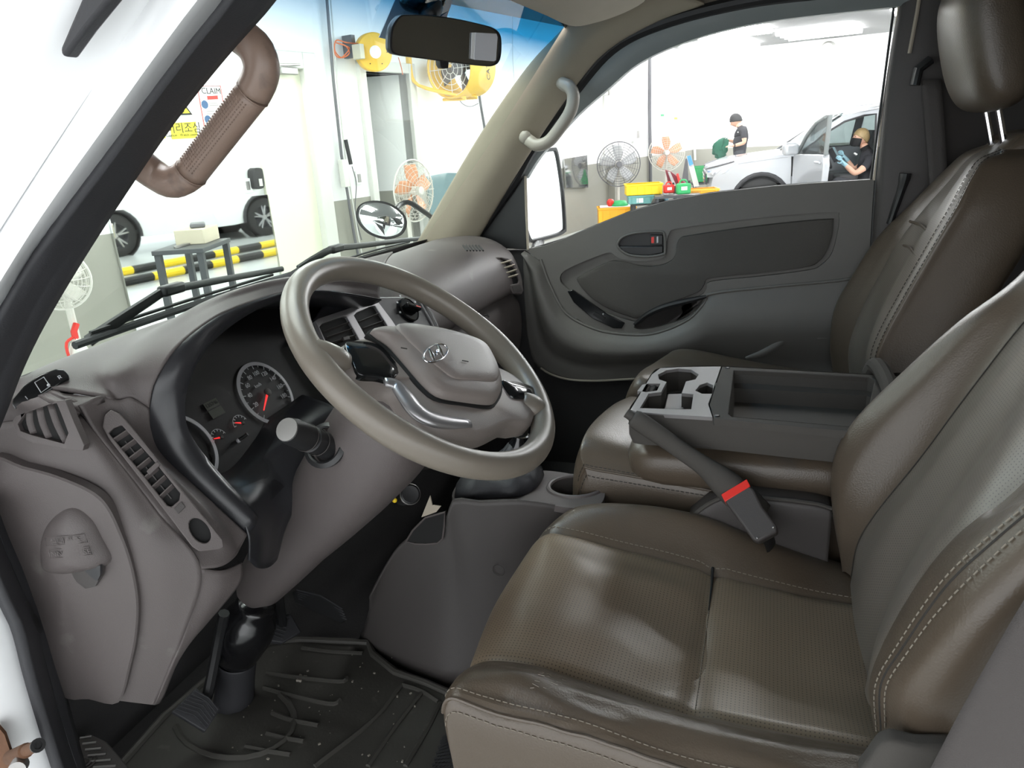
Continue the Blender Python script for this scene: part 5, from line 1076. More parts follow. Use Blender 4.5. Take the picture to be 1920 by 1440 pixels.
# ================================================================ WORKSHOP
mat('shop_floor', (.62, .64, .63), .25, var=.06, vs=1.5, spec=.5)
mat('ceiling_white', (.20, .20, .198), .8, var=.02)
mat('tube_light', (1, 1, 1), .5, var=0, emit=10)
mat('door_cream', (.74, .75, .60), .5, var=.03)
mat('jamb', (.62, .62, .58), .5, var=.03)
mat('reel_yellow', (.85, .50, .06), .45, var=.1)
mat('fan_yellow', (.80, .50, .08), .45, var=.08)
mat('hose_orange', (.75, .2, .08), .5, var=0)
mat('sign_yellow', (.93, .85, .04), .5, var=0); mat('sign_black', (.02, .02, .02), .6, var=0); mat('sign_red', (.7, .05, .04), .5, var=0); mat('sign_blue', (.05, .12, .25), .5, var=0)
mat('paper', (.85, .86, .85), .6, var=0)
mat('orange_plastic', (.85, .30, .06), .45, var=.05); mat('amber_plastic', (.93, .45, .02), .45, var=.05); mat('teal_plastic', (.15, .38, .36), .45, var=.08); mat('green_plastic', (.03, .38, .12), .45, var=.05); mat('yellow_plastic', (.95, .68, .02), .45, var=.05)
mat('fan_cage', (.62, .60, .55), .4, var=0); mat('fan_dark', (.12, .12, .13), .4, var=0); mat('fan_blade', (.75, .36, .20), .4, var=.05); mat('fan_blade_grey', (.45, .46, .47), .4, var=.05)
mat('table_steel', (.06, .065, .07), .5, var=.1); mat('box_beige', (.6, .55, .42), .7)
mat('red_plastic', (.65, .03, .02), .4, var=0); mat('blue_plastic', (.05, .25, .6), .5, var=0); mat('sky_plastic', (.35, .65, .8), .5, var=0); mat('maroon', (.16, .02, .03), .6, var=.1)
mat('green_cloth', (.015, .10, .06), .9, .6, 60, var=.3, vs=20)
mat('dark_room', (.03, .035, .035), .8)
mat('teal_glass', (.16, .24, .26), .1, spec=.6, var=.2, vs=3)
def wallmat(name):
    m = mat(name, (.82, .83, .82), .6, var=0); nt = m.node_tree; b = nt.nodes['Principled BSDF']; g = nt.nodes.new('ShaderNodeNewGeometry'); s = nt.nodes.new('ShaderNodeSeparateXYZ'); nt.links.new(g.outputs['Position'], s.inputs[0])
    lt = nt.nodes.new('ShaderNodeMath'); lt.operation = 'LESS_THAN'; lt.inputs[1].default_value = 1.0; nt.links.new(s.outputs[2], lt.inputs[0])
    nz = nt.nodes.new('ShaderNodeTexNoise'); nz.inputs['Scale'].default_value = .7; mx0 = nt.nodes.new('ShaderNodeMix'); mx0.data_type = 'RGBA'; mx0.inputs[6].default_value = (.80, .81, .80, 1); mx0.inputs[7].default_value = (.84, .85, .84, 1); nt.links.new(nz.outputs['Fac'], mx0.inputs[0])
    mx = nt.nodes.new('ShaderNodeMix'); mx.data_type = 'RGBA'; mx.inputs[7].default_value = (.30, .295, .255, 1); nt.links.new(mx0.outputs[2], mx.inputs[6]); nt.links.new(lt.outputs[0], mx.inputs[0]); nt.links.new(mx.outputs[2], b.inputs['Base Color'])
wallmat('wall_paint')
WA = P(207, 438, 1, 'Z'); WB = P(1102, 309, 1, 'Z'); wd = (WB-WA).normalized(); wnn = V((wd.y, -wd.x, 0))
if wnn.dot(CAM-WA) < 0: wnn = -wnn
W1 = Pl(WA, wnn)
def s1(px, py=300): return (W1(px, py)-WA).dot(wd)
SK = s1(1304, 280); CZ = 2.97
def WP(s, z, off=0): return WA+wd*s+wnn*off+V((0, 0, z-1))
def wbox(name, s0, s1_, z0, z1, t, mt, parent=None, off=0, bev=0):
    m = MB(); q = [WP(s0, z0, off), WP(s1_, z0, off), WP(s1_, z1, off), WP(s0, z1, off)]; m.prism(q, -wnn*t); return m.build(name, mt, parent, sm=0 if not bev else 35, bev=bev)
d2l, d2r = s1(698), s1(776); dtop = 2.2
wf = setp(bpy.data.objects.new('wall_front', None), kind='structure'); COL.objects.link(wf); wf.location = (0, 0, 0)
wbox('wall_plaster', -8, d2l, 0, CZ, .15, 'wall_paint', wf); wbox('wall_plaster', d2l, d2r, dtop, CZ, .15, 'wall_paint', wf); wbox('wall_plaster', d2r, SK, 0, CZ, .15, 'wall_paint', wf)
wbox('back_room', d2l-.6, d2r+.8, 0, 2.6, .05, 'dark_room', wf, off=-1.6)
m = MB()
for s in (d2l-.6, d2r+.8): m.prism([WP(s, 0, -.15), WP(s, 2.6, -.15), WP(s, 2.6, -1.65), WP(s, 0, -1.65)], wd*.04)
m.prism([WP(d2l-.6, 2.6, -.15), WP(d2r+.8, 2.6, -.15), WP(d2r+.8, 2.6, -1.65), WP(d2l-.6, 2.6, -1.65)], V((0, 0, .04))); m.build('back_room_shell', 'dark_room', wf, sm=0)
kp = WP(SK, 0); wr = MB(); L2 = 16.0; q = [kp, kp+wnn*L2, kp+wnn*L2+V((0, 0, CZ)), kp+V((0, 0, CZ))]
o = wr.prism(q, wd*.15).build('wall_right', 'wall_paint', None, sm=0, kind='structure')
fl = MB(); cs_ = [WP(-9, 0), WP(SK, 0), WP(SK, 0)+wnn*18, WP(-9, 0)+wnn*18]
fl.prism(cs_, V((0, 0, -.1))); fl.build('floor', 'shop_floor', None, sm=0, kind='structure')
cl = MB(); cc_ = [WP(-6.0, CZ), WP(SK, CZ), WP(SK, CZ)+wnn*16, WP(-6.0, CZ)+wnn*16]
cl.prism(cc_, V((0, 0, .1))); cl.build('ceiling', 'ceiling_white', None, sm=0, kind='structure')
# ceiling lights
ga, gb = P(1537, 55, CZ, 'Z'), P(1350, 82, CZ, 'Z')
def lightgrp(c, i):
    lb = 'four-tube ceiling light near the room corner' if i == 0 else ('four-tube ceiling light above the standing man' if i == 1 else 'unseen four-tube ceiling light over the workshop bays')
    t = thing('ceiling_light', lb, 'ceiling light', c-V((0, 0, .06)), group='ceiling lights of the workshop')
    MB().box(c-V((0, 0, .02)), (.10, 1.0, .04), Matrix.Rotation(R(-12), 3, 'Z')).build('housing', 'ceiling_white', t)
    for k in range(4):
        p = c+wd*(-.54+.36*k)-V((0, 0, .05)); m = MB(); m.tube([p-wnn*.62, p+wnn*.62], .035, 8); m.build('tube', 'tube_light', t)
lightgrp(ga, 0); lightgrp(gb, 1)
for s_, t_ in ((-2.25, 3.7), (-2.25, .9), (.3, 1.3)): lightgrp(WP(s_, CZ, t_), 2)  # unseen lights added around the truck nose to brighten the dash through the windshield
k = 2
for i in range(5):
    for j in range(4):
        s_, t_ = 14.6-3.2*i-1.2, 1.6+3.1*j; c = WP(s_, CZ, t_)
        if (c-ga).length < 1.9 or (i == 4 and j == 0) or (c-gb).length < 1.9: continue
        lightgrp(c, k); k += 1
# ---- doors on the front wall
def wq(l, off=0): return [W1(x, y, off) for x, y in l]
dr = setp(bpy.data.objects.new('door_1', None), 'cream flush workshop door with grey frame', None, None, 'structure'); COL.objects.link(dr); dr.location = W1(540, 440); dr.location.z = 0
sL, sR = s1(478, 250), s1(572, 250)
wbox('door_leaf', sL, sR, 0, 2.18, .05, 'door_cream', dr, off=.03)
wbox('jamb', sR, sR+.16, 0, 2.32, .16, 'jamb', dr, off=.10, bev=.01); wbox('door_head', sL, sR, 2.18, 2.32, .16, 'jamb', dr, off=.10, bev=.01)
cpt = W1(540, 133, .10); MB().box(cpt, (.20, .05, .06), Matrix.Rotation(R(-12), 3, 'Z')).build('door_closer', 'steel', dr, bev=.008)
MB().tube([cpt+V((0, 0, .03)), W1(522, 122, .14), W1(562, 121, .10)], .010, 6).build('closer_arm', 'steel', dr)
dr2 = setp(bpy.data.objects.new('door_2', None), 'light grey open door beside a dark doorway', None, None, 'structure'); COL.objects.link(dr2); dr2.location = W1(740, 440); dr2.location.z = 0
for a_, b_ in ((d2l-.09, d2l), (d2r, d2r+.11)): wbox('jamb', a_, b_, 0, dtop+.1, .2, 'jamb', dr2, off=.05, bev=.008)
wbox('door_head', d2l, d2r, dtop, dtop+.1, .2, 'jamb', dr2, off=.05, bev=.008)
q0 = WP(d2r, 0, -.1); q1_ = WP(d2r-.36, 0, -.85); m = MB(); m.prism([q0, q1_, q1_+V((0, 0, dtop)), q0+V((0, 0, dtop))], (q1_-q0).normalized().cross(V((0, 0, 1)))*.04); m.build('door_leaf', 'wall_paint', dr2, sm=0)
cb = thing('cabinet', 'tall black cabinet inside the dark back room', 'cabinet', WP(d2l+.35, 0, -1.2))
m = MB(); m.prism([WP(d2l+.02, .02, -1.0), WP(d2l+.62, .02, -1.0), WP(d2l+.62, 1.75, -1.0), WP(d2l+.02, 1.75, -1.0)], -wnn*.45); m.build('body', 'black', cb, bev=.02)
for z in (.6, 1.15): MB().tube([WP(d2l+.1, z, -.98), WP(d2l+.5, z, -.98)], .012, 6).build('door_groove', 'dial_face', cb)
# ---- wall mounted things
pr = thing('cable_conduit', 'dark vertical conduit with switch gear between the two workshop doors', 'conduit', W1(640, 300, .03))
for dx, r_ in ((0, .014), (7, .008)):
    MB().tube([W1(x+dx, y, .05) for x, y in ((608, -60), (613, 0), (625, 150), (640, 290), (652, 365), (664, 440), (672, 480))], r_, 6).build('pipe', 'fan_dark' if dx == 0 else 'jamb', pr)
MB().box(W1(645, 325, .06), (.07, .06, .26), Matrix.Rotation(R(-12), 3, 'Z')).build('switch_box', 'jamb', pr, bev=.006)
MB().tube([W1(648, 262, .08), W1(653, 285, .08), W1(658, 308, .08)], .02, 8).build('hanging_grip', 'black', pr)
MB().tube(spl([W1(660, 312, .05), W1(668, 345, .05), W1(666, 400, .05), W1(678, 450, .05)], 14), .005, 5).build('loose_cable', 'fan_dark', pr)
sk_ = thing('wall_socket', 'white wall switch plate beside the open door', 'switch', W1(673, 333, .0)); MB().box(W1(673, 333, .012), (.10, .025, .13), Matrix.Rotation(R(-12), 3, 'Z')).build('plate', 'paper', sk_, bev=.004); MB().box(W1(674, 334, .03), (.04, .01, .08), Matrix.Rotation(R(-12), 3, 'Z')).build('rocker', 'steel', sk_)
hr_ = thing('hose_reel', 'round yellow hose reel on the wall above the open door', 'hose reel', W1(700, 98, .0))
c = W1(700, 98, .22); ax = (CAM-c).normalized()*.8+wnn*.5; ax.normalize()
MB().lathe([(0, -.06), (.165, -.06), (.175, -.05), (.175, .04), (.165, .05), (.08, .055), (.072, .06), (0, .06)], c, ax, 40).build('drum', 'reel_yellow', hr_, sm=40)
MB().lathe([(0, .060), (.058, .060), (.055, .066), (0, .066)], c, ax, 28).build('label_disc', 'paper', hr_)
for k in range(6): MB().ball(c+ax*.054+(ax.cross(V((0, 0, 1))).normalized()*math.cos(k*1.05)+V((0, 0, 1))*math.sin(k*1.05))*.12, .006, 5).build('screw', 'sign_black', hr_)
MB().box(W1(672, 97, .2), (.06, .1, .13), Matrix.Rotation(R(-12), 3, 'Z')).build('outlet_box', 'box_beige', hr_, bev=.005)
MB().box(W1(655, 88, .06), (.05, .12, .2), Matrix.Rotation(R(-12), 3, 'Z')).build('wall_bracket', 'fan_dark', hr_)
for a_ in (0, 1): MB().tube(spl([W1(672, 82, .18), W1(650, 80, .1), W1(630, 76, .06), W1(628, 95+6*a_, .06), W1(640, 108, .06), W1(655, 100-8*a_, .1), W1(648, 86, .1), W1(630, 80, .06)], 30), .006, 5).build('hose', 'hose_orange', hr_)
MB().tube(spl([W1(747, 108, .2), W1(752, 125, .15), W1(755, 140, .12)], 8), .005, 5).build('hose_end', 'hose_orange', hr_)
df = thing('drum_fan', 'yellow drum fan in a tube cradle high on the front wall', 'fan', W1(868, 140, .0))
c = W1(862, 128, .45); ax = (-wd*1.0-wnn*.05+V((0, 0, -.06))).normalized(); rr_ = .285
MB().lathe([(rr_, -.24), (rr_+.015, -.25), (rr_+.015, .19), (rr_, .20), (rr_-.01, .19), (rr_-.01, -.24)], c, ax, 40).build('drum', 'fan_yellow', df, sm=60)
MB().lathe([(0, -.02), (.07, -.02), (.07, .06), (.05, .08), (0, .08)], c, ax, 20).build('hub', 'fan_dark', df)
e1 = ax.cross(V((0, 0, 1))).normalized(); e2 = ax.cross(e1)
for k in range(4):
    a = k*math.pi/2+.4; d_ = e1*math.cos(a)+e2*math.sin(a); s_ = ax.cross(d_)
    MB().grid(sgrid([[c+d_*.06-s_*.05-ax*.03, c+d_*.06+s_*.05+ax*.03], [c+d_*.26-s_*.13-ax*.03, c+d_*.26+s_*.07+ax*.03]], 5, 5)).build('blade', 'fan_dark', df, solid=.004)
for k in range(5): MB().tube(circ(c+ax*.175, e1, e2, .05+.055*k, 32), .004, 5, closed=True).build('guard_ring', 'fan_cage', df)
for k in range(8): a = k*math.pi/4; MB().tube([c+ax*.178+(e1*math.cos(a)+e2*math.sin(a))*.05, c+ax*.178+(e1*math.cos(a)+e2*math.sin(a))*.28], .004, 5).build('guard_spoke', 'fan_cage', df)
cy0 = c-V((0, 0, .30))
for o_ in (-.10, .10):
    MB().tube(spl([WP((c-WA).dot(wd)-.32, c.z+.1, .03)+ax*0, WP((c-WA).dot(wd)-.30, c.z-.15, .1), cy0+ax*o_-e1*.12, cy0+ax*o_+e1*.18], 16), .016, 8).build('cradle_tube', 'fan_yellow', df)
MB().box(WP((c-WA).dot(wd)-.32, c.z+.02, .02), (.05, .04, .5), Matrix.Rotation(R(-12), 3, 'Z')).build('wall_plate', 'fan_yellow', df)
MB().box(WP((c-WA).dot(wd)+.1, c.z, .1), (.12, .2, .12), Matrix.Rotation(R(-12), 3, 'Z')).build('wall_arm', 'fan_yellow', df)
sn = (CAM-c); sn = (sn-ax*sn.dot(ax)).normalized()
text('CATER', .085, 'sign_black', df, c-ax*.10+sn*(rr_+.018), V((0, 0, 1)), ax, .001, 'drum_lettering')
MB().tube(spl([W1(898, 172, .05), W1(902, 200, .04), W1(908, 235, .04), W1(914, 275, .04)], 14), .016, 6).build('power_cable', 'fan_dark', df)
MB().tube(spl([W1(858, 182, .1), W1(868, 195, .1), W1(882, 200, .1), W1(897, 194, .06)], 14), .005, 5).build('thin_cable', 'fan_dark', df)
tc_ = thing('hanging_cable', 'thin grey cable hanging down the wall past the drum fan', 'cable', W1(970, 150, .02)); MB().tube(spl([W1(960, -20, .02), W1(961, 60, .02), W1(962, 120, .02), W1(968, 170, .02), W1(985, 195, .02)], 20), .005, 5).build('cable', 'jamb', tc_)
# signs
def sheet(name, lbl, cat, px, mt, off=.006, th=.003):
    t = thing(name, lbl, cat, W1(*px[0])); q = wq(px, off+th); MB().prism(q, -wnn*th).build('board', mt, t, sm=0); return t
def wtext(s, size, mt, par, px, py, off=.0105, nm='lettering'): return text(s, size, mt, par, W1(px, py, off), wd, (0, 0, 1), .0006, nm)
t = sheet('poster', 'white poster with red border reading CLAIM behind the brown grab handle', 'poster', [(370, 162), (413, 161), (427, 240), (385, 246)], 'paper')
MB().tube(wq([(370, 162), (413, 161), (427, 240), (385, 246)], .010), .004, 4, closed=True).build('red_border', 'sign_red', t)
wtext('CLAIM', .065, 'sign_black', t, 396, 171); MB().prism(wq([(388, 180), (408, 179), (409, 186), (389, 187)], .011), wnn*.001).build('red_bar', 'sign_red', t, sm=0)
for x, y in ((384, 196), (411, 211), (390, 224)): MB().lathe([(0, 0), (.032, 0), (.032, .001), (0, .001)], W1(x, y, .010), wnn, 20).build('round_picture', 'sign_blue', t)
for x, y in ((400, 193), (402, 197), (396, 208), (397, 213), (404, 222), (405, 227)): MB().prism(wq([(x-9, y), (x+7, y-1), (x+7, y+1), (x-9, y+2)], .010), wnn*.0008).build('text_line', 'steel', t, sm=0)
t = sheet('warning_sign', 'yellow head-height warning sign with Korean lettering under the triangle', 'sign', [(319, 231), (367, 228), (371, 258), (323, 261)], 'sign_yellow')
wtext('머리조심', .085, 'sign_black', t, 345, 241); wtext('Caution - Watch overhead', .030, 'sign_black', t, 346, 253)
t = sheet('triangle_sign', 'yellow triangular falling-person warning sign behind the front pillar', 'sign', [(338, 184), (361, 215), (322, 216)], 'sign_black')
MB().prism(wq([(339, 190), (356, 212), (326, 213)], .010), wnn*.001).build('yellow_field', 'sign_yellow', t, sm=0)
MB().tube(wq([(344, 198), (339, 203), (343, 208), (338, 212)], .012), .012, 6).build('person_icon', 'sign_black', t)
t = sheet('warning_sign', 'yellow warning sign half hidden by the front pillar trim', 'sign', [(268, 238), (306, 235), (311, 259), (273, 263)], 'sign_yellow'); wtext('주의', .085, 'sign_black', t, 291, 246); wtext('Caution', .035, 'sign_black', t, 295, 256)
t = thing('card_reader', 'small white card reader on the wall beside the dispenser', 'card reader', W1(465, 348)); MB().box(W1(465, 348, .015), (.085, .03, .12), Matrix.Rotation(R(-12), 3, 'Z')).build('case', 'paper', t, bev=.005); MB().box(W1(465, 348, .033), (.035, .01, .07), Matrix.Rotation(R(-12), 3, 'Z')).build('screen', 'steel', t)
t = thing('soap_dispenser', 'black wall dispenser next to the cream door', 'dispenser', W1(485, 335)); MB().prism(spl(wq([(477, 318), (490, 315), (494, 322), (497, 346), (494, 353), (482, 354), (479, 345)], .09), 20, True), -wnn*.09).build('case', 'black', t, bev=.01); MB().box(W1(489, 342, .095), (.03, .01, .06), Matrix.Rotation(R(-12), 3, 'Z')).build('window', 'jamb', t)
# mirrors on the wall
t = thing('wall_mirror', 'wide frameless mirror low on the front wall reflecting the workshop', 'mirror', W1(360, 480)); MB().prism([W1(203, 396, .03), W1(502, 365, .03), WP(s1(502, 365), .05, .03), WP(s1(203, 396), .05, .03)], -wnn*.02).build('glass', 'mirror', t, sm=0)
t = thing('wall_mirror', 'narrow mirror strip beside the cream door', 'mirror', W1(520, 450)); MB().prism([W1(505, 392, .02), W1(528, 389, .02), WP(s1(528, 389), .05, .02), WP(s1(505, 392), .05, .02)], -wnn*.015).build('glass', 'mirror', t, sm=0)
t = thing('wall_mirror', 'square mirror panel on the wall beside the standing fans', 'mirror', W1(1075, 320)); MB().prism([W1(1058, 298, .05), W1(1101, 291, .05), W1(1103, 352, .05), W1(1062, 352, .05)], -wnn*.02).build('glass', 'mirror_dark', t, sm=0)
t = thing('glass_board', 'dark teal glass board leaning on the wall by the orange fan', 'glass board', W1(840, 360, .2)); MB().prism([W1(800, 331, .3), W1(838, 324, .3), W1(884, 325, .3), W1(890, 420, .5), W1(812, 420, .5)], -wnn*.02).build('pane', 'teal_glass', t, sm=0)
# far wall pieces in the passenger window
for nm, lb, x, y0, y1, r_, mt in (('wall_conduit', 'dark cable conduit running up the wall behind the fans', 1219, 60, 345, .035, 'fan_dark'), ('wall_conduit', 'thin grey conduit in the far wall corner', 1302, 98, 300, .03, 'jamb'), ('wall_conduit', 'thin pale pipe beside the wall heater box', 1132, 120, 330, .018, 'jamb')):
    t = thing(nm, lb, 'conduit', W1(x, y1)); MB().tube([W1(x, y0, .05), W1(x-1, (y0+y1)/2, .05), W1(x+1, y1, .05)], r_, 6).build('pipe', mt, t)
t = thing('heater_box', 'grey wall heater box above the standing fans', 'heater', W1(1142, 165)); MB().prism([W1(1133, 150, .3), W1(1150, 146, .3), W1(1151, 178, .3), W1(1134, 178, .3)], -wnn*.17).build('case', 'jamb', t, bev=.01); MB().tube([W1(1142, 150, .31), W1(1143, 178, .31)], .03, 6).build('louvre', 'steel', t)
t = thing('wall_pilaster', 'shallow white pilaster on the front wall behind the fans', 'pilaster', WP(s1(1150), 0)); wbox('shaft', s1(1140), s1(1172), 0, CZ-.02, .12, 'wall_paint', t, off=.12)
t = thing('switch_panel_box', 'white switch box on the wall between the fans', 'switch box', W1(1196, 252)); MB().prism([W1(1192, 240, .1), W1(1200, 239, .1), W1(1200, 264, .1), W1(1192, 265, .1)], -wnn*.1).build('case', 'paper', t, bev=.01); MB().tube([W1(1196, 245, .11), W1(1196, 259, .11)], .03, 5).build('slot', 'steel', t)
for i, (x, y, lb) in enumerate(((1241, 216, 'faint green notice strip on the far wall'), (1265, 208, 'upper pale notice pair on the far wall'), (1266, 222, 'small yellow notice on the far wall'))):
    t = thing('wall_notice', lb, 'notice', W1(x, y)); MB().prism([W1(x-3, y-8, .02), W1(x+5, y-8, .02), W1(x+5, y+4, .02), W1(x-3, y+5, .02)], -wnn*.01).build('sheet', ('paper', 'paper', 'paper')[i], t)
    MB().prism([W1(x-2, y-2, .022), W1(x+4, y-2, .022), W1(x+4, y+2, .022), W1(x-2, y+2, .022)], wnn*.002).build('print', ('green_plastic', 'steel', 'sign_yellow')[i], t)
w2 = Pl(kp, -wd)
t = thing('smoke_detector', 'round grey sensor under the ceiling on the far wall', 'sensor', w2(1554, 92)); MB().lathe([(0, 0), (.14, 0), (.14, .12), (.1, .2), (0, .2)], w2(1554, 92), -wd, 20).build('case', 'jamb', t)
# ================================================================ FREE-STANDING THINGS
def fan(lbl, c, face, D_, blade, cage, rings=9, spokes=20, floor=True, tilt=0):
    t = thing('standing_fan', lbl, 'fan', (c.x, c.y, 0)); ax = V(face).normalized(); e1 = ax.cross(V((0, 0, 1))).normalized(); e2 = e1.cross(ax); r = D_/2
    m = MB()
    for k in range(1, rings+1):
        q = k/rings; m.tube(circ(c+ax*(.09*(1-q**3)), e1, e2, r*q, 36), .0022 if k < rings else .008, 4, closed=True)
        if k > 3: m.tube(circ(c-ax*(.07*(1-q**3)), e1, e2, r*q, 36), .0022, 4, closed=True)
    for k in range(spokes):
        a = 2*math.pi*k/spokes; d_ = e1*math.cos(a)+e2*math.sin(a); m.tube([c+ax*.09+d_*r*.12, c+ax*.085+d_*r*.5, c+ax*.05+d_*r*.85, c+d_*r], .0022, 4); m.tube([c-ax*.07+d_*r*.12, c-ax*.065+d_*r*.5, c+d_*r], .0022, 4)
    m.build('guard', cage, t, sm=0)
    MB().lathe([(0, 0), (r*.14, 0), (r*.12, .012), (0, .015)], c+ax*.088, ax, 20).build('guard_cap', cage, t)
    for k in range(5):
        a = 2*math.pi*k/5+.3; d_ = e1*math.cos(a)+e2*math.sin(a); s_ = ax.cross(d_)
        MB().grid(sgrid([[c+d_*r*.15-s_*r*.08+ax*.01, c+d_*r*.15+s_*r*.10-ax*.02], [c+d_*r*.5-s_*r*.22+ax*.02, c+d_*r*.5+s_*r*.22-ax*.03], [c+d_*r*.85-s_*r*.12+ax*.02, c+d_*r*.85+s_*r*.26-ax*.03]], 6, 6)).build('blade', blade, t, solid=.003)
    MB().lathe([(0, -.22), (r*.18, -.2), (r*.24, -.1), (r*.16, .0), (r*.14, .05), (0, .05)], c, ax, 18).build('motor', 'fan_cage', t, sm=60)
    MB().tube([c-ax*.1-V((0, 0, .03)), V((c.x-ax.x*.1, c.y-ax.y*.1, .06))], .022, 8).build('pole', 'fan_cage', t)
    MB().lathe([(0, 0), (.20, 0), (.20, .03), (.06, .06), (0, .06)], V((c.x-ax.x*.1, c.y-ax.y*.1, 0)), (0, 0, 1), 24).build('base', 'fan_cage', t)
    return t
fan('standing fan with grey blades and dark round guard beside the crates', PD(1160, 308, 12.2), (-.96, -.28, .0), .70, 'fan_blade_grey', 'fan_dark')
fan('standing fan with orange blades in front of the far wall corner', PD(1250, 286, 13), (-.96, -.25, 0), .62, 'fan_blade', 'fan_cage')
fan('standing fan with orange blades turned sideways by the teal glass board', PD(776, 358, 7.0), (-.25, -.95, 0), .56, 'fan_blade', 'fan_cage')
fan('floor fan with beige guard behind the driver-side front pillar', PD(108, 525, 4.25), (-.80, -.6, .0), .34, 'fan_cage', 'fan_cage')
def crate(name, lbl, c, sz, mt, rz=R(-12), slots=5, grp=None):
    t = thing(name, lbl, 'crate', c, group=grp); M = Matrix.Rotation(rz, 3, 'Z'); L_, W_, H_ = sz; c = V(c)
    def B(nm, o, s_): MB().box(c+M @ V(o), s_, M).build(nm, mt, t, bev=.004)
    B('bottom', (0, 0, .006), (L_, W_, .012))
    for s_ in (-1, 1):
        B('side_wall', (0, s_*(W_/2-.006), H_/2), (L_, .012, H_)); B('end_wall', (s_*(L_/2-.006), 0, H_/2), (.012, W_-.024, H_))
        B('rim', (0, s_*(W_/2), H_-.012), (L_+.02, .024, .024)); B('end_rim', (s_*(L_/2), 0, H_-.012), (.024, W_, .024))
        for k in range(slots): B('rib', ((k-(slots-1)/2)*L_/slots, s_*(W_/2+.004), H_*.45), (.012, .012, H_*.8))
    return t
def table(lbl, c, sz, mt='table_steel', rz=R(-12)):
    t = thing('work_table', lbl, 'table', c); M = Matrix.Rotation(rz, 3, 'Z'); L_, W_, H_ = sz; c = V(c)
    MB().box(c+V((0, 0, H_-.015)), (L_, W_, .03), M).build('table_top', mt, t, bev=.004)
    for sx in (-1, 1):
        for sy in (-1, 1): MB().box(c+M @ V((sx*(L_/2-.03), sy*(W_/2-.03), H_/2-.015)), (.04, .04, H_-.03), M).build('leg', mt, t)
        MB().box(c+M @ V((sx*(L_/2-.03), 0, .2)), (.03, W_-.06, .03), M).build('stretcher', mt, t)
    return t
# before the wall mirror
tb = P(361, 458, .92, 'Z'); table('dark steel work table standing before the wall mirror', (tb.x, tb.y, 0), (.55, .34, .92), rz=R(20))
t = thing('parts_box', 'beige cardboard parts box on the dark steel table', 'box', tb+V((.1, .06, 0))); MB().box(tb+V((.12, .05, .05)), (.30, .2, .10), Matrix.Rotation(R(20), 3, 'Z')).build('carton', 'box_beige', t, bev=.004); MB().box(tb+V((.14, .05, .115)), (.16, .10, .03), Matrix.Rotation(R(40), 3, 'Z')).build('tool', 'fan_dark', t, bev=.01)
t = thing('metal_tool', 'flat steel tool lying at the edge of the dark table', 'tool', tb+V((-.15, -.02, 0))); MB().prism([tb+V(v) for v in ((-.22, -.05, .002), (-.02, .0, .002), (.0, .04, .002), (-.18, .0, .002))], V((0, 0, .012))).build('blade', 'steel', t)
c1 = P(455, 517, .30, 'Z'); crate('plastic_crate', 'teal plastic crate on the floor under an orange crate', (c1.x, c1.y, 0), (.56, .40, .36), 'teal_plastic')
c2 = V((c1.x-.08, c1.y, .362)); crate('plastic_crate', 'orange plastic crate stacked on a teal crate', c2, (.40, .34, .15), 'orange_plastic')
t = thing('purple_rag', 'crumpled purple rag before the wall mirror', 'rag', (tb.x+.12, tb.y-.3, 0)); mat('purple', (.25, .12, .35), .9, var=.2)
m = MB(); m.ball((tb.x+.12, tb.y-.3, .06), (.14, .1, .06), 10); o = m.build('cloth', 'purple', t)
for v in o.data.vertices: v.co += V((noise.noise(v.co*18), noise.noise(v.co*18+V((5, 0, 0))), noise.noise(v.co*18+V((0, 7, 0)))))*.03
# wheel stop bars in the bay
for i, (x, y) in enumerate(((395, 477), (390, 496))):
    vv = P(x, y, .06, 'Z'); rl = vv-wnn*2*((vv-WA).dot(wnn))
    t = thing('wheel_stop', 'black and yellow striped wheel stop bar, '+('farther from' if i == 0 else 'nearer to')+' the wall mirror', 'wheel stop', (rl.x, rl.y, 0))
    for k in range(8):
        a = rl+wd*(-1.8+.45*k); MB().tube([V((a.x, a.y, .06)), V((a.x+wd.x*.45, a.y+wd.y*.45, .06))], .055, 10).build('bar_segment', 'sign_black' if k % 2 else 'yellow_plastic', t)
t = thing('fire_extinguisher', 'small white fire extinguisher with red valve on the floor by the front wall', 'fire extinguisher', (0, 0, 0)); q = PD(143, 640, 4.4); t.location = (q.x, q.y, 0)
MB().lathe([(0, 0), (.05, 0), (.055, .02), (.055, q.z-.06), (.035, q.z-.01), (.02, q.z), (.015, q.z+.03), (0, q.z+.03)], (q.x, q.y, 0), (0, 0, 1), 20).build('cylinder', 'jamb', t, sm=50)
MB().tube([V((q.x, q.y, q.z-.02)), V((q.x, q.y, q.z+.06)), V((q.x+.03, q.y, q.z+.10))], .018, 8).build('lever', 'red_plastic', t); MB().tube(spl([V((q.x-.01, q.y, q.z+.03)), V((q.x-.07, q.y, q.z)), V((q.x-.07, q.y, q.z-.12))], 8), .009, 6).build('hose', 'red_plastic', t)
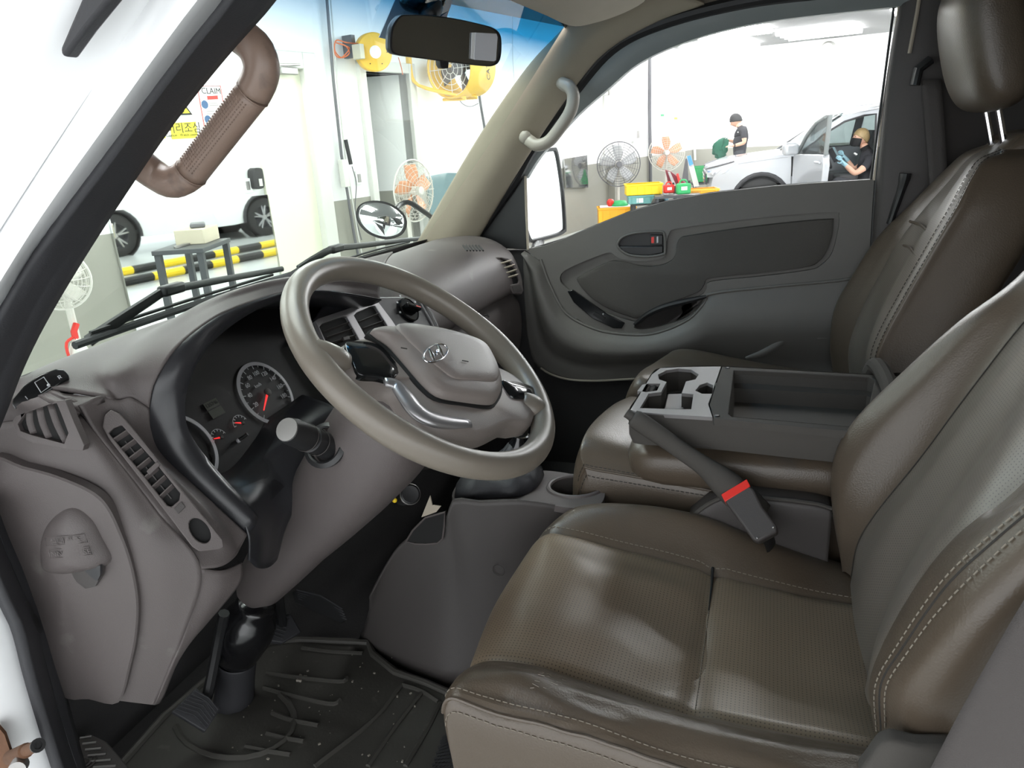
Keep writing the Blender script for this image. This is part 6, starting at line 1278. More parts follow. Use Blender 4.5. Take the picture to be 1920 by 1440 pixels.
# passenger-window group: low bench with crates
ot_ = PD(1228, 378, 10.8); zt = ot_.z; table('low dark bench loaded with crates beyond the passenger door', (ot_.x+.1, ot_.y-.1, 0), (.92, .5, zt), rz=R(-75))
q = PD(1206, 376, 10.7); crate('plastic_crate', 'teal crate on the low bench under a yellow crate', (q.x, q.y, zt), (.44, .30, .12), 'teal_plastic', R(-75)); crate('plastic_crate', 'bright yellow crate topmost on the low bench', (q.x, q.y, zt+.124), (.50, .34, .15), 'yellow_plastic', R(-75))
MB().box((q.x-.165, q.y+.02, zt+.05), (.005, .09, .06), Matrix.Rotation(R(12), 3, 'Z')).build('paper_label', 'paper', bpy.data.objects['plastic_crate.002'])
q = P(1156, 412, .20, 'Z'); crate('plastic_crate', 'amber yellow crate on a pallet beside the low bench', (q.x, q.y, .12), (.56, .40, .28), 'amber_plastic', R(-75))
t = thing('pallet', 'flat wooden pallet under the amber crate', 'pallet', (q.x, q.y, 0))
for k in range(5): MB().box((q.x-.2+.1*k, q.y, .105), (.08, .7, .025)).build('board', 'box_beige', t)
for k in (-.28, 0, .28): MB().box((q.x, q.y+k, .045), (.48, .07, .09)).build('runner', 'box_beige', t)
q3 = V((q.x, q.y, .402)); t = thing('knit_hat', 'dark green hat with red bobble lying on the amber crate', 'hat', q3); MB().box(q3+V((0, 0, .004)), (.3, .5, .008), Matrix.Rotation(R(12), 3, 'Z')).build('cover_sheet', 'paper', t); MB().lathe([(0, .01), (.13, .01), (.13, .03), (.09, .08), (0, .09)], q3+V((0, -.05, 0)), (0, 0, 1), 20).build('crown', 'green_plastic', t, sm=50); MB().ball(q3+V((-.05, .08, .06)), .06, 8).build('pompom', 'red_plastic', t)
q = PD(1310, 367, 10.6); crate('plastic_crate', 'orange crate at the far end of the low bench', (q.x, q.y, q.z), (.50, .34, .10), 'amber_plastic', R(-75), 5); table('small dark stand under the orange crate', (q.x, q.y, 0), (.52, .36, q.z), rz=R(-75))
q = PD(1249, 376, 10.5); t = thing('spray_can', 'slim light blue spray can on the low bench', 'can', (q.x, q.y, zt)); MB().lathe([(0, 0), (.032, 0), (.032, .19), (.018, .21), (.018, .235), (0, .235)], (q.x, q.y, zt), (0, 0, 1), 16).build('can', 'sky_plastic', t, sm=50); MB().lathe([(.0325, .10), (.0325, .13)], (q.x, q.y, zt), (0, 0, 1), 16).build('label_band', 'paper', t)
q = PD(1234, 375, 10.4); t = thing('black_cap', 'black cap lying on the low bench', 'cap', (q.x, q.y, zt)); MB().lathe([(0, 0), (.10, 0), (.10, .02), (.075, .07), (.03, .095), (0, .10)], (q.x, q.y, zt), (0, 0, 1), 20).build('crown', 'black', t, sm=50); MB().lathe([(0, .0), (.12, .0), (.12, .008), (0, .008)], (q.x-.03, q.y+.04, zt), (0, 0, 1), 20).build('brim', 'black', t)
def can(lbl, px, py, dep, mt, s_=1, name='jerry_can'):
    q = PD(px, py, dep); t = thing(name, lbl, 'can', q); M = Matrix.Rotation(R(-70), 3, 'Z')
    MB().box(q+V((0, 0, .09*s_)), (.24*s_, .14*s_, .18*s_), M).build('tank', mt, t, bev=.03*s_, bseg=3)
    MB().tube(spl([q+M @ V((-.07*s_, 0, .17*s_)), q+M @ V((-.04*s_, 0, .23*s_)), q+M @ V((.04*s_, 0, .23*s_)), q+M @ V((.07*s_, 0, .17*s_))], 10), .014*s_, 8).build('handle', mt, t)
    MB().lathe([(0, 0), (.025*s_, 0), (.02*s_, .05*s_), (0, .05*s_)], q+M @ V((.1*s_, 0, .17*s_)), (0, 0, 1), 12).build('cap', 'sign_black', t); MB().box(q+M @ V((0, -.072*s_, .1*s_)), (.1*s_, .004, .06*s_), M).build('label', 'paper', t); return t
can('green jerry can with white label on the low steel trolley', 1281, 364, 10.2, 'green_plastic', .80)
can('red jerry can beside the green can on the trolley', 1254, 362, 10.3, 'red_plastic', .62)
q = PD(1317, 340, 13.6); crate('plastic_crate', 'green crate standing near the front of the silver car', (q.x, q.y, q.z), (.34, .34, .27), 'green_plastic', R(-75), 4)
for q_, sz_ in ((PD(1270, 364.5, 10.3), (.34, .62)), (PD(1317, 341, 13.6), (.4, .4))):
    tt = thing('parts_trolley', 'low steel trolley under the '+('jerry cans' if sz_[1] > .5 else 'green crate'), 'trolley', (q_.x, q_.y, 0)); zz = q_.z-.004
    MB().box((q_.x, q_.y, zz-.015), (sz_[0], sz_[1], .03), Matrix.Rotation(R(10), 3, 'Z')).build('shelf', 'table_steel', tt)
    for a_ in (-1, 1):
        for b_ in (-1, 1): MB().box((q_.x+a_*(sz_[0]/2-.06), q_.y+b_*(sz_[1]/2-.06), (zz-.03)/2), (.03, .03, zz-.03)).build('leg', 'table_steel', tt)
t = thing('folded_boards', 'dark maroon folded panel standing behind the jerry cans', 'panel', PD(1265, 350, 11)); MB().prism([PD(1247, 318, 11), PD(1258, 322, 11), PD(1288, 345, 11), PD(1283, 352, 11), PD(1262, 352, 11), PD(1252, 340, 11)], V((.05, .0, 0))).build('panel', 'maroon', t); MB().prism([PD(1268, 326, 10.95), PD(1272, 325, 10.95), PD(1277, 345, 10.95), PD(1273, 347, 10.95)], V((.02, 0, 0))).build('red_edge', 'red_plastic', t); MB().prism([PD(1252, 322, 10.95), PD(1256, 322, 10.95), PD(1268, 348, 10.95), PD(1262, 350, 10.95)], V((.02, 0, 0))).build('steel_edge', 'steel', t)
q_ = PD(1266, 352, 11.03); MB().tube([q_, V((q_.x, q_.y, 0))], .03, 6).build('stand', 'table_steel', t)
t = thing('sign_stand', 'folding A-frame board with blue top behind the jerry cans', 'sign board', PD(1297, 345, 12))
MB().prism([PD(1287, 293, 12), PD(1295, 291, 12), PD(1311, 349, 11.9), PD(1301, 351, 11.9)], V((.03, .0, 0))).build('front_board', 'jamb', t); MB().prism([PD(1288, 293, 11.97), PD(1295, 291, 11.97), PD(1300, 308, 11.94), PD(1293, 311, 11.94)], V((-.01, .0, 0))).build('blue_label', 'blue_plastic', t)
MB().prism([PD(1285, 298, 12.1), PD(1289, 297, 12.1), PD(1291, 350, 12.2), PD(1276, 352, 12.3)], V((.03, 0, 0))).build('rear_board', 'fan_dark', t)
for p_ in (PD(1305, 350, 11.9), PD(1283, 351, 12.25)): MB().tube([p_, V((p_.x, p_.y, 0))], .02, 6).build('foot', 'fan_dark', t)
# ================================================================ SILVER SUV
mat('car_paint', (.50, .515, .54), .22, metal=.25, var=.02, coat=.6)
mat('tyre', (.02, .02, .02), .8, .4, 80); mat('alloy', (.6, .6, .62), .3, metal=.8, var=0); mat('lamp', (.75, .78, .82), .1, spec=.8, var=.1, vs=30)
mat('car_inside', (.035, .036, .038), .7); glass('car_glass', (.45, .5, .5), .1); mat('seat_grey', (.12, .12, .125), .8)
def suv(lbl, loc, rz, open_door=True, paint='car_paint'):
    t = thing('suv_car', lbl, 'car', loc, rz)
    def B(m, nm, mt, par=None, **k):
        mt = paint if mt == 'car_paint' else mt; return m.build(nm, mt, par or t, local=True, **k)
    FX, RX, WR = -.80, -3.48, .345
    def yz(z): return .905 - (.03*((.75-z)/.4)**2 if z < .75 else 0) - (.25*((z-1.02)/.55) if z > 1.02 else 0)
    def arch(cx, r=.41, a0=-8, a1=188, n=14): return [(cx+r*math.cos(R(a0+(a1-a0)*k/n)), .345+r*math.sin(R(a0+(a1-a0)*k/n))) for k in range(n+1)]
    arF = arch(FX); arR = arch(RX)
    lower = [(-.10, .30), (-.06, .55), (-.10, .74), (-.30, .92), (-.75, .99), (-1.22, 1.03), (-2.3, 1.04), (-3.4, 1.06), (-4.45, 1.08), (-4.58, .9), (-4.6, .5), (-4.5, .3)] + arR[::-1] + [(-2.9, .27), (-1.3, .27)] + arF[::-1]
    opening = [(-1.24, .36), (-1.22, 1.00), (-2.30, 1.01), (-2.36, .9), (-2.30, .45), (-2.2, .36)]
    frontop = [(-1.34, 1.05), (-1.65, 1.26), (-1.95, 1.43), (-2.22, 1.50), (-2.38, 1.51), (-2.34, 1.05)]
    rearop = [(-2.46, 1.06), (-2.50, 1.50), (-2.9, 1.51), (-3.3, 1.47), (-3.35, 1.08)]
    q3 = [(-3.45, 1.09), (-3.45, 1.45), (-3.75, 1.38), (-4.05, 1.22), (-4.1, 1.10)]
    upper = [(-1.16, 1.03), (-1.6, 1.32), (-1.95, 1.53), (-2.3, 1.60), (-2.9, 1.62), (-3.6, 1.59), (-4.1, 1.50), (-4.35, 1.3), (-4.48, 1.08), (-3.4, 1.06), (-2.3, 1.04), (-1.22, 1.03)]
    lower_o = lower[:6]+[(-1.24, .36), (-2.2, .36), (-2.30, .45), (-2.36, .9), (-2.35, 1.04)]+lower[7:]
    upper_o = upper[:-2]+[(-2.36, 1.04), (-2.38, 1.51), (-2.22, 1.50), (-1.95, 1.43), (-1.65, 1.26), (-1.34, 1.05)]
    for s in (1, -1):
        op = open_door and s > 0
        def M3(l): return [V((x, s*yz(z), z)) for x, z in l]
        B(plate(M3(lower_o if op else lower), [], (0, -s*.03, 0)), 'side_panel', 'car_paint', bev=.008)
        B(plate(M3(upper_o if op else upper), [M3(rearop), M3(q3)]+([] if op else [M3(frontop)]), (0, -s*.03, 0)), 'window_frame', 'car_paint', bev=.006)
        for h in ([rearop, q3] + ([] if op else [frontop])):
            m = MB(); m.prism([p+V((0, -s*.012, 0)) for p in M3(h)], (0, -s*.006, 0)); B(m, 'side_glass', 'car_glass', sm=0)
        if op:
            MBt = MB(); MBt.tube([V((x, s*(yz(z)-.01), z)) for x, z in ((-1.34, 1.0), (-1.65, 1.26), (-1.95, 1.43), (-2.22, 1.50), (-2.38, 1.51), (-2.36, 1.05), (-2.36, .9), (-2.30, .45), (-2.2, .36), (-1.24, .36))], .016, 6); B(MBt, 'opening_seal', 'rubber')
        for l, cx in ((arF, FX), (arR, RX)):
            m = MB(); m.tube([V((x, s*.905, z)) for x, z in l], .03, 8); B(m, 'arch_trim', 'rubber')
            m = MB(); m.lathe([(.40, 0), (.40, .3), (0, .3)], (cx, s*.90, .345), (0, -s, 0), 24); B(m, 'wheel_well', 'cavity')
            m = MB(); m.lathe([(.20, 0), (.225, .0), (.325, .012), (WR, .03), (WR, .2), (.325, .22), (.2, .22)], (cx, s*.90, .345), (0, -s, 0), 36); w_ = B(m, 'tyre', 'tyre', sm=50)
            m = MB(); m.lathe([(.225, .005), (.215, .03), (.2, .16), (0, .16)], (cx, s*.90, .345), (0, -s, 0), 30); B(m, 'rim', 'fan_dark', w_)
            m = MB(); m.lathe([(.228, .0), (.228, .012), (.212, .012), (.212, 0)], (cx, s*.90, .345), (0, -s, 0), 36); B(m, 'rim_lip', 'alloy', w_)
            for k in range(5):
                for da in (-.17, .17):
                    a = 2*math.pi*k/5+.3+da; a2 = 2*math.pi*k/5+.3+da*.35; m = MB(); m.tube([V((cx+.05*math.cos(a2), s*.885, .345+.05*math.sin(a2))), V((cx+.215*math.cos(a), s*.893, .345+.215*math.sin(a)))], [.02, .014], 6); B(m, 'spoke', 'alloy', w_)
            m = MB(); m.lathe([(0, 0), (.045, 0), (.05, .03), (0, .03)], (cx, s*.893, .345), (0, -s, 0), 16); B(m, 'hub_cap', 'alloy', w_)
        # headlamp, mirror, handles
        hl_ = [V((x, s*y, z)) for x, y, z in ((-.02, .52, .84), (-.05, .72, .86), (-.20, .885, .90), (-.42, .915, .955), (-.28, .915, .80), (-.12, .86, .73), (-.03, .62, .72))]
        m = MB(); m.prism([p+V((.012, s*.012, 0)) for p in hl_], (-.05, -s*.03, 0)); lm = B(m, 'headlamp', 'lamp', bev=.006)
        m = MB(); m.tube([p+V((.016, s*.016, .004)) for p in hl_[:4]], .014, 6); B(m, 'lamp_brow', 'fan_dark', lm)
        m = MB(); m.tube([V((-.02, s*.60, .80)), V((-.10, s*.85, .80))], .03, 8); B(m, 'lamp_projector', 'chrome', lm)
        m = MB(); m.tube([V((-.07, s*.66, .52)), V((-.16, s*.85, .53))], .02, 6); B(m, 'fog_strip', 'lamp')
        if s < 0 or not op:
            m = MB(); m.tube([V((-2.1, s*.93, .93)), V((-1.92, s*.93, .93))], .016, 8); B(m, 'door_handle', 'car_paint')
            m = MB(); m.box((-1.45, s*1.02, 1.08), (.12, .2, .15)); B(m, 'wing_mirror', 'car_paint', bev=.04, bseg=3)
        m = MB(); m.tube([V((-3.2, s*.93, .95)), V((-3.02, s*.93, .95))], .016, 8); B(m, 'door_handle', 'car_paint')
        m = MB(); m.prism([V((x, s*.88, z)) for x, z in ((-4.60, .80), (-4.35, .86), (-4.40, 1.02), (-4.58, .98))], (0, s*.03, 0)); B(m, 'tail_lamp', 'red_plastic', bev=.01)
        m = MB(); m.tube([V((-2.1, s*.60, 1.655)), V((-3.0, s*.58, 1.68)), V((-3.9, s*.56, 1.62))], .02, 6); B(m, 'roof_rail', 'alloy')
    # bonnet, nose, roof, tail
    rows = []
    for x, z, w_ in ((-.06, .84, .60), (-.16, .93, .80), (-.40, .985, .90), (-.80, 1.025, .91), (-1.15, 1.055, .905), (-1.28, 1.06, .86)):
        rows.append([V((x-.10*abs(f)**2*(1 if x > -.3 else .1), f*w_, z-.07*abs(f)**3+(.012 if .45 < abs(f) < .75 else 0))) for f in (-1, -.85, -.6, -.3, 0, .3, .6, .85, 1)])
    B(MB().grid(sgrid(rows, 33, 24)), 'bonnet', 'car_paint', solid=.01)
    rows = []
    for z, dx, w_ in ((.84, 0, .60), (.74, .015, .84), (.60, .03, .88), (.45, .03, .88), (.30, -.02, .84), (.24, -.10, .80)):
        rows.append([V((-.06+dx-.16*abs(f)**3, f*w_, z)) for f in (-1, -.85, -.6, -.3, 0, .3, .6, .85, 1)])
    B(MB().grid(sgrid(rows, 33, 20)), 'front_bumper', 'car_paint', solid=.01)
    m = MB(); m.prism([V((-.01, y, z)) for y, z in ((-.5, .80), (.5, .80), (.42, .60), (-.42, .60))], (.03, 0, 0)); gr_ = B(m, 'grille', 'fan_dark', bev=.01)
    for z in (.65, .70, .75): m = MB(); m.tube([V((.025, -.46, z)), V((.025, .46, z))], .010, 6); B(m, 'grille_bar', 'chrome', gr_)
    rows = []
    for x, z, w_ in ((-1.92, 1.555, .63), (-2.1, 1.60, .645), (-2.5, 1.655, .645), (-3.2, 1.665, .64), (-3.8, 1.62, .62), (-4.15, 1.53, .60)): rows.append([V((x+.05*(1-abs(f))**.5*(1 if x > -2 else 0), f*(w_+.035), z-.055*abs(f)**4)) for f in (-1, -.9, -.5, 0, .5, .9, 1)])
    B(MB().grid(sgrid(rows, 24, 24)), 'roof', 'car_paint', solid=.012)
    m = MB(); m.grid(sgrid([[V((-1.24, -.84, 1.05)), V((-1.15, 0, 1.06)), V((-1.24, .84, 1.05))], [V((-1.95, -.62, 1.55)), V((-1.86, 0, 1.57)), V((-1.95, .62, 1.55))]], 9, 6)); B(m, 'windshield', 'car_glass', solid=.004)
    m = MB(); m.grid(sgrid([[V((-4.15, -.6, 1.53)), V((-4.2, 0, 1.54)), V((-4.15, .6, 1.53))], [V((-4.5, -.8, 1.08)), V((-4.58, 0, 1.08)), V((-4.5, .8, 1.08))]], 9, 6)); B(m, 'rear_glass', 'car_glass', solid=.004)
    rows = [[V((x-.1*abs(f)**3*-1, f*w_, z)) for f in (-1, -.8, -.4, 0, .4, .8, 1)] for z, x, w_ in ((1.08, -4.55, .83), (.9, -4.66, .89), (.6, -4.70, .89), (.35, -4.68, .88), (.25, -4.6, .84))]
    B(MB().grid(sgrid(rows, 20, 16)), 'tailgate', 'car_paint', solid=.01)
    # cabin
    m = MB(); m.box((-2.7, 0, .36), (3.2, 1.7, .06)); B(m, 'cabin_floor', 'car_inside')
    m = MB(); m.box((-1.45, 0, .85), (.40, 1.66, .36)); B(m, 'car_dashboard', 'car_inside', bev=.06, bseg=3)
    m = MB(); m.tube(circ(V((-1.78, .40, .93)), (0, 1, 0), (.45, 0, .9), .18, 24), .016, 8, closed=True); B(m, 'car_steering_wheel', 'seat_grey')
    for y in (.40, -.40):
        m = MB(); m.box((-2.18, y, .58), (.50, .50, .16)); B(m, 'car_seat_cushion', 'seat_grey', bev=.05, bseg=3)
        m = MB(); m.box((-2.52, y, .95), (.14, .48, .66), Matrix.Rotation(R(-16), 3, 'Y')); B(m, 'car_seat_back', 'seat_grey', bev=.05, bseg=3)
    m = MB(); m.box((-3.3, 0, .85), (.16, 1.4, .70)); B(m, 'rear_seat', 'seat_grey', bev=.05, bseg=3)
    if open_door:
        an = R(77); H = V((-1.24, .90, 0)); dd = V((-math.cos(an), math.sin(an), 0)); nd = V((-dd.y, dd.x, 0)); nd = nd if nd.x > 0 else -nd
        def DP(a_, z, o=0): return H+dd*a_+nd*(o-(.22*((z-1.02)/.55) if z > 1.02 else 0)*-.0)+V((0, 0, z))
        m = MB(); m.prism([DP(a_, z) for a_, z in ((.0, .38), (.0, 1.0), (.06, 1.02), (1.08, 1.03), (1.12, .9), (1.06, .45), (.98, .38))], nd*-.09); dl = B(m, 'open_door', 'car_paint', bev=.012)
        fr = [DP(a_, z, -.03) for a_, z in ((.10, 1.03), (.42, 1.28), (.72, 1.44), (1.02, 1.51), (1.16, 1.53), (1.10, 1.03))]
        m = MB(); m.tube(fr, .024, 8, sq=1.3); B(m, 'door_window_frame', 'frame_grey', dl)
        m = MB(); m.prism([p+nd*.004 for p in fr], nd*-.005); B(m, 'door_window', 'car_glass', dl, sm=0)
        m = MB(); m.prism([DP(a_, z, -.092) for a_, z in ((.06, .45), (.08, .98), (1.0, .98), (.98, .45))], nd*-.03); B(m, 'door_lining', 'car_inside', dl, bev=.01)
        m = MB(); m.tube([DP(.88, .93, .02), DP(1.04, .93, .02)], .018, 8); B(m, 'door_pull', 'car_paint', dl)
        m = MB(); m.box(DP(.20, 1.10, .12), (.16, .22, .18), Matrix.Rotation(math.atan2(dd.y, dd.x), 3, 'Z')); B(m, 'door_mirror', 'car_paint', dl, bev=.05, bseg=3)
    return t
suv('silver car with its driver door open and a man sitting inside', (11.76, .62, 0), R(96))
suv('white car parked crosswise behind, seen in the wall mirror', (4.75, -4.0, 0), R(180), False, 'paint_white')
# ================================================================ PEOPLE
mat('skin', (.72, .42, .30), .5, var=.06); mat('hair_black', (.012, .011, .012), .5, .5, 80, var=.2, vs=40); mat('hair_blond', (.38, .27, .13), .5, .6, 90, var=.5, vs=60)
mat('shirt', (.028, .028, .034), .85, .3, 120, var=.1); mat('trousers', (.05, .052, .06), .85, .3, 120, var=.1); mat('mask_black', (.008, .008, .009), .8, var=0); mat('glove', (.30, .50, .58), .6, var=.15, vs=40); mat('shoe', (.02, .02, .02), .6)
def person(lbl, J, E, loc, head, hdir, hup, hair, mask=False, hr=.105, phone=None):
    """J: name -> (pos, radius, material); one skinned surface, head merged in; hair and mask are children"""
    t = thing('person', lbl, 'person', loc); names = list(J); me = bpy.data.meshes.new('skel')
    me.from_pydata([tuple(V(J[n][0])-V(loc)) for n in names], [(names.index(a), names.index(b)) for a, b in E], [])
    ob = bpy.data.objects.new('skel', me); COL.objects.link(ob); md = ob.modifiers.new('k', 'SKIN'); md.use_smooth_shade = True
    if not me.skin_vertices: me.skin_vertices.new()
    for i, n in enumerate(names):
        sv_ = me.skin_vertices[0].data[i]; r_ = J[n][1]; sv_.radius = r_ if isinstance(r_, tuple) else (r_, r_); sv_.use_root = (i == 0)
    s_ = ob.modifiers.new('s', 'SUBSURF'); s_.levels = 2; s_.render_levels = 2
    dg = bpy.context.evaluated_depsgraph_get(); bmz = bpy.data.meshes.new_from_object(ob.evaluated_get(dg)); bpy.data.objects.remove(ob)
    # head
    f = V(hdir).normalized(); u = V(hup); u = (u-f*u.dot(f)).normalized(); l = u.cross(f); hc = V(head)-V(loc); M = Matrix((f, l, u)).transposed()
    bm = bmesh.new(); bm.from_mesh(bmz); nb = len(bm.faces)
    hm = MB(); lo = []
    for k in range(1, 18):
        a = math.pi*k/18; z = math.cos(a)*1.16; rr = math.sin(a); lo.append([])
        for q in range(28):
            b = 2*math.pi*q/28; x = rr*math.cos(b)*(1.0 if z > -.2 else 1.0-.18*(-.2-z)); y = rr*math.sin(b)*(.80 if z > -.3 else .80-.28*(-.3-z))
            if abs(b) < .3 or abs(b-2*math.pi) < .3:
                w_ = math.cos(min(b, 2*math.pi-b)/.3*math.pi/2); x += w_*(.20*math.exp(-((z+.22)/.14)**2)+.05*math.exp(-((z+.62)/.07)**2)+.06*math.exp(-((z+.95)/.14)**2)-.04*math.exp(-((z+.02)/.08)**2))
            if .25 < min(b, 2*math.pi-b) < .65: x -= .06*math.exp(-((z-.02)/.12)**2)
            lo[-1].append(hc+M @ V((x, y, z))*hr)
    hm.loft(lo)
    for s in (-1, 1): hm.ball(hc+M @ V((-.08, s*.82, -.10))*hr, (.17*hr, .07*hr, .26*hr), 6, M)
    vs = [bm.verts.new(p) for p in hm.v]
    for fc_ in hm.f:
        try: bm.faces.new([vs[i] for i in fc_])
        except ValueError: pass
    bmesh.ops.recalc_face_normals(bm, faces=bm.faces); bm.to_mesh(bmz); bm.free()
    mats = []
    for n in names:
        if J[n][2] not in mats: mats.append(J[n][2])
    if 'skin' not in mats: mats.append('skin')
    bmz.materials.clear()
    for q in mats: bmz.materials.append(MAT[q])
    segs = [(V(J[a][0])-V(loc), V(J[b][0])-V(loc), J[a][2], J[b][2], J[a][1] if not isinstance(J[a][1], tuple) else sum(J[a][1])/2, J[b][1] if not isinstance(J[b][1], tuple) else sum(J[b][1])/2) for a, b in E]
    for i, pg in enumerate(bmz.polygons):
        pg.use_smooth = True
        if i >= nb: pg.material_index = mats.index('skin'); continue
        c = pg.center; bd = 1e9
        for a, b, ma, mb_, ra, rb in segs:
            ab = b-a; tt = max(0, min(1, (c-a).dot(ab)/max(1e-9, ab.dot(ab)))); d_ = (c-(a+ab*tt)).length-(ra*(1-tt)+rb*tt)
            if d_ < bd: bd = d_; mm = ma if tt < .5 else mb_
        pg.material_index = mats.index(mm)
    bmz.name = 'body'; bo = bpy.data.objects.new('body', bmz); COL.objects.link(bo); bo.parent = t
    # hair
    m = MB(); lo = []
    for k in range(1, 12):
        a = math.pi*.68*k/11; z = math.cos(a)*1.24; rr = math.sin(a)*1.1; ring_ = []
        for q in range(28):
            b = 2*math.pi*q/28; fr = max(0, math.cos(b)); zz = max(z, .30*fr-.20*(1-fr)-.45*max(0, -math.cos(b))) if z < .5 else z
            ring_.append(hc+M @ V((rr*math.cos(b)-.04, rr*math.sin(b)*.84, zz+.03*math.sin(b*9+k)))*hr)
        lo.append(ring_)
    m.loft(lo); ho = m.build('hair', hair, t, local=True, sm=180)
    for s in (-1, 1): MB().ball(hc+M @ V((.86, s*.30, .04))*hr, .07*hr, 5).build('eye', 'sign_black', t, local=True)
    if mask:
        m = MB(); lo = []
        for z in (-.15, -.3, -.5, -.7, -.9, -1.08, -1.18):
            lo.append([hc+M @ V(((1.16 if -.4 < z else 1.10)*math.cos(b)*(1-.35*max(0, -z-.75)), math.sin(b)*.86*(1-.3*max(0, -z-.6)), z))*hr for b in [R(-82+164*k/16) for k in range(17)]])
        m.grid(lo); m.build('face_mask', 'mask_black', t, local=True, solid=.004, sm=180)
    return t
def hand(J, E, nm, wrist, d, up, mt, r=.008, ln=.075, curl=.5):
    """palm plus five separate fingers from a wrist joint"""
    d = V(d).normalized(); up = V(up); up = (up-d*up.dot(d)).normalized(); sd = d.cross(up); w_ = V(J[wrist][0])
    J[nm+'p'] = (w_+d*.05, (.036, .018), mt); E.append((wrist, nm+'p')); J[nm+'k'] = (w_+d*.085, (.036, .015), mt); E.append((nm+'p', nm+'k'))
    for i, (o, l_) in enumerate(((-.030, .85), (-.010, 1.0), (.010, .95), (.028, .75))):
        a = w_+d*.095+sd*o; b = a+d*ln*.5*l_-up*.015*curl; c = b+d*ln*.4*l_*(1-.5*curl)-up*.04*curl
        for q, p_ in enumerate((a, b, c)): J['%s%d%d' % (nm, i, q)] = (p_, r, mt)
        E += [(nm+'k', '%s%d0' % (nm, i)), ('%s%d0' % (nm, i), '%s%d1' % (nm, i)), ('%s%d1' % (nm, i), '%s%d2' % (nm, i))]
    a = w_+d*.04-sd*.045; b = a+d*.04-sd*.02-up*.01
    J[nm+'t0'] = (a, r*1.15, mt); J[nm+'t1'] = (b, r, mt); E += [(nm+'p', nm+'t0'), (nm+'t0', nm+'t1')]
# standing man, facing along the bay, unfolding a cloth
d1 = 14.3; lat = (RT*1).normalized()
def Q(px, py, dd=0): return PD(px, py, d1+dd)
g = Q(1386, 292); gz_ = 0
hipz = .88
J = {'pelvis': (Q(1386, 287), (.15, .12), 'shirt'), 'waist': (Q(1387, 274), (.135, .115), 'shirt'), 'chest': (Q(1389, 258), (.16, .135), 'shirt'), 'upper': (Q(1390.5, 247), (.14, .11), 'shirt'), 'neck': (Q(1388, 239), .06, 'skin'), 'skull': (Q(1382, 230), .07, 'skin')}
E = [('pelvis', 'waist'), ('waist', 'chest'), ('chest', 'upper'), ('upper', 'neck'), ('neck', 'skull')]
for nm, dd, sh_, el, wr_ in (('n', -.20, (1394, 246), (1396, 268), (1376, 273.5)), ('f', .20, (1390, 246), (1384, 268), (1366, 263))):
    J[nm+'sh'] = (Q(*sh_, dd), .062, 'shirt'); J[nm+'bi'] = (Q((sh_[0]*.5+el[0]*.5), (sh_[1]*.5+el[1]*.5), dd*1.15), .056, 'shirt'); J[nm+'b2'] = (Q((sh_[0]*.35+el[0]*.65), (sh_[1]*.35+el[1]*.65), dd*1.15), .048, 'skin')
    J[nm+'el'] = (Q(*el, dd*1.1), .043, 'skin'); J[nm+'fa'] = (Q((el[0]*.6+wr_[0]*.4), (el[1]*.6+wr_[1]*.4), dd*.9), .040, 'skin'); J[nm+'wr'] = (Q(*wr_, dd*.6), .027, 'skin')
    E += [('upper', nm+'sh'), (nm+'sh', nm+'bi'), (nm+'bi', nm+'b2'), (nm+'b2', nm+'el'), (nm+'el', nm+'fa'), (nm+'fa', nm+'wr')]
    hand(J, E, nm+'h', nm+'wr', -lat, (0, 0, 1), 'skin')
for nm, dd in (('n', -.10), ('f', .10)):
    hp = Q(1386, 292, dd); J[nm+'hip'] = (V((hp.x, hp.y, .86)), .095, 'trousers'); J[nm+'kn'] = (V((hp.x, hp.y+.02, .48)), .062, 'trousers'); J[nm+'an'] = (V((hp.x, hp.y-.02, .10)), .045, 'trousers'); J[nm+'toe'] = (V((hp.x, hp.y+.16, .045)), .04, 'shoe'); J[nm+'heel'] = (V((hp.x, hp.y-.04, .045)), .042, 'shoe')
    E += [('pelvis', nm+'hip'), (nm+'hip', nm+'kn'), (nm+'kn', nm+'an'), (nm+'an', nm+'heel'), (nm+'heel', nm+'toe')]
p1 = person('young man in black t-shirt standing and unfolding a green cloth', J, E, V((g.x, g.y, 0)), Q(1379.5, 226), -lat*.85-V((0, 0, .5)), V((0, 0, 1))-lat*.5, 'hair_black', hr=.108)
MB().lathe([(.032, -.012), (.034, 0), (.032, .012)], Q(1377, 273.3, -.14), lat, 16).build('wrist_watch', 'sign_black', p1)
MB().prism([Q(1382.5, 248, -.16), Q(1384, 246.2, -.16), Q(1385, 248.3, -.16)], FW*.02).build('shirt_logo', 'paper', p1)
gcl = thing('green_cloth', 'crumpled dark green jacket held up by the standing man', 'jacket', Q(1351, 280)); lo = []
for px_, py_, w_, h_ in ((1356, 260, 5, 4), (1353, 265, 9, 6), (1351, 272, 11, 6), (1350, 280, 11, 6), (1350, 287, 9.5, 5), (1351, 293, 6, 4), (1349, 299, 3, 2), (1347, 303, .8, 1)):
    c = Q(px_, py_); k_ = d1/FPX; lo.append([c+lat*(w_*k_*math.cos(a))+FW*(h_*k_*math.sin(a))+(lat*.05+V((0, 0, .02)))*math.sin(a*5+py_*1.7) for a in [2*math.pi*k/36 for k in range(36)]])
MB().loft(sgrid(lo, 36, 40)).build('fabric', 'green_cloth', gcl, sm=180)
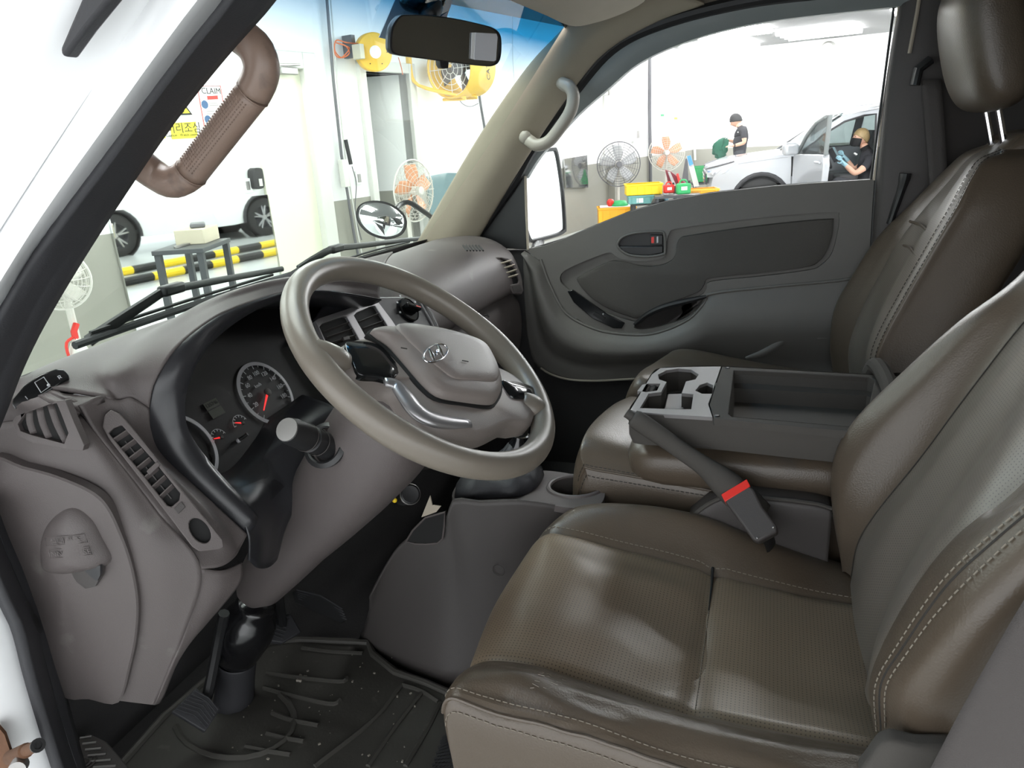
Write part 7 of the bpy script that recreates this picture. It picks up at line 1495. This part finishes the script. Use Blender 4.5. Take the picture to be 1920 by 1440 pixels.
# seated man in the silver car
d1 = 11.15
J = {'pelvis': (Q(1622, 352), (.16, .13), 'trousers'), 'waist': (Q(1625, 335), (.14, .12), 'shirt'), 'chest': (Q(1627, 312), (.16, .13), 'shirt'), 'upper': (Q(1629, 296), (.14, .11), 'shirt'), 'neck': (Q(1624, 281), .065, 'mask_black'), 'skull': (Q(1617, 268), .07, 'skin')}
E = [('pelvis', 'waist'), ('waist', 'chest'), ('chest', 'upper'), ('upper', 'neck'), ('neck', 'skull')]
for nm, dd, sh_, el, wr_ in (('n', -.20, (1631, 299), (1603, 326), (1583, 307)), ('f', .18, (1624, 299), (1600, 318), (1586, 297))):
    J[nm+'sh'] = (Q(*sh_, dd), .068, 'shirt'); J[nm+'bi'] = (Q(sh_[0]*.6+el[0]*.4+4, sh_[1]*.6+el[1]*.4+2, dd*1.1), .060, 'shirt'); J[nm+'b2'] = (Q(sh_[0]*.3+el[0]*.7+2, sh_[1]*.3+el[1]*.7+1, dd*1.1), .050, 'skin')
    J[nm+'el'] = (Q(*el, dd*1.05), .046, 'skin'); J[nm+'fa'] = (Q(el[0]*.5+wr_[0]*.5, el[1]*.5+wr_[1]*.5, dd), .042, 'skin'); J[nm+'wr'] = (Q(*wr_, dd*.8), .030, 'glove')
    E += [('upper', nm+'sh'), (nm+'sh', nm+'bi'), (nm+'bi', nm+'b2'), (nm+'b2', nm+'el'), (nm+'el', nm+'fa'), (nm+'fa', nm+'wr')]
    hand(J, E, nm+'h', nm+'wr', Q(wr_[0]-8, wr_[1]-10)-Q(*wr_), -FW, 'glove', r=.0095)
for nm, dd in (('n', -.12), ('f', .10)):
    J[nm+'hip'] = (Q(1610, 352, dd), .10, 'trousers'); J[nm+'kn'] = (Q(1566, 338, dd), .075, 'trousers'); J[nm+'an'] = (Q(1556, 378, dd), .05, 'trousers'); J[nm+'toe'] = (Q(1536, 385, dd), .04, 'shoe')
    E += [('pelvis', nm+'hip'), (nm+'hip', nm+'kn'), (nm+'kn', nm+'an'), (nm+'an', nm+'toe')]
p2 = person('blond man in black mask and blue gloves sitting in the silver car', J, E, Q(1622, 352), Q(1614, 258), -lat*.97+V((0, 0, .12)), V((0, 0, 1))+lat*.1, 'hair_blond', mask=True, hr=.112)
MB().prism([Q(1603, 286, -.2), Q(1608, 289, -.2), Q(1606, 291, -.2), Q(1601, 287, -.2)], FW*.02).build('shirt_tag', 'paper', p2)
tbm = thing('tablet', 'dark handheld tablet in the gloved hands of the seated man', 'tablet', Q(1566, 292)); MB().prism([Q(1560, 276, -.05), Q(1565, 275, -.05), Q(1577, 297, -.05), Q(1572, 299, -.05)], FW*.16).build('case', 'fan_dark', tbm, bev=.006); MB().prism([Q(1560.5, 276, -.055), Q(1564, 275.5, -.055), Q(1575, 296, -.055), Q(1572, 297.5, -.055)], FW*.003).build('screen', 'teal_glass', tbm)
